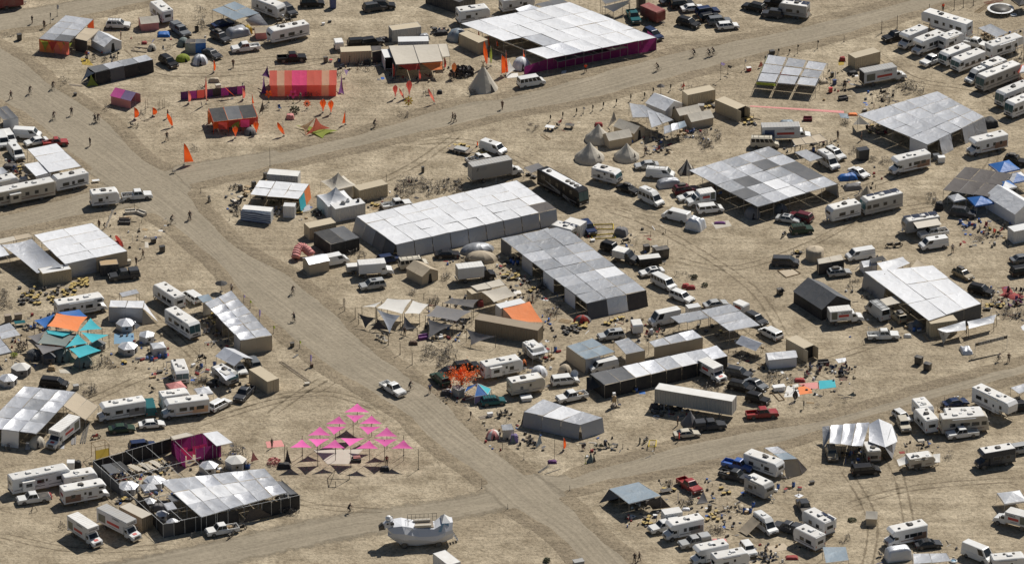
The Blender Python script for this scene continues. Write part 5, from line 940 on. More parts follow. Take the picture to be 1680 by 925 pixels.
V('pickup','a6',1000,268,-30,'white','white pickup behind the mural motorhome','rack'); V('F','a6',1185,298,38,'white','toy hauler trailer with metal stairs at the far right',L=8.5,H=3.4); S('a6',[(1020,180),(1098,152),(1210,210),(1135,240)],2.4,2,1,'gg','small grey shade below the trampoline'); S('a6',[(1225,205),(1305,180),(1310,290),(1235,320)],3.2,2,2,'....','bare metal scaffold frame at the right edge')
bikes('a6',8,1040,1120,230,265,'bicycle under the small grey shade'); totes('a6',8,1060,1140,370,420,'tote between the motorhomes',.2); V('hightop','a6',1015,482,222,'white','white camper van between the mural motorhome and a dark coach'); V('A','a6',1145,488,222,'grey','dark sided motorhome with a long cream roof',L=10.5,trim='decal_dark'); V('T','a6',1120,430,42,'white','white trailer behind the dark sided motorhome',L=5.5)
popup('a6',1300,445,'pink striped canopy at the right edge behind the dark motorhome',3.0,2.1,2.9,'wR'); V('A','a6',1240,600,222,'white','white motorhome cut by the right edge, rear one',L=8.0); V('A','a6',1300,665,222,'white','white motorhome cut by the right edge, front one',L=8.0); bikes('a6',6,1270,1310,330,400,'bicycle at the right edge near the scaffold')
S('a6',[(260,726),(762,580),(1060,742),(700,918)],3.1,5,4,'llllllllllllllllllll','large pale grey roof of twenty panels at the far right',walls={'F':('.w.ll',.9),'L':('...w',.0)},sag=.14)
sail('a6',[(270,735),(340,790),(225,790)],[2.9,2.7,.1],'a','pale side flap at the left corner of the large grey roof',.1,poles=False,name='tent_flap',cat='tent flap'); dome('a6',812,850,1.5,1.9,'grey white dome tent under the edge of the large grey roof','l'); dome('a6',1020,795,1.5,1.8,'white dome tent at the right corner of the large grey roof','w'); tarp_heap('a6',1090,770,3.0,3.0,1.6,'k','black netting behind the right corner of the large grey roof',20); chairs('a6',10,300,460,800,880,'chair in the shade of the large grey roof',('cloth_dark','paint_maroon','cloth_dark','cloth_grey')); totes('a6',8,310,440,795,850,'tote in the shade of the large grey roof')
V('C','b6',1075,62,208,'white','white motorhome with brown mural below the large grey roof',L=8.2,trim='decal_brown')
# ---- left edge, second row
S('a1',[(-40,690),(40,672),(115,745),(20,760)],3.0,2,1,'dd','dark grey roofed shed at the left edge by the road',walls={'F':('ll',.0),'R':('g',.0)})
V('van','a1',172,842,-8,'white','white cargo van beside the dark roofed shed'); V('van','b1',15,35,-75,'white','white van cut by the left edge'); V('van','b1',100,112,-68,'white','white rounded van facing down among the left caravans','fan'); V('minivan','b1',55,20,-70,'white','white car between the white vans at the left edge'); V('sedan','b1',228,45,205,'white','white car beside the red pickup'); V('smallpick','b1',350,48,10,'red','red pickup at the left road corner')
S('b1',[(172,98),(356,62),(515,206),(312,244)],2.8,1,3,'www','white stepped roof at the corner of the left road'); S('b1',[(150,194),(242,178),(322,244),(226,270)],2.6,1,1,'w','small white roof left of the stepped white roof',walls={'F':('w',0)})
V('T','b1',440,298,208,'white','white trailer with dark swoosh at the left road corner',L=7.0,trim='decal_dark'); V('A','b1',150,372,206,'cream','long cream motorhome with slide outs at the left edge',L=12,trim='decal_brown',slide=2); V('F','b1',15,330,28,'white','white trailer roof cut by the left edge',L=6)
tarp_heap('b1',65,205,3.0,2.0,1.0,'n','brown junk heap between the left caravans'); tarp_heap('b1',150,285,1.8,1.2,.9,'l','pale tarped bundle behind the cream motorhome'); S('b1',[(-20,215),(15,210),(50,240),(0,262)],2.6,1,1,'l','grey roof corner at the left edge'); totes('b1',8,40,130,180,250,'tote among the left caravans',.3); chairs('b1',5,60,150,230,275,'chair among the left caravans')
V('T','b1',662,402,14,'white','white travel trailer being towed across the road',L=5.4,trim='decal_grey'); V('pickup','b1',865,382,10,'white','white pickup towing the travel trailer onto the road','load'); table('b1',605,292,'white low table at the road corner',1.4,.8,15,'rv_white',h=.4)
sofa('b1',825,490,10,'long beige sofa at the road corner','rv_cream',2.0); sofa('b1',895,498,-40,'beige sofa set at an angle at the road corner','rv_cream',1.8); sofa('b1',788,555,0,'dark sofa facing the beige sofas','cloth_dark',2.0); sofa('b1',785,535,180,'brown sofa behind the dark sofa','cloth_brown',1.8); table('b1',815,522,'low wooden table among the sofas',1.0,.6,0,'wood',h=.45); ladder('b1',(668,590),(715,480),'long pole ladder leaning by the road corner',.25)
person('b1',627,598,'left person by the white eight panel roof',pose='stand'); person('b1',655,600,'crouching figure by the white eight panel roof',pose='ride',h=.8)
for x,y in ((880,600),(850,470)): post('b1',x,y,1.3,'thin stake near the corner sofas','stakes near the corner sofas')
cyclist('b1',1085,565,'cyclist crossing where the two roads meet',-10); person('b1',1200,545,'person walking where the two roads meet',shirt='cloth_dark')
S('b1',[(215,640),(580,562),(803,740),(410,822)],3.0,2,4,'w','white roof of eight panels by the left road',walls={'F':('lt',.0)},sag=.16); sail('b1',[(10,700),(200,662),(400,838),(235,880)],[2.9,3.0,2.9,2.4],'l','large sagging grey tarp left of the white eight panel roof',.12,sag=.7,n=10); S('b1',[(-10,665),(180,628),(205,650),(0,695)],2.8,2,1,'ct','tan roof strip behind the sagging grey tarp'); S('b1',[(-30,705),(10,700),(62,765),(-30,785)],2.7,1,1,'w','white roof corner cut by the left edge')
V('cont','b1',348,890,22,'container_tan','tan container at the front of the sagging tarp',L=5.6,roofmat='container_white'); o = V('cont','b1',688,845,10,'container_dark','dark wooden shed with a plywood roof',L=3.4,W=2.2,H=2.3,roofmat='wood',name='shed',cat='shed',door=False); V('pickup','b1',785,885,195,'charcoal','dark pickup with bed cap beside the wooden shed','cap')
person('b1',905,785,'person in brown near the wooden shed',shirt='cloth_brown'); person('b1',862,832,'person in black near the wooden shed'); o = crate('b1',970,672,'round black fire barrel near the verge',.9,.9,.9); crate('b1',1025,725,'black metal box near the verge',1.0,.8,1.2); rug('b1',[(915,682),(937,682),(940,718),(915,718)],'c','white board lying near the fire barrel',name='board',cat='board'); planks('b1',[(900,655),(1030,645)],'pale planks lying near the road corner',3); feather('b1',770,720,2.4,1.2,'red dragon sculpture at the right end of the white eight panel roof','r',150,1.2,'leaf'); tarp_heap('b1',745,690,1.8,1.2,1.3,'cloth_red','red sculpture body beside the white eight panel roof',30,'sculpture','sculpture'); crate('b1',810,810,'cream box right of the wooden shed',1.0,.8,.9,'rv_cream')
# ---- yard in the middle
post('b2',628,205,4.0,'thin mast on tripod legs beside the upper road',None,None,'pole_dark',name='mast',cat='mast'); V('cont','b2',715,282,-10,'container_white','white container behind the bar with white roof',L=6.0,roofmat='rv_roof'); speaker_box('b2',600,262,'loudspeaker at the white container corner'); S('b2',[(560,292),(875,318),(810,412),(505,385)],2.8,3,2,'w','white roof of six panels over a bar',sag=.04,polemat='wood',walls={'R':('oT',.35),'B':('kkk',.0)}); V('cont','b2',550,505,-12,'container_white','container with a blue wave painting on its side',L=5.6,W=1.9,H=2.4,roofmat='rv_roof')

def wave_mural():
    m, nt, b = new_mat('mural_waves'); L = nt.links.new; tc = N(nt,'ShaderNodeTexCoord'); mp = N(nt,'ShaderNodeMapping'); mp.inputs['Scale'].default_value = (.6,1,1.6); L(tc.outputs['Object'],mp.inputs[0]); wv = N(nt,'ShaderNodeTexWave',bands_direction='Z',Scale=.45,Distortion=7.0,Detail=1.5); L(mp.outputs[0],wv.inputs[0]); r = N(nt,'ShaderNodeValToRGB'); L(wv.outputs[0],r.inputs[0]); e = r.color_ramp.elements; e[0].color = (.02,.04,.12,1); e[0].position = .3; e[1].position = .75; e[1].color = (.42,.5,.6,1); L(r.outputs[0],b.inputs['Base Color']); MATS['mural_waves'] = m
wave_mural()
q = [G('b2',442,548)+Vector((0,-.12,0)), G('b2',633,572)+Vector((0,-.12,0))]; og = (q[0]+q[1])/2; d = (q[1]-q[0]); tag(part('wave_painting',boxm(round(d.length,2),.04,2.1),'mural_waves',None,og+Vector((0,-.02,.15)),(0,0,math.atan2(d.y,d.x))),'blue wave painting on the front container of the bar','painting')
V('cont','b2',752,482,-8,'container_white','white booth with a dark ladder window under the bar roof',L=2.2,W=1.6,H=2.4,name='booth',cat='booth',door=False); p = G('b2',750,505); ladder('b2',(745,505),(752,500),'dark step ladder in front of the white booth',.5,z=.1)
for x,y,l in ((440,340,'loudspeaker left of the round tables'),(525,318,'loudspeaker at the back left of the bar')): speaker_box('b2',x,y,l)
for x,y,m,l in ((485,332,'wood','tan round table, the back one beside the bar'),(480,364,'wood','tan round table, the front one beside the bar'),(397,420,'rv_cream','white round table left of the bar'),(440,395,'rv_cream','white round table nearest the bar corner')): table('b2',x,y,l,1.3,mat=m,rnd=True)
bikes('b2',9,345,430,470,515,'bicycle parked left of the wave painting'); bikes('b2',5,385,425,330,360,'bicycle parked left of the loudspeaker'); chairs('b2',6,385,455,415,470,'chair beside the round tables',('cloth_dark','cloth_grey'))
o = root('sandwich_board','black sandwich board near the road corner','sign',G('b2',243,430),-20)
for s in (-1,1): part('board',boxm(.05,.9,1.3),'plastic_black',o,(s*.22,0,0),(0,R(-s*16),0))
post('b2',190,375,1.2,'short stake behind the sandwich board',None); person('b2',120,540,'person in black walking on the road left of the bar yard'); totes('b2',6,790,830,490,510,'tote right of the white booth',.9); shrub('b2',690,430,.5,1.1,'green potted plant under the bar roof'); shrub('b2',640,445,.5,.9,'pale potted plant under the bar roof'); rug('b2',[(820,460),(880,445),(885,480),(830,495)],'l','grey tarp on the ground right of the bar'); chairs('b2',4,650,700,480,520,'chair between the bar and the booth',('cloth_grey',))
popup('b2',1060,300,'cream peaked marquee, the rear one',5.0,2.4,4.6,'c',30,True,'0'); popup('b2',1045,395,'white peaked marquee in front of a cream one',5.6,2.6,5.0,'w',24,True,'03'); V('cont','b3',185,360,29,'container_tan','tan container right of the peaked marquees'); V('cont','b2',1120,482,25,'container_white','white box trailer with clutter on its roof',L=6.2,W=2.4,H=2.8); tarp_heap('b2',935,500,1.2,1.0,1.0,'k','dark bundle at the foot of the white marquee'); chairs('b2',4,900,960,500,540,'chair at the foot of the white marquee',('cloth_dark','cloth_grey'))

for k,(x,y) in enumerate(((1090,440),(1120,425),(1185,425))): p = G('b2',x,y,2.85); o = root('roof_equipment',['grey fan box','pale duct','dark cabinet'][k]+' on the roof of the white box trailer','equipment',p); part('housing',boxm(.9-.2*k,.6,.45),['rv_grey','rv_white','plastic_black'][k],o); part('vent',boxm(.4,.4,.1),'decal_grey',o,(0,0,.452))
V('cont','b2',945,600,26,'container_tan','tan container behind the black mesh booth',L=5.5); S('b2',[(905,622),(1092,580),(1192,655),(1012,697)],2.6,2,1,'kd','black mesh booth beside the tan container',walls={'F':('kk',.0),'R':('k',.0),'L':('k',.0)})
# pink inflatable
o = root('inflatable_arch','pink striped inflatable tube beside the silver roofed booth','inflatable',G('b2',840,800)); pts = []
for k in range(13): a = math.pi*k/12; pts.append(Vector((-1.5+3.0*k/12-.6*math.sin(a), 2.0*math.sin(a*.8), .65+1.3*math.sin(a)**1)))
for k in range(12): part('ring',cached(('infl',k),lambda: MB().cyl(pts[k],pts[k+1],.78 if k%2 else .86,.86 if k%2 else .78,n=12).mesh('ring',True)),'skin_pink',o)
gable('b2',918,815,26,4.0,3.0,2.3,2.9,'s','t','metal booth with a folded silver roof',name='booth',cat='booth'); V('van','b2',1032,792,25,'white','white van against the metal booth'); bikes('b2',5,1100,1180,745,770,'bicycle in front of the black mesh booth')
# flatbed area
o = root('flatbed_trailer','low flatbed trailer loaded with yellow lidded totes','trailer',at_px('b3',750,100,.5),-28); part('deck',boxm(4.6,2.1,.12),'wood_grey',o,(0,0,.55)); part('load',boxm(2.6,1.5,.3),'rv_grey',o,(.3,0,.672))
for x in (-.5,.4):
    for s in (-1,1): wheel(o,x,s*1.1,.34,.2)
bar('tongue',(2.3,0,.5),(3.6,0,.5),.06,'steel',o); totes('b3',7,690,830,72,100,'tote around the flatbed trailer',.9); totes('b3',4,850,925,118,135,'tote beside the small white truck',.9)
V('van','b3',960,84,-38,'white','old white van near the flatbed trailer','fan'); V('smallpick','b3',865,150,30,'white','small white flatbed truck behind the grey box truck','load'); feather('b3',857,80,1.2,.2,'tiny orange flag between the van and the flatbed','O',0)
V('truck','b3',975,222,24,'grey','large grey box truck with a slash logo',Lb=8.4,Hb=3.9,rental=False,attic=False,logo=True); bikes('b3',55,330,560,285,395,'bicycle in the big brown parking heap of the yard'); bikes('b3',42,560,760,300,385,'bicycle at the thin end of the yard parking heap'); crate('b3',515,225,'dark bin standing alone in the yard',.5,.5,1.2)
V('pickup','b3',350,440,20,'white','white pickup with a loaded ladder rack','rack'); planks('b3',[(190,470),(300,440)],'yellowed lumber on the trailer behind the ladder rack pickup',5,'wood'); totes('b3',6,185,300,445,475,'tote behind the ladder rack pickup',.7); post('b3',978,310,1.5,'white pole sticking up behind the long white roof',None,mat='pole_white')
S('f',[(584.6,355.5),(848,296),(913,343),(649.5,401.7)],2.9,9,4,'w'*35+'n','very long white roof of thirty six panels with grey skirts',walls={'F':('llllllllll',.7),'L':('lled',.9)},sag=.06,wr=.03)
# black coach
V('coach','b4',322,338,-52,'black','black tour coach with silver swoosh lines and white roof',L=13.0,trim='decal_grey'); S('b4',[(75,215),(165,183),(205,212),(120,250)],[2.4,2.6,2.8,2.4],1,1,'e','thin grey awning behind the black coach'); totes('b4',4,90,150,250,280,'tote under the thin grey awning',.2)
# vehicles below the long white roof
V('truck','b3',215,848,10,'white','white box camper truck with a green swoosh',Lb=4.2,Hb=2.9,rental=False,attic=True)
V('pvan','b3',455,812,14,'cream','cream passenger van at the skirt of the long white roof','rack'); V('sedan','b3',670,757,6,'black','black car at the skirt of the long white roof'); V('hatch','b3',300,785,20,'navy','dark car half under the corner of the long white roof')
dome('b3',858,715,2.6,1.6,'grey oblong tent behind the brown oblong tent','g',1.3,.75,15); dome('b3',885,768,2.6,1.7,'brown oblong dome tent','t',1.2,.75,-5); gable('b3',512,868,-50,4.6,3.8,2.0,3.0,'t','t','brown ridge tent with a steep roof'); V('truck','b3',850,872,14,'white','plain white box truck with a black cab',Lb=5.0,Hb=3.2,rental=False,attic=False,cab='black'); totes('b3',10,1020,1130,860,915,'tote between the white box truck and the grey roof',.5); V('ct','b3',75,850,10,'container_grey','grey covered trailer left of the box camper truck',L=2.6,W=1.7,H=1.6); bikes('b3',5,640,680,900,925,'bicycle right of the brown ridge tent'); bikes('b3',6,760,840,795,815,'bicycle behind the white box truck'); bikes('b2',5,1180,1230,730,800,'bicycle left of the box camper truck')
V('suv','c3',195,62,198,'silver','silver suv with a black roof below the box camper truck','sun')
# ---- large grey roof in the middle
S('f',[(822,391),(925,371),(1060,476),(962,498)],2.9,3,8,'gggggglglgllgggllwglgggl','long grey roof of twenty four mixed panels',walls={'F':('dsn',.9),'L':('d.l.w.w.',.0)},sag=.08); S('b4',[(165,612),(225,592),(290,640),(215,655)],2.8,1,1,'l','pale grey end roof behind the long grey roof')
V('cont','b4',400,592,-32,'container_white','short white box behind the long grey roof',L=3.6,W=2.4,H=2.6,roofmat='rv_roof'); V('T','b4',325,620,148,'grey','small silver camper behind the long grey roof',L=5.0,solar=2); V('suv','b4',482,588,-70,'navy','dark blue suv beside the short white box')
frame_rect('b4',[(515,572),(640,568),(640,600),(520,600)],'yellow timber frame on the ground, the back one','yellow_paint'); frame_rect('b4',[(500,640),(645,628),(655,655),(510,662)],'yellow timber frame on the ground, the front one','yellow_paint'); tarp_heap('b4',690,612,2.6,1.7,1.5,'e','grey covered tank trailer by the yellow frames',-20,'covered_tank','tank'); motorbike('b4',720,672,10,'dark quad bike by the grey covered tank'); crate('b4',510,672,'white box by the front yellow frame',.8,.6,.4,'rv_white')
V('jeep','b4',632,715,-35,'black','black off roader beside a small white roofed truck','tyre'); V('truck','b4',722,772,-28,'white','small tan sided box truck beside the long grey roof',Lb=2.6,Hb=2.4,rental=False,attic=False,cab='charcoal'); V('ct','b4',868,802,14,'paint_black','low black cargo trailer beside the long grey roof',L=4.4,W=2.0,H=1.9); crate('b4',945,750,'black panel shed at the end of the cargo trailers',2.6,1.6,2.0,'plastic_black',20,'shed','shed'); crate('b4',850,720,'dark drum behind the black panel shed',1.1,1.1,1.2); crate('b4',905,728,'silver cabinet behind the black panel shed',1.0,.8,1.3,'rv_grey'); V('sedan','b4',882,868,200,'white','white sedan between the cargo trailer and a white van','sun'); V('pvan','c4',960,48,-50,'white','white van parked along the long grey roof'); V('suv','c4',1075,138,-42,'white','white suv at the front end of the long grey roof'); bikes('b4',4,1020,1180,885,920,'bicycle in the scrub beside the white van'); shrub('c5',75,25,.6,.8,'grey bush near the parked white van'); tarp_heap('c5',50,80,1.8,.9,.7,'cloth_red','dark red bundle near the parked white suv'); tarp_heap('c5',20,70,1.4,.9,.8,'cloth_red','second dark red bundle near the parked white suv'); shrub('c5',140,75,.6,.7,'grey bush right of the dark red bundles')
# ---- vehicles right of the yard
V('A','b4',600,258,-32,'white','white boxy camper van parked alone',L=5.6,H=2.7); V('sedan','b4',735,345,-38,'black','black car behind the boxy camper van','load'); V('sedan','b4',850,195,190,'silver','silver sedan at the back of the van group'); V('van','b4',938,245,-10,'white','white cargo van with a ladder rack','rack'); tarp_heap('b4',992,305,4.6,2.1,1.5,'l','car under a silver cover',14,'covered_car','car',.12,2.0,14,.45); V('suv','b4',1098,348,18,'maroon','maroon car with a teal roof load','load'); V('hightop','b4',880,405,-48,'white','white high roof camper van facing the open ground'); V('sedan','b4',1120,395,200,'white','white car beside the small moving truck'); V('truck','b4',1190,405,200,'white','small moving truck with red band facing left',Lb=3.2,Hb=2.8,attic=False); V('minivan','b4',1252,468,14,'white','white minivan in front of the small moving truck'); V('van','b4',1040,512,150,'white','white cargo van beside the foil wrapped trailer'); tarp_heap('b4',1160,562,3.4,2.6,2.2,'foil','trailer wrapped in silver foil sheet',-30,'wrapped_trailer','trailer',.3,3.0,14,.5)
bell('b4',1105,200,1.7,2.7,'small bell tent with maroon stripes','c',.3,'cncn'); bikes('b4',7,1195,1270,65,110,'bicycle above the striped bell tent on open ground'); rug('b5',[(180,560),(290,545),(310,580),(210,600)],'c','white sheet with purple clothes on open ground'); tarp_heap('b5',235,560,2.2,.8,.4,'v','purple clothes pile on the white sheet',name='cloth_pile',cat='cloth')
S('b5',[(40,232),(545,80),(980,315),(475,462)],3.0,5,5,'llglgllldlgdlgddlwldglwllddll','large roof of mixed grey and dark panels',walls={'R':('....l',.4)},sag=.16,wr=.08); chairs('b5',10,150,420,330,440,'chair under the mixed grey roof'); dome('b5',440,490,1.6,2.0,'grey tent under the front corner of the mixed grey roof','e'); S('b5',[(705,116),(780,98),(886,150),(805,176)],2.6,1,1,'g','small grey roof right of the mixed grey roof'); dome('b5',620,465,1.4,1.7,'dark grey tent under the mixed grey roof','d')
V('hightop','b5',920,172,-58,'white','white camper van with an orange emblem'); V('suv','b5',965,122,-55,'white','white suv behind the emblem camper van','sun'); bikes('b5',8,840,950,60,95,'bicycle behind the white suv'); V('sedan','b5',1115,242,-50,'white','white sedan next to a blue tarp'); tarp_heap('b5',1045,268,3.8,1.8,1.0,'b','bright blue tarp over a low heap',10,seed=5.0); tarp_heap('b5',1075,330,3.4,1.8,1.0,'e','grey motorcycle trailer with white cases',15); crate('b5',1110,315,'white case on the motorcycle trailer side',.9,.5,.5,'rv_white'); bell('b5',1165,372,2.4,3.0,'tan peaked tent behind the silver trailer','t',.3); crate('b5',1138,125,'dark booth with a pink side right of the mixed grey roof',2.2,1.6,2.2,'paint_charcoal',20,'booth','booth'); bikes('b5',4,1070,1095,95,140,'bicycle left of the dark booth'); bikes('b5',3,1185,1215,165,195,'bicycle right of the dark booth'); bikes('b6',5,410,450,165,200,'bicycle left of the mural motorhome')
V('sedan','b5',668,535,-20,'silver','silver sedan beside a dark red suv','sun'); V('suv','b5',745,518,150,'maroon','dark red suv beside the silver sedan'); V('jeep','b5',752,598,14,'green','dark green off roader parked in the open','rack'); motorbike('b5',640,632,60,'motorbike behind the dark green off roader'); V('minivan','b5',650,802,-4,'charcoal','dark minivan alone on open ground'); rug('b5',[(600,862),(690,845),(745,880),(655,905)],'t','pale framed square on the ground',name='ground_sheet',cat='sheet'); frame_rect('b5',[(600,862),(690,845),(745,880),(655,905)],'timber frame around the pale ground square')
o = bell('b5',835,750,1.7,2.5,'tan round tower tent beside the black tent','t',2.0); totes('b5',3,710,750,745,760,'tote left of the round tower tent',.4); S('b5',[(850,790),(1000,762),(1020,795),(860,822)],2.3,2,1,'cc','tan stall roof with a dark counter',walls={'F':('nk',.0),'L':('n',.0)}); V('van','b5',1122,757,200,'white','white cargo van with open rear behind the white roof camp'); V('hatch','b5',990,872,14,'silver','silver car in front of the tan stall','load')
V('T','b6',165,490,208,'white','white trailer with a small slide out',L=6.6,slide=1); V('A','b6',405,435,208,'grey','grey vintage motorhome with roof panels',L=8.4,solar=6); V('C','b6',585,182,208,'white','white motorhome with brown mural facing left',L=8.2,trim='decal_brown'); crate('b6',788,160,'white water tank behind the mural motorhome',1.3,1.1,1.2,'rv_white',10,'water_tank','tank'); crate('b6',755,145,'grey generator behind the mural motorhome',1.2,1.0,1.1,'paint_grey',10,'generator','generator')
S('b6',[(940,208),(1238,255),(1085,400),(800,352)],2.8,3,2,'nnnnnn','brown mesh roof with blue canopies round it',sag=.12,wr=.08); popup('b6',1185,215,'blue pyramid canopy behind the brown mesh roof',4.5,2.3,3.3,'b',25); popup('b6',1265,285,'blue and white canopy at the right edge, back one',3.8,2.3,3.2,'b',25,mats='bwbw'); popup('b6',1190,335,'blue and white canopy beside the brown mesh roof, middle one',3.4,2.3,3.1,'w',25,mats='wbwb'); popup('b6',1125,385,'white canopy at the front corner of the brown mesh roof',2.8,2.2,3.0,'w',25); popup('b6',885,412,'white canopy left of the blue one',2.6,2.1,2.9,'w',25); popup('b6',1035,430,'blue canopy in front of the brown mesh roof',4.0,2.2,3.0,'b',20)
gable('b6',1235,440,-58,9.5,5.5,2.6,4.2,'w','w','big white marquee at the right edge',name='marquee'); V('suv','b6',925,492,-15,'charcoal','dark covered car in front of the blue canopy','rack'); V('jeep','b6',1255,165,-20,'black','black off roader with roof boxes at the right edge','load'); tarp_heap('b6',775,450,1.6,1.6,1.6,'k','black trailer in the shade left of the blue canopy'); bikes('b6',10,690,790,380,450,'bicycle left of the brown mesh roof'); bikes('b6',14,960,1230,590,680,'bicycle in front of the big white marquee'); chairs('b6',6,1060,1200,585,640,'chair in front of the big white marquee',('cloth_red','cloth_dark','tote_yellow','leaf_olive')); for_x = [(1010,520,1.9),(1075,500,2.2)]
for x,y,h in for_x: post('b6',x,y,h,'white guy pole in front of the big white marquee','guy poles of the white marquee',mat='pole_white')
V('T','b6',655,568,200,'grey','grey trailer with rooftop solar panels',L=7.0,solar=7,awn=5); V('pickup','b6',735,618,200,'white','white pickup beside the solar trailer','load'); V('van','b6',738,688,200,'white','white cargo van in front of the white pickup','fan'); motorbike('b6',465,700,0,'motorbike lying left of the white cargo van'); motorbike('b6',515,697,20,'second motorbike left of the white cargo van'); person('b6',858,750,'person standing alone on the open ground at right',shirt='cloth_pale',pose='stand'); V('hatch','b6',925,882,-50,'gold','beige car under a dark mesh near the white roof camp','load'); V('cont','b6',1300,625,25,'container_white','white container cut by the right edge',L=5.0); V('sedan','b6',1300,785,20,'grey','grey car cut by the right edge'); V('suv','b6',1305,860,20,'black','black car cut by the right edge'); post('b6',1085,625,1.3,'yellow banner post in front of the big white marquee',None,'y',fw=.5,fh=.6); post('b6',1115,640,1.5,'red banner post in front of the big white marquee',None,'r',fw=.5,fh=.7)
# ---- third row, left
V('C','c1',510,198,22,'white','long white motorhome behind the blue sails',L=9.6,trim='decal_grey'); totes('c1',60,120,480,85,190,'tote in the long pile in front of the tan container',.45); totes('c1',14,450,560,35,80,'tote at the right end of the long pile',.9); bikes('c1',16,5,50,110,230,'bicycle at the left edge beside the tote pile'); tote(G('c1',222,190),'single tote standing apart in front of the long pile',None)
S('c1',[(700,165),(915,170),(902,214),(688,208)],2.9,2,1,'ww','white box tent of two bays with tall grey front',walls={'F':('ll',.15),'L':('l',.1)}); sail('c1',[(912,175),(905,215),(1000,300)],[2.8,2.8,.2],'w','white side sail of the two bay tent',.1,poles=False); sail('c1',[(900,215),(980,305),(900,320)],[2.6,.1,.1],'t','tan inner wall of the two bay tent',.05,poles=False,name='tent_flap',cat='tent flap'); S('c1',[(755,118),(860,95),(880,120),(770,145)],2.3,1,1,'l','small silver roof behind the two bay tent'); rug('c1',[(740,150),(860,140),(890,165),(730,165)],'t','tan sheet behind the two bay tent')
V('T','c1',1068,140,126,'white','white travel trailer end to end with a motorhome',L=7.4); V('A','c1',1155,312,-54,'white','white motorhome with a teal windscreen facing down',L=8.4); V('minivan','c1',1212,138,125,'white','white van beside the long silver shade'); bikes('c1',4,1140,1180,190,215,'bicycle between the trailer and the white van')
sail('c1',[(355,245),(555,268),(490,362),(297,326)],[3.8,3.6,3.6,3.6],'o','orange four point sail above the teal sails',.2,sag=.2); sail('c1',[(350,248),(215,292),(285,340)],[3.5,2.8,3.0],'b','blue triangular sail left of the orange sail',.1); sail('c1',[(365,240),(502,222),(550,265),(440,275)],[3.4,3.2,3.4,3.4],'b','blue sail behind the orange sail',.1); sail('c1',[(572,275),(645,345),(498,358)],[3.4,2.9,3.1],'T','teal sail right of the orange sail',.1); sail('c1',[(290,352),(480,360),(400,392),(300,372)],[3.0,3.2,3.0,2.9],'T','teal strip sail under the orange sail',.1)
sail('c1',[(285,355),(490,375),(415,455),(235,435)],[2.9,3.0,2.8,2.8],'u','green grey net sail in the middle of the teal sails',.15,sag=.3); sail('c1',[(170,392),(285,360),(240,440)],[2.6,2.8,2.7],'e','grey sail at the left of the net sail',.15); sail('c1',[(220,440),(405,462),(270,505)],[2.7,2.7,2.5],'e','grey sail in front of the net sail',.1); sail('c1',[(490,372),(555,435),(412,462)],[3.0,2.8,2.8],'T','teal sail in front of the orange sail',.1); sail('c1',[(510,365),(688,382),(580,432)],[3.0,2.6,2.8],'T','teal sail at the right of the group',.1); sail('c1',[(435,470),(555,442),(640,480),(500,528)],[2.7,2.9,2.6,2.5],'T','teal four point sail at the front of the group',.14)
S('c1',[(-30,335),(62,308),(130,385),(10,412)],2.6,1,2,'ll','pale grey roof cut by the left edge, back one'); S('c1',[(-40,425),(0,405),(75,490),(-20,515)],2.6,1,2,'ll','pale grey roof cut by the left edge, front one')
hexayurt('c1',795,310,'foil hut with a white awning in front of the two bay tent',1.8,1.3,2.2,'l','foil'); sail('c1',[(835,285),(890,325),(860,350)],[2.0,.6,.1],'w','white flap beside the foil hut',.1,poles=False,name='tent_flap',cat='tent flap'); hexayurt('c1',808,458,'pale foil hut beside the blue groundsheet',1.8,1.3,2.1,'l','foil'); hexayurt('c1',928,388,'foil hut with dark corner tape',1.5,1.4,2.1,'l','foil',25); popup('c1',1000,458,'white cube tent with a peaked roof',2.5,1.7,2.3,'l',15,mats='wwww',walls='0123'); hexayurt('c1',50,660,'white foil hut cut by the left edge',1.7,1.3,2.1,'l','foil'); hexayurt('c1',132,592,'grey foil hut with a dark vent at the left',1.8,1.4,2.2,'e','a'); hexayurt('c1',615,442,'grey hut under the right teal sail',1.5,1.2,1.9,'e'); dome('c1',525,540,1.7,1.8,'grey green tent under the front teal sail','u'); dome('c1',215,500,1.6,1.7,'dark tent under the grey sail','d'); dome('c1',390,500,1.9,1.9,'dark teal tent under the net sail','u'); hexayurt('c1',310,520,'dark hut under the grey front sail',1.5,1.2,1.9,'d')
rug('c1',[(722,375),(845,370),(850,430),(720,440)],'paint_skyblue','pale blue printed groundsheet between the foil huts'); tarp_heap('c1',895,530,2.4,.9,.3,'e','grey folded tarp in front of the foil huts'); totes('c1',2,770,800,555,565,'tote in front of the pale foil hut',1.0); rug('c1',[(1010,500),(1065,495),(1070,515),(1015,518)],'cloth_red','red sheet in front of the white cube tent'); bikes('c1',18,560,720,545,605,'bicycle in the row below the teal sails'); bikes('c1',14,500,590,700,770,'bicycle in the cluster right of the black van'); bikes('c1',9,1255,1310,660,700,'bicycle behind the white pop-up'); crate('c1',480,712,'grey chest between the black van and the bicycles',1.0,.8,.9,'rv_grey')
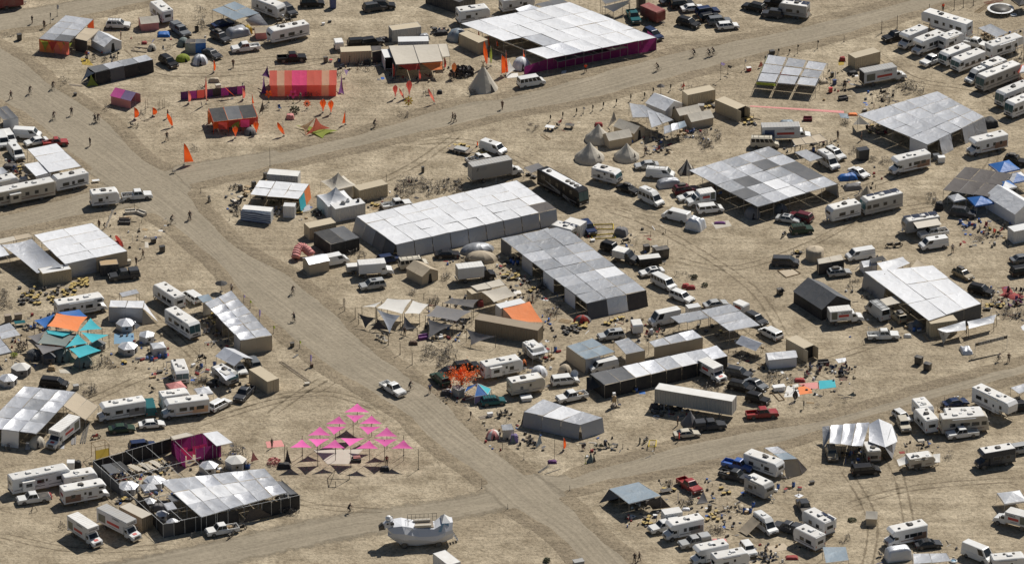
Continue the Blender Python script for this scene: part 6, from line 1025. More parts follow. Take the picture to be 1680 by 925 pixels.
V('minivan','c1',342,682,-12,'black','glossy black van behind the silver roof'); tarp_heap('c1',325,590,1.4,1.0,.9,'wood','plywood stack behind the black van',name='plywood_stack',cat='planks'); rug('c1',[(370,600),(430,598),(450,625),(380,622)],'c','pale board beside the plywood stack',name='board',cat='board'); table('c1',125,300,'teal covered table at the back of the sails',2.0,1.2,15,'paint_teal'); crate('c1',50,280,'dark wooden cabinet behind the sails',1.2,.9,1.6,'wood_grey',15,'cabinet','cabinet'); crate('c1',115,265,'brown cabinet behind the sails',1.4,.8,1.1,'wood_grey',15,'cabinet','cabinet'); shrub('c1',140,470,1.1,1.5,'dry brown bush between the grey roofs','wood_grey'); shrub('c1',90,520,.7,.8,'lime green bush at the left','G'); chairs('c1',6,140,330,320,350,'chair behind the blue sail',('cloth_dark','cloth_grey'))
V('C','c1',765,855,200,'white','white motorhome with two dark windows facing left',L=8.6); V('van','c1',945,835,100,'teal','green and white van behind the white sedan'); V('sedan','d1',960,38,10,'white','white sedan in front of the green and white van'); V('C','c1',1170,838,196,'white','white motorhome with tan blinds facing left',L=8.4,trim='S'); V('T','c1',1105,790,18,'white','white trailer behind the motorhome with tan blinds',L=5.4); popup('c1',1115,715,'faded pink canopy behind the motorhomes',3.0,2.0,2.7,'a',25,mats=['skin_pink']); V('B','c1',1138,622,-78,'white','small white motorhome facing down with a dark rear',L=5.6); popup('c2',208,745,'white pop-up canopy between motorhome and suv',2.8,2.0,2.8,'w',20); chair(G('c1',970,735),60,'dark chair left of the small white motorhome',None,'cloth_dark'); crate('c1',1010,615,'black trunk behind the small motorhome',1.0,.6,.4); crate('c1',960,648,'tan box left of the black trunk',.8,.5,.3,'wood'); motorbike('c2',192,520,45,'motorbike parked alone below the long silver shade'); bikes('c1',3,1245,1290,590,640,'bicycle right of the small motorhome')
S('f',[(40,633),(124,643),(60,712),(-26,700)],3.0,3,4,'slslgslsgssl','silver patched roof at the lower left',walls={'F':('.s.',.5)},sag=.25,wr=.16); S('c1',[(480,745),(620,835),(540,920),(400,830)],[3.0,2.2,2.2,3.0],2,1,'tt','tan sheet roof sloping off the silver patched roof',sag=.2); rug('d1',[(165,150),(190,148),(190,200),(160,200)],'s','silver strip on the ground below the patched roof'); dome('d1',235,145,1.5,1.8,'pale dome tent under the tan sheet roof','c'); bikes('d1',3,25,70,175,215,'bicycle at the left edge below the patched roof')
# ---- long silver shade along the diagonal road
S('c2',[(215,182),(382,106),(640,386),(440,418)],3.0,2,6,'llslslslslsl','long crumpled silver shade along the diagonal road',walls={'F':('tt',.1),'L':('..n..l',.1)},sag=.2,wr=.2); S('c2',[(165,140),(240,125),(270,165),(205,180)],2.6,1,1,'B','blue grey roof end of the long silver shade',walls={'F':('c',0)}); parasol('c2',320,110,2.3,1.2,'black parasol behind the long silver shade','k'); person('c2',385,115,'person by the black parasol',pose='stand',shirt='cloth_pale'); chairs('c2',12,190,330,280,410,'chair in the shade left of the long silver shade',('cloth_dark','cloth_grey','cloth_brown')); totes('c2',8,200,330,250,400,'tote in the shade left of the long silver shade',.2); ladder('c2',(215,432),(290,420),'white picket fence piece left of the silver shade',.4,'picket','pole_white','fence',.2)
for x,y,f,l in ((462,180,'U','lilac flag post behind the silver shade'),(502,215,'G','lime flag post behind the silver shade, back one'),(560,295,'U','lilac banner post beside the silver shade'),(650,375,'G','lime flag post at the front of the silver shade'),(815,470,'G','lime flag post on the verge below the silver shade'),(883,580,'U','pale lilac banner post on the verge')): post('c2',x,y,2.4 if 'banner' in l else 1.7,l,None,f,fw=.4,fh=1.3 if 'banner' in l else .5)
crate('c2',768,445,'dark box on the verge of the diagonal road',.7,.6,.9); crate('c2',892,575,'brown box at the foot of the lilac banner post',.5,.5,.7,'cloth_brown'); ladder('c2',(695,550),(880,680),'long steel truss lying beside the tan container',.5,'truss','wood_grey'); crate('c2',862,690,'pale block at the end of the steel truss',.9,.6,.4,'rv_cream'); ladder('c2',(775,525),(805,505),'short rail on the verge',.2,'rail')
gable('c2',402,538,-48,5.2,4.2,2.0,3.0,'s','.','silver carport over a white car',name='carport',cat='carport'); V('sedan','c2',435,592,-70,'white','white car under the silver carport'); V('suv','c2',520,552,110,'grey','grey suv behind the tan container'); V('B','c2',345,640,-50,'grey','small camper under a silver tarp',L=5.0,H=2.5); sail('c2',[(280,595),(345,575),(415,640),(350,670)],[2.6,2.7,2.6,2.6],'s','crumpled silver tarp over the small camper',.1,sag=.3,poles=False); V('pickup','c2',465,745,-112,'charcoal','silver and black pickup facing down','load'); V('suv','c2',308,818,50,'white','white suv at the end of the motorhomes'); V('cont','c2',590,668,-55,'container_tan','tan container alone beside the diagonal road',roofmat='container_tan'); tarp_heap('c2',260,690,2.0,1.4,.9,'k','black wheel heap left of the small camper'); bikes('c2',5,155,215,670,700,'bicycle left of the black wheel heap')
cyclist('c2',772,125,'cyclist riding up the diagonal road, upper one',-60); cyclist('c2',780,298,'cyclist riding up the diagonal road, lower one',120)
# ---- pale and dark sails
for x,y,h in ((22,230,2.6),(13,205,1.8),(88,282,2.4),(298,445,2.2),(372,505,2.3),(448,570,2.4)): post('c3',x,y,h,'weathered stake in the row along the diagonal road verge','stakes along the diagonal road verge',mat='wood_grey',r=.07)
for pts,hs,m,l in (([(130,205),(255,172),(215,207)],[1.6,2.6,2.4],'a','narrow white sail at the left of the sail group'),([(225,212),(290,152),(445,158),(385,250)],[2.6,3.2,3.3,2.6],'a','large white sail of the group'),([(452,165),(552,190),(495,250),(398,248)],[3.2,2.8,2.6,2.6],'a','white sail at the right of the large white sail'),([(222,218),(372,260),(305,372)],[2.5,2.6,.5],'l','pale grey triangular sail hanging to the road side'),([(108,248),(216,275),(150,342)],[2.3,2.2,.2],'E','dark triangular sail nearest the road'),([(230,282),(180,350),(305,352)],[2.2,.4,.4],'n','brown triangular sail beside the dark one'),([(398,262),(480,340),(380,362)],[2.5,1.6,.5],'e','grey triangular sail in the middle'),([(600,195),(825,232),(730,296),(532,262)],[2.9,2.9,2.6,2.6],'e','large grey sail right of the white sails'),([(545,280),(705,318),(548,408)],[2.7,2.6,.4],'e','grey triangular sail hanging below the large grey sail'),([(790,345),(975,392),(818,448)],[2.5,2.3,.6],'e','grey triangular sail in front of the brown trailer'),([(690,150),(870,160),(835,210),(640,180)],[2.8,2.8,2.6,2.6],'E','dark mesh sail behind the large grey sail')): sail('c3',pts,hs,m,l,.2)
chairs('c3',14,520,800,300,410,'chair under the grey sails',('cloth_dark','cloth_grey','cloth_blue','cloth_dark')); bikes('c3',3,425,470,120,145,'bicycle behind the white sails'); bikes('c3',8,555,620,160,200,'bicycle beside the dark mesh sail'); sofa('c3',520,395,20,'purple sofa under the grey sail','v',1.8); person('c3',400,390,'person left of the purple sofa',pose='stand'); chairs('c3',5,225,290,380,430,'chair by the road below the sails',('cloth_pale','cloth_dark')); tarp_heap('c3',455,430,1.6,.9,.7,'cloth_brown','brown luggage pile below the purple sofa',name='luggage_pile',cat='luggage'); bikes('c3',36,520,760,460,540,'bicycle in the dense rows below the grey sails'); bikes('c3',12,600,680,540,600,'bicycle at the lower end of the dense rows')
S('c3',[(818,75),(1002,30),(1037,66),(860,105)],2.8,2,1,'cc','cream roof at the back of the container house',walls={'F':('t.',.0),'L':('t',.0)}); sail('c3',[(885,110),(1040,72),(1112,132),(965,176)],[2.8,2.8,2.4,2.4],'c','cream sail between the two roofs of the container house',.15,sag=.4,poles=False); V('cont','c3',1070,225,28,'container_white','white container house with a pale roof',L=5.2,W=2.0,H=2.7,roofmat='rv_white'); sail('c3',[(1020,215),(1190,170),(1275,302),(1095,306)],[2.7,2.7,1.2,1.2],'o','orange awning sloping off the white container house',.12,sag=.2); V('cont','c3',855,140,28,'container_tan','tan cabin under the cream roof',L=3.0,W=2.0,H=2.6); person('c3',1208,180,'person right of the orange awning',pose='stand'); tarp_heap('c3',880,180,1.2,1.0,1.2,'cloth_red','red rack between the two container houses',name='clothes_rack',cat='rack')
V('cont','c3',1060,345,-22,'container_brown','long brown trailer below the orange awning',L=12.4,W=2.6,H=2.9,roofmat='container_brown',name='semi_trailer',cat='trailer',door=False); rug('c3',[(1085,105),(1130,100),(1140,120),(1095,128)],'a','white sheet behind the orange awning'); totes('c3',6,1020,1120,10,40,'tote behind the cream roof',.5); bikes('c3',24,1160,1300,60,200,'bicycle in the scattered strip beside the long grey roof'); totes('c3',10,1150,1290,40,120,'tote scattered beside the long grey roof',.3); bikes('c4',14,190,300,180,260,'bicycle at the foot of the long grey roof')
V('pickup','c3',325,715,-52,'white','white pickup driving down the diagonal road'); cyclist('c3',435,730,'cyclist beside the white pickup',30); person('c3',560,750,'person standing at the verge left of the orange tree',pose='stand',shirt='cloth_blue')
V('T','c3',1012,588,24,'white','white trailer with a slide out behind the orange tree',L=7.6,slide=1); V('T','c3',1168,698,22,'cream','cream travel trailer right of the colourful dome',L=6.6); V('T','c3',1215,485,-60,'grey','small silver camper with a grey side awning',L=4.2,H=2.5); S('c3',[(1165,455),(1265,430),(1310,490),(1210,515)],[2.4,2.4,1.9,1.9],1,1,'l','grey awning of the small silver camper'); dome('c3',1155,555,.5,1.2,'small orange pod tent beside the silver camper','o'); dome('c3',1250,605,1.6,1.7,'white dome tent behind the cream travel trailer','w'); crate('c3',1168,782,'low white trailer box in front of the cream trailer',2.0,1.4,.7,'rv_white',15)
# the orange tree: trunk, limbs and a crown of cloth leaves
o = root('orange_tree','tree sculpture with bright orange leaves','tree sculpture',G('c3',760,725)); bar('trunk',(0,0,0),(0,0,2.4),.2,'wood_grey',o,8); cr = MB()
for k in range(11): a = k*2.4; r_ = 1.2+.9*(k%3); tip = Vector((r_*math.cos(a),r_*math.sin(a),2.6+1.6*((k*37)%10)/10)); bar('limb',(0,0,1.5+.08*k),tip,.07,'wood_grey',o)
for k in range(2000):
    c = Vector((random.gauss(0,1.15),random.gauss(0,1.0),random.gauss(3.0,.75)))
    if c.z < 1.0 or noise.noise(c*.8) < .02: continue
    d1, d2 = Vector((random.gauss(0,1),random.gauss(0,1),random.gauss(0,1))).normalized()*.19, Vector((random.gauss(0,1),random.gauss(0,1),random.gauss(0,1))).normalized()*.19
    cr.add([c-d1,c+d2*.6,c+d1,c-d2*.6],[(0,1,2,3)])
struct(part('crown',cr.mesh('leaves'),'leaf_orange',o),'stuff')
for x,y in ((665,700),(680,690),(820,660),(860,650)): shrub('c3',x,y,.7,1.6,['orange cloth bush at the left foot of the orange tree','orange cloth bush beside the dark suv','orange cloth bush behind the colourful dome, left','orange cloth bush behind the colourful dome, right'][[665,680,820,860].index(x)],'leaf_orange',120,'cloth_bush')
V('suv','c3',625,655,118,'green','dark green suv left of the orange tree'); V('suv','c3',790,575,20,'black','black suv with a white roof behind the orange tree'); V('sedan','c3',695,605,30,'black','black car behind the dark green suv'); V('hatch','c3',960,795,12,'teal','teal wagon in front of the colourful dome','rack'); crate('c3',740,740,'grey cabin box left of the colourful dome',1.9,1.5,1.6,'rv_grey',-50,'cabin','cabin'); tarp_heap('c3',660,745,1.8,1.2,1.0,'n','brown lounge frame left of the grey cabin box')
o = root('geodesic_dome','open geodesic frame with coloured cloth panels','dome',at_px('c3',862,740,1.3)); rr = 2.5; ring = [Vector((rr*math.cos(a),rr*math.sin(a),1.5)) for a in [k*math.pi/3+.3 for k in range(6)]]; base = [Vector((rr*1.05*math.cos(a),rr*1.05*math.sin(a),0)) for a in [k*math.pi/3+.3 for k in range(6)]]; top = Vector((0,0,2.9))
for k in range(6):
    bar('strut',ring[k],ring[(k+1)%6],.05,'pole_white',o); bar('strut',ring[k],top,.05,'pole_white',o); bar('strut',base[k],ring[k],.05,'pole_white',o); bar('strut',base[k],ring[(k+1)%6],.05,'pole_white',o)
    if k != 3: part('roof_panel',MB().poly([ring[k],ring[(k+1)%6],top]).mesh('tri'),['T','r','b','v','b','T'][k],o)
    if k in (4,5): part('side_panel',MB().poly([base[k],ring[k],ring[(k+1)%6]]).mesh('tri'),['U','T'][k-4],o)
# ---- middle shades
S('c4',[(345,455),(510,405),(650,490),(465,540)],2.7,2,2,'BBBB','steel blue roof of four panels with tan walls',walls={'F':('l.',.0),'L':('tt',.1)}); S('c4',[(645,425),(735,400),(840,480),(720,505)],2.7,1,1,'g','grey roof with a tan wall right of the steel blue roof',walls={'F':('t',.0)}); S('c4',[(865,425),(1140,350),(1205,400),(900,460)],2.6,3,1,'lls','low tan walled shade with a silver end',walls={'F':('ttt',.0),'R':('t',0)}); S('c4',[(1000,270),(1190,230),(1245,275),(1055,312)],2.7,1,1,'g','grey roof left of the three panel grey roof')
S('f',[(968.5,613),(1176,567),(1193.5,584),(992,632)],2.6,8,1,'ddwslwls','long black walled tunnel with silver roof panels',walls={'F':('k',.1),'L':('k',.0)},wr=.12,inner=False); sail('c4',[(470,650),(545,640),(590,700),(470,740)],[2.4,2.5,2.4,.2],'k','black end curtain of the long tunnel',.05,poles=False,name='tent_end',cat='tent flap')
V('van','c4',575,572,206,'white','white cargo van between the steel blue roof and the tunnel'); dome('c4',335,595,1.3,1.7,'tan dome tent behind the white suv','t'); V('minivan','c4',335,665,14,'white','white minivan left of the tunnel'); o = root('satellite_dish','white satellite dish behind the white minivan','dish',at_px('c4',395,620,1.6)); part('dish',cached('dish',lambda:MB().lathe([(0,0),(.4,.08),(.7,.25)],14).mesh('dish',True)),'rv_white',o,(0,0,1.4),(R(60),0,0)); bar('mast',(0,0,0),(0,0,1.4),.05,'steel',o)
V('pickup','c4',378,765,204,'white','white pickup with loaded bed left of the tunnel','load'); V('suv','c4',625,380,196,'silver','silver suv behind the steel blue roof','sun'); V('ct','c4',788,335,-80,'paint_white','small white moving trailer with red lettering',L=2.6,W=1.9,H=2.1,band='decal_red'); V('sprinter','c4',965,270,206,'white','tall white van beside the grey roof'); V('cont','c4',1145,225,20,'container_white','small white shed behind the grey roof',L=2.4,W=1.6,H=1.8,name='shed',cat='shed',door=False); V('sedan','c5',210,185,20,'silver','silver car behind the grey roof')
for k,(x,y) in enumerate(((590,315),(610,320),(630,300),(655,290),(680,282),(700,280))): tote(G('c4',x,y),['leftmost','second','third','fourth','fifth','rightmost'][k]+' yellow lidded tote in the row before the long grey roof','row of yellow lidded totes')
totes('c4',10,370,480,300,340,'tote in the pile left of the orange tent',.9); totes('c4',16,315,430,330,380,'black crate in the pile left of the silver suv',.0); planks('c4',[(300,285),(370,300)],'pale lumber stack beside the tote pile',6,'wood'); dome('c4',445,278,1.3,1.3,'small orange and grey tent at the corner of the long grey roof','r',1.3,.8,0,'e'); bikes('c4',6,860,950,330,400,'bicycle in front of the tall white van'); chairs('c4',5,830,960,370,410,'chair in front of the tall white van',('cloth_red','cloth_dark','cloth_pale')); tarp_heap('c4',880,360,.8,.8,1.0,'w','white wrapped bundle beside the tall white van')
o = root('robot_sculpture','metal robot sculpture with a white head','sculpture',G('c4',645,835),-70); part('base',boxm(1.2,.8,.4),'wood_grey',o); part('torso',boxm(.5,.7,1.1),'wood',o,(0,0,1.0)); part('head',boxm(.45,.5,.5),'rv_white',o,(0,0,2.3)); part('neck',cylm(.1,.25),'steel',o,(0,0,2.08))
for s in (-1,1): bar('leg',(0,s*.25,.4),(0,s*.2,1.0),.1,'steel',o); bar('arm',(0,s*.38,2.0),(.3,s*.7,1.1),.08,'steel',o)
chair(G('c4',680,835),0,'blue chair beside the robot sculpture',None,'paint_navy'); rug('c4',[(800,738),(840,735),(845,755),(805,755)],'b','blue tarp in front of the long tunnel'); tote(G('c4',775,745),'yellow lidded tote in front of the long tunnel',None)
V('cont','c4',1160,805,-20,'container_pale','long grey white semi trailer',L=14.6,W=2.5,H=2.8,z0=1.1,name='semi_trailer',cat='trailer',roofmat='rv_roof'); totes('c4',16,890,1090,845,900,'bundle in the shade of the long semi trailer',.0); tarp_heap('c4',900,830,1.6,1.2,1.0,'n','brown heap at the tail of the long semi trailer')
# ---- right of the middle
S('c5',[(115,226),(300,186),(490,322),(296,362)],2.8,1,3,'gll','grey roof of three panels'); S('c5',[(-20,252),(110,228),(165,270),(30,305)],2.7,1,1,'g','grey roof piece left of the three panel roof'); totes('c5',6,60,260,330,400,'tote in the shade of the three panel roof',.2); V('ct','c5',370,210,-45,'paint_white','small white moving trailer behind the three panel roof',L=2.6,W=1.9,H=2.0,band='decal_red'); V('suv','c5',465,280,-50,'charcoal','dark suv behind the white minivan of the three panel roof'); V('minivan','c5',555,368,130,'white','white minivan right of the three panel roof')
gable('c5',435,455,-42,4.6,3.0,2.0,2.9,'s','.','crumpled silver carport on posts',name='carport',cat='carport',wr=.12); bikes('c5',8,310,480,510,560,'bicycle around the silver carport'); V('cont','c5',742,465,-52,'container_tan','tan container with an open dark end near the rugs',L=5.0,open_end=1); gable('c5',622,530,12,5.2,2.6,2.0,2.6,'w','w','white shed tent with a dark picture on its front'); V('truck','c5',190,612,-52,'white','small moving truck facing down among bicycles',Lb=3.6,Hb=2.9); bikes('c5',26,60,290,690,760,'bicycle in the row behind the long semi trailer')
V('suv','c5',355,618,-25,'charcoal','dark grey suv, rear one of the dark group'); V('suv','c5',372,705,-25,'black','black suv, left one of the dark group'); V('sedan','c5',465,690,-45,'grey','grey car, right one of the dark group','rack'); V('jeep','c5',475,782,-30,'black','black off roader, front one of the dark group'); V('pickup','c5',502,872,10,'red','dark red pickup below the dark group')
bikes('c5',14,510,690,630,680,'bicycle in the row left of the rugs'); crate('c5',608,718,'white low trailer box left of the white sheet',2.2,1.2,.9,'rv_white',15); rug('c5',[(660,705),(730,690),(740,770),(640,775)],'a','white sheet left of the orange rug'); rug('c5',[(720,712),(805,700),(820,748),(728,762)],'o','orange rug on the ground'); rug('c5',[(730,690),(850,680),(865,720),(800,725)],'skin_pink','pink patterned rug behind the orange rug'); rug('c5',[(860,672),(960,665),(970,712),(865,725)],'T','pale turquoise rug right of the orange one'); chairs('c5',22,770,1050,580,650,'chair in the lounge circle behind the rugs',('cloth_dark','paint_maroon','cloth_grey','paint_navy')); rug('c5',[(965,535),(1030,525),(1035,550),(985,560)],'w','white sheet over the lounge chairs'); tarp_heap('c5',740,665,2.0,1.0,.6,'cloth_red','red cushion row behind the rugs',name='cushion',cat='cushion'); sofa('c5',890,555,10,'black sofa beside the open container','cloth_dark',1.9); frame_rect('c5',[(565,745),(600,740),(645,790),(610,797)],'low timber frame left of the white sheet'); rug('c5',[(985,650),(1045,645),(1040,672),(990,668)],'cloth_brown','brown rug right of the turquoise rug')
feather('c5',710,800,2.2,1.0,'brown statue like banner below the rugs','n',0,0,'leaf'); o = root('pinwheel_sculpture','dark pinwheel sculpture on the road verge','sculpture',G('c5',765,850)); bar('pole',(0,0,0),(0,0,1.2),.05,'pole_dark',o)
for k in range(6): part('blade',boxm(.22,.9,.04),'pole_dark',o,(0,0,1.1),(R(k*60),0,0))
planks('c5',[(780,805),(830,810)],'tan board beside the pinwheel sculpture',2,'wood')
for k,(x,y) in enumerate(((690,820),(850,825),(938,808),(1030,790))): ladder('c5',(x-10,y),(x+12,y-8),['first','second','third','fourth'][k]+' little wooden sawhorse from the left along the verge',.5,'sawhorse','wood_grey','sawhorse',.4,.5)
sail('c5',[(1080,740),(1095,770),(1040,765)],[1.0,.2,.2],'u','dark crumpled sail on the verge',.1,poles=False); sail('c5',[(625,85),(650,105),(590,130)],[1.4,1.2,.1],'k','black folded screen on open ground',.05,poles=False,name='screen',cat='screen'); crate('c5',615,108,'black box on open ground behind the dark suv',1.1,.9,1.2)
gable('f',1349,487,-57,9.0,6.5,2.4,4.3,'d','k','large black ridge tent',name='black_marquee'); V('truck','c5',1030,258,12,'white','moving truck with red band in front of the black tent',Lb=4.2,Hb=3.0,attic=False); V('sprinter','c6',385,225,118,'silver','silver van with roof slats beside the white roof camp','rack'); V('pickup','c6',420,378,4,'white','old white pickup with side rack','rack')
# ---- white roof camp at right
S('f',[(1418,446),(1530,436),(1610,498),(1524,526)],3.0,3,3,'w','white roof of nine panels with a banner in front',walls={'F':('tdd',.0),'L':('g..',.5)},sag=.12); sail('b6',[(380,815),(545,775),(590,815),(430,885)],[3.2,3.4,3.0,3.0],'w','white draped tarp behind the nine panel roof',.1,sag=.3); sail('b6',[(635,790),(710,845),(575,860)],[3.0,2.6,2.6],'t','tan triangle behind the nine panel roof',.1,poles=False); gable('b6',325,830,20,2.6,2.2,1.6,2.2,'w','w','small white hut tent behind the white roof camp'); S('b6',[(335,790),(415,768),(440,795),(345,815)],2.2,1,1,'k','dark roof beside the small white hut tent'); V('cont','f',1545,535,18,'container_tan','tan corrugated container at the front of the white roof camp',L=5.2,W=2.2,H=2.8)
S('c6',[(395,160),(490,135),(540,180),(440,200)],2.5,1,1,'c','cream roof piece beside the silver van'); V('jeep','c6',515,262,115,'gold','rusty orange truck beside the nine panel roof','load'); tarp_heap('c6',625,318,2.8,1.8,1.3,'e','grey machine under the edge of the nine panel roof',30,seed=4.0); planks('c6',[(680,378),(710,420)],'tan ramp plank below the tan container',2,'wood'); tarp_heap('c6',575,385,1.4,.9,.6,'a','white sacks left of the ramp plank'); bikes('c6',6,205,260,50,105,'bicycle left of the nine panel roof'); bikes('c6',8,280,380,90,150,'bicycle under the left edge of the nine panel roof')
sail('c6',[(762,345),(940,292),(945,350),(800,370)],[2.4,2.4,2.0,2.0],'w','white slack canopy in front of the tan container, left one',.05,sag=.5); sail('c6',[(950,298),(1138,252),(1120,305),(960,345)],[2.4,2.4,1.8,1.9],'w','white slack canopy in front of the tan container, right one',.1,sag=.6); sail('c6',[(765,350),(845,372),(800,440)],[2.3,2.1,.1],'c','cream end curtain of the slack canopies',.05,poles=False,name='tent_flap',cat='tent flap'); tarp_heap('c6',945,475,2.0,2.8,.8,'foil','crumpled white inflatable heap near the banner',10,'inflatable','inflatable',.4,7.0,14,.5)
o = root('banner_sign','long black banner sign with pale lettering on two poles','sign',P(1628,570)); a, b = P(1600,566.0,2.4)-o.location, P(1652.5,553.0,2.4)-o.location; d = b-a; L_ = d.length; an = math.atan2(d.y,d.x); mid = (a+b)/2; part('board',boxm(round(L_,2),.06,.62),'plastic_black',o,mid+Vector((0,0,-.25)),(0,0,an)); lettering('GENDER BLENDER',o,mid+Vector((math.sin(an)*.05,-math.cos(an)*.05,.06)),math.degrees(an)-90,.82,'pole_white',.80)
for e in (a,b): bar('pole',(e.x,e.y,0),(e.x,e.y,2.9),.04,'pole_white',o)
ladder('c6',(960,545),(1165,500),'dark pole lying on the ground below the banner',.12,'fallen_pole','pole_dark','pole',2.0,.1); cyclist('c6',1150,550,'cyclist in white below the banner',-30,'cloth_pale'); person('c6',1213,555,'person in brown at the right pole of the banner',pose='stand',shirt='cloth_brown'); crate('c6',645,542,'black speaker cube, left of two on open ground',1.4,1.0,1.5,'plastic_black',-30); crate('c6',700,582,'black speaker cube, right of two on open ground',1.3,1.0,1.4,'plastic_black',-30)
V('suv','c6',1040,95,-30,'black','black suv right of the nine panel roof'); tarp_heap('c6',1235,130,4.0,2.6,.4,'cloth_red','spread of dark red and white clothes at the right edge',-40,'cloth_pile','cloth',.9,9.0); rug('c6',[(1165,80),(1215,72),(1240,110),(1185,125)],'cloth_red','dark red rug at the right edge'); chairs('c6',14,1190,1310,110,210,'chair on the clothes spread at the right edge',('paint_maroon','cloth_pale','cloth_dark','v')); totes('c6',12,1060,1180,185,230,'tote right of the nine panel roof',.5); bikes('c6',16,1180,1300,230,280,'bicycle in the row at the right edge'); rug('c6',[(1290,330),(1320,310),(1330,370),(1300,350)],'w','white sheet at the right edge')
# ---- nearest row, left
V('truck','d1',395,95,-118,'white','moving truck with red band under the tan sheet roof',Lb=6.0,Hb=3.3); planks('d1',[(475,60),(465,175)],'dark grey boards on the ground beside the moving truck',4,'decal_grey'); planks('d1',[(560,30),(520,165)],'black matting strips on the ground beside the moving truck',4,'plastic_black'); motorbike('d1',605,115,20,'red quad bike below the dark green car','paint_red'); V('sedan','d1',770,65,10,'green','dark green car behind the red quad bike'); rug('d1',[(370,160),(410,150),(405,195),(375,195)],'l','grey sheet in front of the moving truck')
o = root('cage_frame','yellow mesh cage standing behind the black fenced camp','cage',G('d1',635,250),24)
for sx in (-1,1):
    for sy in (-1,1): bar('post',(sx*1.3,sy*1.0,0),(sx*1.3,sy*1.0,2.8),.06,'wood',o)
    bar('beam',(sx*1.3,-1,2.8),(sx*1.3,1,2.8),.06,'wood',o); bar('beam',(-1.3,sx*1.0,2.8),(1.3,sx*1.0,2.8),.06,'wood',o)
cloth('mesh_panel',[Vector((-1.3,-1.02,2.1)),Vector((1.3,-1.02,2.1)),Vector((1.3,-1.02,0)),Vector((-1.3,-1.02,0))],'y',o,0,3,.03)
V('suv','d1',900,172,14,'navy','dark suv with a red load behind the fence'); tarp_heap('d1',920,185,2.6,.8,.9,'cloth_red','red cloth bundle beside the dark suv'); crate('d1',448,300,'round white water tank behind the fifth wheel',1.3,1.3,1.6,'rv_white',0,'water_tank','tank'); tarp_heap('d1',490,290,1.4,1.2,1.3,'k','black tank beside the white water tank',name='covered_tank',cat='tank')
V('A','d1',250,390,24,'white','long white motorhome at the lower left',L=11,trim='decal_grey',slide=1); V('T','d1',500,385,20,'white','rounded white caravan between two motorhomes',L=6.2,H=2.7); V('C','d1',535,470,22,'white','white motorhome with brown mural and open door, lower left',L=8.4,trim='decal_brown'); V('pickup','d1',210,502,196,'white','white pickup at the lower left','cover'); tarp_heap('d1',300,490,1.6,1.2,1.0,'cloth_red','red load behind the white pickup'); o = root('tripod','dark camera like tripod on open ground','tripod',G('d1',212,590))
for k in range(3): a = k*2.1; bar('leg',(0,0,1.5),(.7*math.cos(a),.7*math.sin(a),0),.05,'pole_dark',o)
bikes('d1',2,380,410,680,700,'bicycle left of the two moving trucks'); V('truck','d1',540,715,-52,'white','moving truck with red band, left one of two parallel trucks',Lb=5.4,Hb=3.6); V('truck','d1',755,670,-46,'white','moving truck with red band, right one of two parallel trucks',Lb=7.0,Hb=3.6); V('cont','d1',860,628,-46,'container_brown','wooden crate container beside the moving trucks',L=6.0,W=2.4,H=2.7,roofmat='c',door=False); totes('d1',6,735,830,510,545,'tote behind the wooden crate container',.4)
# the black fenced camp
S('f',[(261,788),(434,768),(470,808),(330,848)],3.0,6,3,'llslslwwwwlllllsls','patchwork silver roof of the black fenced camp',sag=.22,wr=.16,polemat='pole_white')
o = root('fence','black cloth fence on white poles round the patchwork roof','fence',P(320,830)); g = lambda x,y: P(x,y)-o.location
cor = [(153,775),(280,745),(272,880),(491,835),(462,806)]; runs = [((153,778),(282,740),8,'k'),((153,778),(196,812),3,'d'),((226,826),(268,882),4,'k'),((268,882),(392,858),7,'dkkkkkk'),((430,850),(492,834),4,'k'),((492,834),(462,808),3,'k')]
for a_,b_,n_,m_ in runs:
    for k in range(n_):
        p0, p1 = lerp(g(*a_),g(*b_),k/n_), lerp(g(*a_),g(*b_),(k+1)/n_); bar('post',p0,p0+Vector((0,0,2.75)),.045,'pole_white',o); cloth('fence_panel',[p0+Vector((0,0,2.6)),p1+Vector((0,0,2.6)),p1,p0],m_[k%len(m_)],o,0,4,.1)
for a_,b_ in (((153,778),(268,882)),((180,771),(300,876)),((208,763),(335,868)),((240,754),(365,862)),((282,740),(400,855)),((153,778),(282,740)),((190,810),(330,772)),((228,845),(340,815)),((268,882),(492,834))): bar('pipe',g(*a_)+Vector((0,0,2.7)),g(*b_)+Vector((0,0,2.7)),.045,'pole_white',o)
S('d1',[(1078,118),(1180,92),(1230,112),(1095,142)],2.9,1,1,'c','pale roof piece behind the magenta room'); S('d2',[(202,100),(295,85),(395,160),(290,182)],2.9,1,1,'w','white roof piece right of the magenta room')
o = root('cloth_room','open roofed magenta cloth room inside the fenced camp','room',P(310,755)); g2 = lambda x,y: G('d2',x,y)-o.location
for a_,b_ in (((5,225),(200,180)),((200,180),(305,250)),((5,225),(95,320)),((160,280),(320,245))):
    p0,p1 = g2(*a_),g2(*b_)
    for k in range(3): r0,r1 = lerp(p0,p1,k/3),lerp(p0,p1,(k+1)/3); cloth('wall_panel',[r0+Vector((0,0,2.6)),r1+Vector((0,0,2.6)),r1,r0],'m',o,0,4,.1); bar('post',r0,r0+Vector((0,0,2.7)),.045,'pole_white',o)
for k,(x,y) in enumerate(((85,205),(120,230),(160,195),(205,185))): sail('d2',[(x-22,y-15),(x+22,y-20),(x+18,y+35),(x-18,y+38)],[2.4,2.4,.9,.9],'P',['first','second','third','fourth'][k]+' hot pink drape from the left in the magenta room',0,poles=False,name='cloth_drape',cat='drape')
for x,y,l in ((850,315,'picnic table in the fenced camp, left one'),(920,305,'picnic table in the fenced camp, middle one'),(985,290,'picnic table in the fenced camp, right one')): table('d1',x,y,l,3.2,.9,-50,'rv_cream',bench=True)
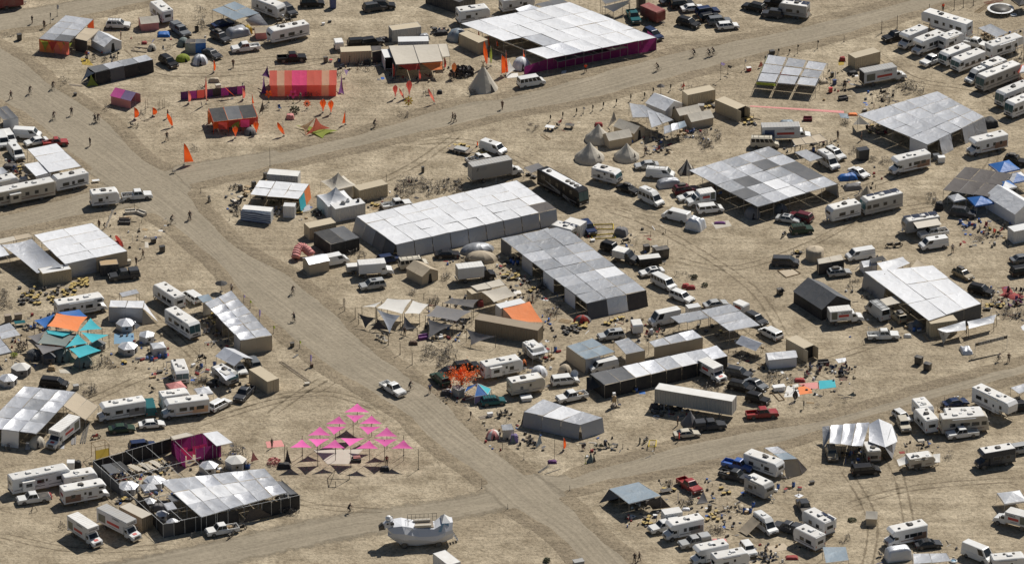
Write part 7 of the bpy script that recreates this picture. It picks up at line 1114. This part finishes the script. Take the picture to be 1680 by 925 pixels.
chairs('d1',12,690,800,320,390,'chair at the left of the fenced camp',('cloth_red','cloth_dark','cloth_pale','cloth_grey')); totes('d1',12,870,1060,270,370,'tote in the fenced camp',.2); chairs('d1',6,1000,1080,300,350,'chair beside the picnic tables',('cloth_dark','cloth_grey'))
for x,y,l in ((808,435,'silver hut inside the fence, leftmost'),(975,400,'silver hut inside the fence, behind the roof'),(945,530,'small silver hut behind the wooden crate container'),(1025,610,'small silver hut inside the left fence corner'),(1090,660,'small bright hut at the near fence corner')): hexayurt('d1',x,y,l,1.9 if y < 450 else 1.2,1.3 if y < 450 else 1.0,2.1 if y < 450 else 1.7,'l','foil')
S('d1',[(640,300),(760,275),(830,330),(700,355)],2.6,2,1,'dk','dark mesh cover over the left of the fenced camp'); S('d1',[(1000,500),(1110,480),(1180,560),(1060,590)],2.6,2,2,'.dl.','patchy mesh cover between the fence and the silver roof'); S('d2',[(640,400),(705,402),(800,480),(720,490)],2.6,2,1,'dd','dark mesh cover at the right fence corner'); bikes('d1',24,690,860,350,470,'bicycle inside the left half of the fenced camp'); bikes('d2',10,330,400,300,335,'bicycle behind the silver roof of the fenced camp'); popup('d1',940,450,'grey pop-up inside the fenced camp',2.6,2.0,2.6,'l',20); tarp_heap('d1',1010,560,2.4,1.6,1.1,'e','grey covered heap inside the near fence corner'); tarp_heap('d1',1120,700,3.0,1.4,1.2,'d','dark covered heap at the near fence corner',15)
hexayurt('d2',412,275,'white hut behind the patchwork roof',1.9,1.5,2.3,'l','a'); hexayurt('d2',240,305,'white hut poking out behind the patchwork roof',1.7,1.3,2.2,'l','foil'); hexayurt('d2',735,510,'small white hut at the right fence corner',1.4,1.2,1.8,'l','a'); sail('d2',[(500,575),(560,570),(650,620),(455,665)],[2.4,2.4,.1,.1],'n','brown triangular door awning in the front fence',.1,poles=False); planks('d2',[(560,640),(690,612)],'pale boardwalk planks in front of the fence',2,'wood'); bikes('d2',16,655,790,560,620,'bicycle along the right front of the fence')
V('pickup','d2',325,700,200,'white','white pickup in front of the black fence','load'); motorbike('d2',395,695,20,'dark quad bike behind the white pickup'); motorbike('d2',450,690,20,'black buggy behind the white pickup'); motorbike('d2',380,740,60,'motorbike beside the white pickup'); bikes('d2',1,140,145,745,760,'bicycle leaning at the near fence corner'); cyclist('d2',1130,600,'cyclist right of the black fenced camp',20)
bikes('d2',14,330,480,170,260,'bicycle behind the white hut of the fenced camp'); rug('d2',[(600,150),(700,140),(720,180),(610,190)],'skin_pink','faded pink cloth on the ground left of the pink sails'); sail('d2',[(518,210),(555,265),(505,280)],[2.2,.2,.2],'skin_pink','pale pink triangle standing left of the pink sails',.1,pn=[0]); person('d2',640,190,'person on the faded pink cloth',pose='stand'); shrub('d2',650,290,1.2,1.0,'heap of pink netting left of the pink sails','skin_pink',120,'net_heap','net'); sail('d2',[(735,190),(765,290),(720,290)],[3.0,.2,.2],'n','brown hanging net on a pole left of the pink sails',.1,pn=[0]); post('d2',718,290,2.8,'dark pole beside the brown hanging net',None)
# ---- pink tessellated sails
def pz(x,y): return (440+x*260/1503.0, 650+y*260/1503.0)
UP = [((845,65),720,960,150,'top'),((675,185),545,745,262,'second row left'),((980,180),865,1080,260,'second row right'),((490,285),375,595,370,'third row left'),((1125,290),1010,1225,380,'third row right'),((320,405),205,415,485,'bottom row first'),((635,405),510,730,490,'bottom row second'),((960,415),830,1045,495,'bottom row third'),((1285,410),1165,1375,495,'bottom row fourth')]
for ap,x0,x1,y,l in UP: sail('f',[pz(*ap),pz(x0,y),pz(x1,y)],[4.0+random.uniform(-.1,.4),3.8+random.uniform(-.35,.2),3.8+random.uniform(-.35,.2)],'p','upright pink triangular sail, '+l,.12,sag=.12,group='pink triangular sails',polemat='pole_dark',pn=[0])
DN = [((820,248),735,922,175,'first row'),((622,362),548,740,285,'second row left'),((945,362),862,1068,285,'second row right'),((460,478),378,582,400,'third row left'),((772,472),688,912,394,'third row middle'),((1110,478),998,1228,404,'third row right')]
for ap,x0,x1,y,l in DN: sail('f',[pz(x0,y),pz(x1,y),pz(*ap)],[3.9+random.uniform(-.3,.2),3.9+random.uniform(-.3,.2),3.8+random.uniform(-.1,.3)],'p','inverted pink triangular sail, '+l,.1,sag=.12,group='pink triangular sails',poles=False)
for k,(x,y) in enumerate(((807,385),(160,640),(470,660),(785,670),(1105,600),(1425,690),(325,560),(640,545),(1285,560))): post('f',*pz(x,y),4.0,'thin dark mast of the pink sail group','masts of the pink sail group',r=.05)
rug('f',[pz(430,505),pz(900,500),pz(760,640),pz(560,640)],'c','pale mat under the pink sails'); table('f',*pz(840,572),'pink topped table under the pink sails',1.3,.9,10,'skin_pink'); sofa('f',*pz(835,598),0,'dark sofa under the pink sails','cloth_dark',1.6); person('f',*pz(1125,650),'person in red standing under the pink sails',pose='stand',shirt='cloth_red'); tarp_heap('f',*pz(1105,680),1.6,1.0,.8,'k','black bundle under the right pink sails'); tarp_heap('f',*pz(150,650),2.4,1.2,1.0,'k','dark drape heap under the left pink sails')
o = root('pole_frame','small open pyramid of dark poles in front of the pink sails','frame',P(*pz(620,830)))
fp = [P(*pz(x,y))-o.location for x,y in ((575,862),(640,862),(770,788),(560,780))]; ft = P(*pz(640,690),2.6)-o.location
for k in range(4): bar('pole',fp[k],fp[(k+1)%4]+Vector((0,0,.05)),.05,'pole_dark',o); bar('pole',fp[k],ft if k in (0,3) else fp[k]+Vector((0,0,1.2)),.05,'pole_dark',o)
# ---- sheep shaped art car
o = root('sheep_art_car','faceted grey sheep shaped art car with a railed deck','art car',at_px('d3',500,720,2.0)-Vector((0,.3,0)),6); o.scale = (1.12,1.1,1.08)
secs = [(-5.0,.9,1.0,2.0,3.2),(-4.4,1.6,1.7,1.3,3.8),(-2.8,2.1,2.0,.5,4.0),(-.4,2.2,1.9,.4,3.2),(2.2,2.2,1.9,.45,3.3),(3.6,2.1,1.8,.8,4.1),(4.9,1.5,1.3,1.2,3.9)]
vs = []; fs = []
for x,wl,wt,zb_,zt in secs: vs += [(x,-wl*.6,zb_),(x,-wl,(zb_+zt)*.42),(x,-wl*.98,zt*.72),(x,-wt*.72,zt),(x,wt*.72,zt),(x,wl*.98,zt*.72),(x,wl,(zb_+zt)*.42),(x,wl*.6,zb_)]
for k in range(len(secs)-1):
    for i in range(8):
        a_,b_,c_,d_ = k*8+i,k*8+(i+1)%8,(k+1)*8+(i+1)%8,(k+1)*8+i; fs += [(a_,b_,c_),(a_,c_,d_)] if (i+k)%2 else [(a_,b_,d_),(b_,c_,d_)]
fs += [tuple(range(7,-1,-1)),tuple(range(len(vs)-8,len(vs)))]
rj = random.Random(4); vs = [(x+rj.uniform(-.22,.22),y+rj.uniform(-.18,.18),z+rj.uniform(-.16,.16)) for x,y,z in vs]; part('body',MB().add(vs,[f[::-1] for f in fs]).mesh('sheep'),'plush',o)
part('head',MB().add([(-4.3,-.8,3.2),(-4.3,.8,3.2),(-4.3,.7,4.6),(-4.3,-.7,4.6),(-5.3,-.6,3.3),(-5.3,.6,3.3),(-5.2,.55,4.3),(-5.2,-.55,4.3),(-5.9,-.35,3.1),(-5.9,.35,3.1),(-5.9,.3,3.7),(-5.9,-.3,3.7)],[(3,2,1,0),(0,1,5,4),(1,2,6,5),(2,3,7,6),(3,0,4,7),(4,5,9,8),(5,6,10,9),(6,7,11,10),(7,4,8,11),(8,9,10,11)]).mesh('head'),'plush',o)
part('muzzle',cached('muz',lambda:MB().prism([(-.5,0),(-.6,.7),(0,1.3),(.45,1.0),(.5,.2)],.95,.2).mesh('muzzle')),'plastic_black',o,(-5.9,0,2.7)); part('topknot',cached('tk',lambda:MB().lathe([(.5,0),(.55,.3),(.3,.65),(0,.75)],8).mesh('tk')),'rv_white',o,(-4.9,0,4.5))
for s in (-1,1): part('ear',boxm(.5,.7,.4),'plastic_black',o,(-4.4,s*1.0,4.0),(R(20*s),0,0)); part('eye',boxm(.3,.06,.25),'glass',o,(-5.1,s*.62,3.9))
part('deck',boxm(3.6,2.2,.1),'wood_grey',o,(.2,0,3.25)); part('bench',boxm(2.6,.5,.4),'rv_cream',o,(.3,-.9,3.36)); part('bench',boxm(2.6,.5,.4),'rv_cream',o,(.3,.9,3.36))
for k in range(8): x = -1.9+k*.65; bar('rail_post',(x,1.35,3.2),(x,1.35,4.5),.03,'pole_dark',o)
for z in (3.9,4.5): bar('rail',(-1.9,1.35,z),(2.7,1.35,z),.03,'pole_dark',o); bar('rail',(-1.9,1.35,z),(-1.9,-1.2,z),.03,'pole_dark',o)
part('tail_shell',MB().add([(3.2,-1.4,4.0),(3.2,1.4,4.0),(4.6,1.0,3.9),(4.6,-1.0,3.9),(3.7,0,5.0)],[(0,3,4),(3,2,4),(2,1,4),(1,0,4)]).mesh('tail'),'rv_white',o); part('shoulder_panel',MB().poly([(2.6,-2.0,2.9),(4.2,-1.75,2.6),(4.3,-1.2,4.0),(3.2,-1.45,4.1)]).mesh('panel'),'paint_skyblue',o); part('neck_panel',MB().poly([(-1.9,-1.5,4.0),(-.9,-1.75,3.25),(-1.3,-1.3,3.4)]).mesh('panel'),'rv_white',o)
for s in (-1,1): bar('stair_rail',(4.6,s*.4,2.4),(5.8,s*.4,.3),.04,'pole_dark',o)
for k in range(5): part('stair',boxm(.3,.9,.05),'steel',o,(4.7+.24*k,0,1.9-.4*k))
for x in (-2.6,2.7):
    for s in (-1,1): wheel(o,x,s*1.5,.5,.35)
V('cont','f',733,925,-58,'container_white','white box trailer cut by the bottom edge',L=5.0,W=2.4,H=2.6,roofmat='rv_roof')
# ---- camp at the lower middle
q0 = 'c4'
S('c4',[(195,790),(572,905),(432,950),(75,868)],[2.7,2.7,2.6,2.7],3,1,'lwl','low grey tent of three bays with a bright white middle bay',walls={'F':('ggg',.6),'R':('l',.6),'L':('g',.6)},sag=.15,wr=.1)
rug('d4',[(262,60),(285,65),(300,105),(280,105)],'w','white sign leaning on the low grey tent',name='sign_board',cat='sign'); feather('d4',325,205,2.5,.45,'orange pennant in front of the low grey tent','O',0); post('d4',465,290,1.8,'lime pole beside the green pyramid',None,None,'G'); bell('d4',498,250,.75,1.7,'small dark green pyramid tent on the verge','u',.05); chairs('d4',6,510,660,180,205,'chair in the row before the low grey tent',('leaf_olive','cloth_dark')); chair(G('d4',452,205),-70,'brown folding chair beside the row of chairs',None,'cloth_brown'); frame_rect('d4',[(870,142),(912,142),(908,182),(862,182)],'yellow metal frame standing on the verge','yellow_paint',z=.7); motorbike('d4',845,140,60,'olive bicycle sculpture beside the yellow frame'); post('d4',805,165,1.3,'dark green flag beside the yellow frame',None,'u',fw=.3,fh=1.1); post('d4',700,195,1.0,'thin stake between the chairs and the yellow frame',None)
post('d4',268,270,4.2,'tall thin pole with a purple base near the road corner',None); tarp_heap('d4',255,275,1.6,.9,.5,'v','purple cloth heap at the foot of the tall thin pole',name='cloth_pile',cat='cloth'); tarp_heap('d4',15,125,1.4,1.2,1.5,'U','small lilac pod tent at the road corner',name='pod_tent',cat='tent'); dome('d3',960,100,1.3,1.5,'pink and white patterned pod tent at the road corner','skin_pink',1,1,0,'a'); S('d3',[(1010,45),(1075,38),(1090,75),(1020,80)],1.8,1,1,'g','grey roofed stall at the road corner',walls={'F':('c',0)}); sail('d3',[(1255,90),(1270,160),(1225,195)],[2.6,.3,.1],'B','blue grey sail left of the low grey tent',.1,pn=[0]); sail('d3',[(1085,100),(1105,160),(1068,165)],[1.7,.1,.1],'u','dark green pennant tent at the road corner',.1,pn=[0]); chairs('d3',9,1115,1260,140,190,'chair at the road corner below the low grey tent',('cloth_dark','cloth_brown','cloth_grey')); planks('c3',[(870,905),(960,880)],'scattered pale boards at the corner camp',5); planks('d4',[(160,345),(230,300)],'long dark beam across the road corner',2,'pole_dark'); planks('d4',[(200,355),(310,315)],'second dark beam across the road corner',1,'pole_dark'); crate('c3',940,885,'white table box among the scattered boards',1.0,.6,.7,'rv_white'); chairs('c3',6,985,1070,880,905,'chair beside the scattered boards',('cloth_dark',)); post('c3',815,910,1.5,'dark pennant on the verge above the corner camp',None,'E',fw=.3)
post('d4',75,265,1.6,'thin stake at the left of the road corner camp',None)
for x,y,t in ((888,445,'d3'),(1052,575,'d3'),(365,460,'d4')): post(t,x,y,1.9 if x == 888 else 1.0,{888:'tall stake at the corner below the pink sails',1052:'short stake in the middle of the road fork',365:'short stake at the corner by the steel blue shade'}[x],None)
V('sedan','d4',1105,98,12,'cream','pale sedan with a red figure beside it'); V('pickup','d4',1250,42,12,'charcoal','dark pickup beside the semi trailer','cap'); bell('c4',1125,900,1.7,2.6,'small dark tipi in front of the semi trailer','e',.1); person('d4',1048,50,'person left of the pale sedan',pose='stand'); post('d4',1052,150,1.9,'red figure pole beside the pale sedan',None,'r',fw=.3,fh=1.2)
# ---- nearest row, right of the road
S('d4',[(615,450),(800,405),(942,495),(740,545)],2.7,1,2,'BB','steel blue roof on slanting legs by the road corner',walls={'R':('k.',1.4),'B':('k',.3)}); sail('d4',[(612,452),(700,500),(548,540)],[2.6,2.6,.1],'d','dark slanting side of the steel blue roof, left',.05,poles=False,name='tent_wall',cat='tent wall'); sail('d4',[(850,530),(940,497),(1005,565),(890,580)],[2.5,2.6,.1,.1],'n','brown mesh slanting wall of the steel blue roof, right',.05,poles=False,name='tent_wall',cat='tent wall'); chairs('d4',6,760,880,540,600,'chair under the steel blue roof',('cloth_dark','cloth_pale','cloth_blue')); totes('d4',6,830,880,610,680,'tote in front of the steel blue roof',.8); motorbike('d4',735,630,80,'red and white motorbike in front of the steel blue roof','paint_red'); crate('d4',905,620,'blue cooler in front of the steel blue roof',.7,.5,.5,'bin_blue',0,'cooler','cooler','rv_white')
V('pickup','d4',1122,420,-58,'red','bright red pickup behind the camp at lower right'); table('d4',975,455,'dark low table behind the steel blue roof',2.0,1.2,20,'plastic_black',h=.5); bikes('d4',3,975,1000,405,440,'bicycle behind the steel blue roof'); totes('d4',2,925,1055,445,465,'tote behind the steel blue roof',1.0); sail('d4',[(1210,460),(1240,535),(1165,545)],[1.7,.1,.1],'e','grey standing screen tent right of the red pickup',.05,pn=[0]); chair(G('d4',1275,520),20,'blue chair right of the grey screen tent',None,'cloth_blue'); bikes('d4',10,1010,1150,520,560,'bicycle between the steel blue roof and the screen tent'); tarp_heap('d4',1100,575,1.4,.8,.4,'w','white folded sheet below the parked bicycles'); crate('d4',1250,565,'dark trunk below the grey screen tent',.6,.6,1.0); totes('d4',6,1230,1310,565,660,'tote scattered below the grey screen tent',.9); totes('d5',4,235,300,430,500,'tote right of the blue chair',.8); chairs('d5',4,255,380,555,610,'chair on open ground below the totes',('cloth_pale','cloth_dark'))
V('pickup','d4',965,680,205,'white','white pickup camper behind the motorhome','cap'); V('cont','d4',1010,625,18,'container_white','low white camper box on the pickup behind the motorhome',L=3.2,W=2.0,H=2.4,roofmat='rv_roof',name='camper_box',cat='camper',door=False); V('C','d4',1080,695,205,'white','white motorhome with three windows at lower right',L=7.0); V('pickup','d4',1155,778,202,'silver','silver pickup with a bed cap beside the motorhome','cap'); V('C','d4',1245,855,204,'white','white motorhome with a dark cab near the bottom edge',L=6.4,trim='decal_dark',slide=1); V('T','d5',300,900,22,'white','white trailer cut by the bottom edge',L=6.4); bikes('d5',12,150,250,690,740,'bicycle right of the silver pickup'); tarp_heap('d5',230,775,2.6,1.4,.4,'skin_pink','pink sheet pile right of the motorhome',name='cloth_pile',cat='cloth'); person('d4',775,915,'left person of the pair near the bottom edge'); person('d4',805,905,'right person of the pair near the bottom edge'); shrub('d4',220,910,.6,.6,'dry bush at the bottom edge of the photo'); crate('d4',420,915,'pale grey box cut by the bottom edge',1.8,1.2,.9,'rv_grey'); shrub('d3',1300,905,.6,.7,'dry scrub at the bottom edge left of the grey box')
V('pickup','d5',350,292,-28,'blue','bright blue pickup beside a white trailer'); V('pickup','d5',330,360,-28,'charcoal','black pickup in front of the blue one','load'); V('T','d5',515,295,-38,'white','white toy hauler with dark tiger mural',L=7.4,trim='decal_dark'); S('d5',[(515,190),(600,180),(725,258),(630,265)],2.9,1,2,'lB','grey roof strip behind the tan skirted tent'); sail('d5',[(630,262),(725,258),(755,355),(655,385)],[2.8,2.8,.1,.1],'t','tan canvas front of the skirted tent',.0,poles=False,name='tent_wall',cat='tent wall'); sail('d5',[(725,258),(788,325),(752,358)],[2.8,.1,.1],'n','brown side flap of the skirted tent',.0,poles=False,name='tent_flap',cat='tent flap')
V('T','d5',485,440,-46,'grey','short trailer with stickered pale walls',L=5.2,solar=1); tarp_heap('d5',672,437,1.0,.6,.4,'wood','wooden crate on open ground',name='crate',cat='crate'); crate('d5',818,408,'dark small stove on open ground',.8,.6,.5); post('d5',733,490,1.9,'thin mast above the white pad',None); rug('d5',[(705,490),(735,478),(765,490),(735,507)],'w','white pad at the foot of the thin mast'); V('hightop','d5',522,675,-58,'white','old white camper van with a tan side awning'); sail('d5',[(440,620),(490,660),(405,745),(350,712)],[2.2,2.2,.2,.2],'t','tan side awning of the old camper van',.05,poles=False)
V('pickup','d5',770,560,100,'charcoal','dark grey pickup in front of a white trailer','cover'); V('T','d5',858,660,128,'white','white trailer with a slide out, upper one of two',L=6.2,slide=1,solar=2); V('pickup','d5',668,690,150,'charcoal','charcoal pickup hitched to the lower white trailer','cap'); V('T','d5',800,760,132,'white','white trailer hitched to a charcoal pickup, lower one of two',L=5.6); V('jeep','d5',415,828,-70,'white','white off roader with black trim near the bottom edge','tyre'); rug('d5',[(530,815),(640,790),(680,830),(560,850)],'t','tan groundsheet near the bottom edge'); tarp_heap('d5',690,880,2.2,1.2,.5,'cloth_red','red sleeping bag heap near the bottom edge',name='cloth_pile',cat='cloth'); chairs('d5',8,490,640,860,915,'chair near the bottom edge',('cloth_dark','cloth_grey')); S('d5',[(885,818),(1030,815),(1050,900),(905,920)],2.4,1,1,'B','square steel blue awning near the bottom edge'); bikes('d5',3,1010,1055,755,790,'bicycle on open ground near the bottom edge'); shrub('d5',1070,650,.8,.4,'low dry scrub on open ground')
gable('d5',1195,625,-5,1.8,2.6,1.5,2.2,'c','t','tan cube tent standing alone'); 
S('d6',[(88,48),(335,30),(290,182),(80,162)],[3.0,3.2,3.0,2.9],3,1,'s','large sagging silver carport tent',name='carport',cat='carport',sag=.5,wr=.25,n=8); sail('d6',[(330,40),(392,6),(432,186),(330,150)],[3.2,4.2,3.0,3.0],'s','steep silver end bay of the large carport tent',.0,poles=False,name='tent_roof',cat='tent roof'); sail('d6',[(392,6),(475,42),(510,150),(432,186)],[4.2,2.9,2.0,3.0],'w','bright right slope of the large carport tent',.0,poles=False,name='tent_roof',cat='tent roof'); sail('d6',[(475,42),(512,120),(478,262),(432,190)],[2.9,.2,.1,2.9],'g','grey right side wall of the large carport tent',.0,poles=False,name='tent_wall',cat='tent wall'); sail('d6',[(35,55),(80,50),(85,120),(40,195)],[2.6,2.6,2.0,.1],'g','grey left end panel of the large carport tent',.0,poles=False,name='tent_wall',cat='tent wall'); V('jeep','d6',95,222,-85,'tan','tan off roader under the left end of the silver carport','rack'); V('T','d6',345,215,100,'cream','cream trailer under the right end of the silver carport',L=4.6,H=2.6); V('minivan','d6',310,325,10,'black','black van in front of the silver carport'); person('d6',328,300,'person in red behind the black van',pose='stand',shirt='cloth_red'); chairs('d6',6,190,290,210,270,'chair in the shade of the silver carport')
V('T','d6',655,272,16,'cream','tan pop-up camper with fold out ends',L=5.0,H=2.4,trim='decal_brown'); sail('d6',[(505,265),(560,240),(580,285),(520,305)],[1.9,2.2,1.5,1.4],'a','left fold out canvas end of the pop-up camper',.0,poles=False,name='tent_end',cat='tent flap'); sail('d6',[(735,230),(780,225),(780,280),(745,280)],[2.2,1.9,1.4,1.4],'a','right fold out canvas end of the pop-up camper',.0,poles=False,name='tent_end',cat='tent flap'); bikes('d6',3,820,850,235,265,'bicycle right of the pop-up camper'); chair(G('d6',712,175),20,'blue chair behind the pop-up camper',None,'cloth_blue'); table('d6',660,140,'small table behind the pop-up camper',1.2,.8,10,'rv_cream'); V('pickup','d6',920,92,195,'white','white pickup beside a brown motorhome'); V('A','d6',930,32,10,'cream','brown and cream motorhome behind the white pickup',L=8.6,trim='decal_brown'); V('jeep','d6',550,40,-80,'cream','cream off roader behind the silver carport'); V('T','d6',690,20,110,'white','white trailer behind the cream off roader',L=5.6); V('C','d6',1125,245,200,'charcoal','black truck camper with a white roof',L=7.0,trim='decal_dark'); V('F','c6',1125,812,-48,'white','white fifth wheel at the right below the road',L=9.2); V('sedan','c6',878,808,20,'navy','dark blue car behind the white trailer'); V('hatch','c6',540,895,-60,'white','white car left of the trailers below the road'); S('c6',[(1225,715),(1310,690),(1340,730),(1280,755)],1.8,1,1,'l','pale low awning at the right edge below the road'); motorbike('c6',1270,800,30,'dark motorbike heap at the right edge'); bikes('c6',5,780,840,820,870,'bicycle left of the dark blue car'); V('suv','c6',1295,830,15,'black','black car at the right edge below the road')
V('T','c6',670,860,-70,'white','short white trailer below the road at right',L=4.6); V('T','c6',930,905,6,'white','long white trailer roof below the dark blue car',L=7.0)
popup('d6',1235,505,'white canopy at the lower right edge',4.2,1.9,2.9,'w',15); V('truck','d6',1240,635,150,'white','moving truck with red band at the lower right edge',Lb=4.4,Hb=3.0,attic=False); V('C','d6',560,735,204,'white','white motorhome with brown mural near the bottom right',L=7.4,trim='decal_brown'); V('sedan','d6',705,795,12,'charcoal','dark car beside the bottom right motorhome','rack'); tarp_heap('d6',515,850,4.6,2.4,2.3,'foil','rounded silver caravan near the bottom edge',15,'silver_caravan','caravan',.05,2.0,14,.35); S('d6',[(605,860),(820,855),(850,905),(610,925)],2.4,2,1,'ll','pale awning of two panels at the bottom edge'); V('sprinter','d6',1020,850,-42,'white','tall white van near the bottom right corner'); V('T','d6',1210,920,10,'white','white trailer cut by the bottom right edge',L=6.0); o = root('paddling_pool','small blue pool beside the pale awning','pool',at_px('d6',863,905,.1)); part('rim',CACHE['pool'],'rv_white',o); part('water',cylm(.58,.05,16),'paint_skyblue',o,(0,0,.08)); V('suv','d6',1300,190,20,'silver','silver car cut by the right edge near the bottom'); chair(G('d6',405,875),20,'dark chair left of the silver caravan',None,'cloth_dark')
# ---- odds and ends around the camps
for t_,n_,b_,l_ in (('d1',5,(700,790,340,400),'by the left wall of the fenced camp'),('d1',6,(880,1000,440,520),'beside the silver hut in the fenced camp'),('d2',6,(260,330,330,350),'behind the patchwork roof'),('d2',5,(420,500,290,330),'right of the white hut'),('c2',6,(130,300,560,640),'left of the silver carport'),('c1',6,(880,1060,520,560),'below the white cube tent'),('c1',5,(180,330,330,350),'left of the orange sail'),('b3',6,(1000,1120,800,850),'right of the plain box truck'),('c4',6,(200,300,480,540),'left of the steel blue four panel roof'),('c4',5,(700,800,720,745),'along the tunnel wall'),('d5',6,(560,760,420,470),'on the open ground by the skirted tent'),('d5',6,(380,470,560,640),'above the old camper van'),('b5',6,(820,900,95,150),'beside the small grey roof'),('b6',6,(900,1010,560,600),'below the dark covered car'),('a4',6,(1040,1160,830,870),'in front of the cream tents'),('a6',5,(1040,1130,200,240),'under the small grey shade'),('c6',6,(560,700,300,360),'beside the grey machine'),('c3',5,(560,700,390,420),'below the grey hanging sail')):
    for k_,(x_,y_,w_) in enumerate(scatter(n_,*b_)):
        kind = random.choice(['box','bag','drum','cooler']); p_ = G(t_,x_,y_); o = root({'box':'cardboard_box','bag':'duffel_bag','drum':'water_drum','cooler':'cooler'}[kind], w_+{'box':'brown box ','bag':'dark bag ','drum':'blue drum ','cooler':'white cooler '}[kind]+l_, {'box':'box','bag':'bag','drum':'drum','cooler':'cooler'}[kind], p_, random.uniform(0,180), 'loose gear '+l_)
        if kind == 'box': part('carton',boxm(.6,.5,.45),'wood',o); part('tape',boxm(.61,.08,.01),'rv_cream',o,(0,0,.45))
        elif kind == 'bag': part('bag_body',cached('bag',lambda:MB().prism([(-.5,.02),(-.55,.25),(-.4,.42),(.4,.42),(.55,.25),(.5,.02)],.45,.14).mesh('bag')),random.choice(['cloth_dark','cloth_red','cloth_blue']),o); bar('strap',(-.3,0,.44),(.3,0,.44),.03,'plastic_black',o)
        elif kind == 'drum': part('drum_body',cylm(.29,.85,12),'paint_blue',o); part('drum_lid',cylm(.25,.05,12),'plastic_black',o,(0,0,.85))
        else: part('cooler_body',boxm(.75,.42,.36),'rv_white',o); part('cooler_lid',boxm(.78,.45,.08),random.choice(['paint_red','paint_blue','rv_white']),o,(0,0,.362))
# ---- what is left of the bicycle heaps, too dense to count
def wheelmesh():
    b = MB()
    for p, a, lie in EXTRA_BIKES:
        m = Matrix.Translation(p)@Matrix.Rotation(a,4,'Z')@Matrix.Rotation(lie,4,'X'); t_ = MB()
        for x in (-.52,.52): t_.torus((x,0,.34),.32,.022,n=10,m=3)
        for q_,r_ in (((-.52,0,.34),(-.25,0,.82)),((-.08,0,.3),(.36,0,.85)),((-.25,0,.8),(.36,0,.85)),((.36,0,.85),(.52,0,.34)),((.3,-.28,1.02),(.3,.28,1.02))): t_.cyl(q_,r_,.024,n=4,cap=False)
        t_.box(-.4,-.14,-.07,.07,.84,.9); b.add([m@Vector(v_) for v_ in t_.v], t_.f)
    return b.mesh('bicycles')
o = part('bicycle_heap',wheelmesh(),'bike_frame'); struct(o,'stuff'); tag(o,'dense brown heaps of bicycles parked all over the camp','bicycles')

# ---- loose camp gear nobody could count: bags, boards, cans, cushions, cloths lying between the tents
GM = ['cloth_dark','cloth_grey','wood','rv_white','cloth_red','paint_blue','container_tan','tote_black']; gv = MB(); gi = []
for t_,x0,x1,y0,y1,n_ in (('a1',480,760,340,410,30),('a1',820,1300,150,330,35),('a2',30,470,530,660,20),('a2',240,560,770,860,25),('a2',1050,1310,370,450,35),('a3',220,720,400,520,45),('a3',560,760,170,250,30),('a4',200,420,760,830,15),('a4',560,1260,800,910,90),('a5',380,470,720,800,25),('a5',880,1100,450,640,40),('a6',300,540,570,700,50),('a6',1040,1310,200,430,70),('b1',20,170,160,300,45),('b1',650,1060,480,760,45),('b2',340,900,320,560,80),('b3',150,760,280,500,60),('b3',640,900,780,830,20),('b3',980,1140,780,920,45),('b4',480,1010,560,800,50),('b4',830,1010,20,130,30),('b5',640,1000,40,140,50),('b5',950,1260,200,420,55),('b5',680,760,730,780,10),('b6',900,1230,540,720,90),('b6',230,460,770,860,25),('c1',20,480,250,600,110),('c1',640,1080,380,600,70),('c1',940,1310,540,720,50),('c2',140,430,230,460,80),('c2',150,470,500,780,50),('c3',500,860,130,440,80),('c3',640,900,640,860,50),('c3',1040,1300,20,210,70),('c4',180,480,120,420,80),('c4',40,260,400,640,50),('c4',560,960,280,440,50),('c4',860,1180,820,910,60),('c5',280,520,380,620,50),('c5',500,1100,560,780,120),('c6',180,720,40,420,60),('c6',1040,1310,80,300,100),('d1',520,640,240,420,20),('d1',640,1080,260,420,90),('d1',740,1100,430,700,90),('d2',0,500,170,340,80),('d3',900,1290,20,210,60),('d4',380,900,120,250,35),('d4',720,960,540,700,40),('d4',930,1310,380,660,70),('d5',140,400,420,800,60),('d5',440,760,800,920,45),('d6',140,420,200,290,40),('d6',500,780,150,240,20),('c6',760,960,760,900,35),('d6',360,900,780,920,35)):
    for k_ in range(int(n_*.7)):
        p_ = G(t_,random.uniform(x0,x1),random.uniform(y0,y1)); a_ = random.uniform(0,3.14); r_ = random.random()
        sx,sy,sz = ((random.uniform(.25,.6),random.uniform(.2,.45),random.uniform(.15,.5)) if r_ < .6 else (random.uniform(.8,1.8),random.uniform(.06,.15),random.uniform(.05,.12)) if r_ < .75 else (random.uniform(.5,1.2),random.uniform(.4,.9),.04) if r_ < .88 else (.08,.08,random.uniform(.6,1.5)))
        b_ = MB().box(-sx/2,sx/2,-sy/2,sy/2,0,sz); top = random.uniform(.55,1); m_ = Matrix.Translation(p_)@Matrix.Rotation(a_,4,'Z'); gv.add([m_@Vector((v_[0]*(top if v_[2] > 0 else 1),v_[1]*(top if v_[2] > 0 else 1),v_[2])) for v_ in b_.v],b_.f); gi += [random.choice([0,0,0,1,1,1,1,2,3,4,5,6,6,6,7,7])]*6
gm = gv.mesh('gear')
for k_ in range(len(GM)-1): gm.materials.append(None)
gm.polygons.foreach_set('material_index',gi); o = part('loose_gear',gm,GM); struct(o,'stuff'); tag(o,'loose bags, boards and gear strewn between the tents','gear')
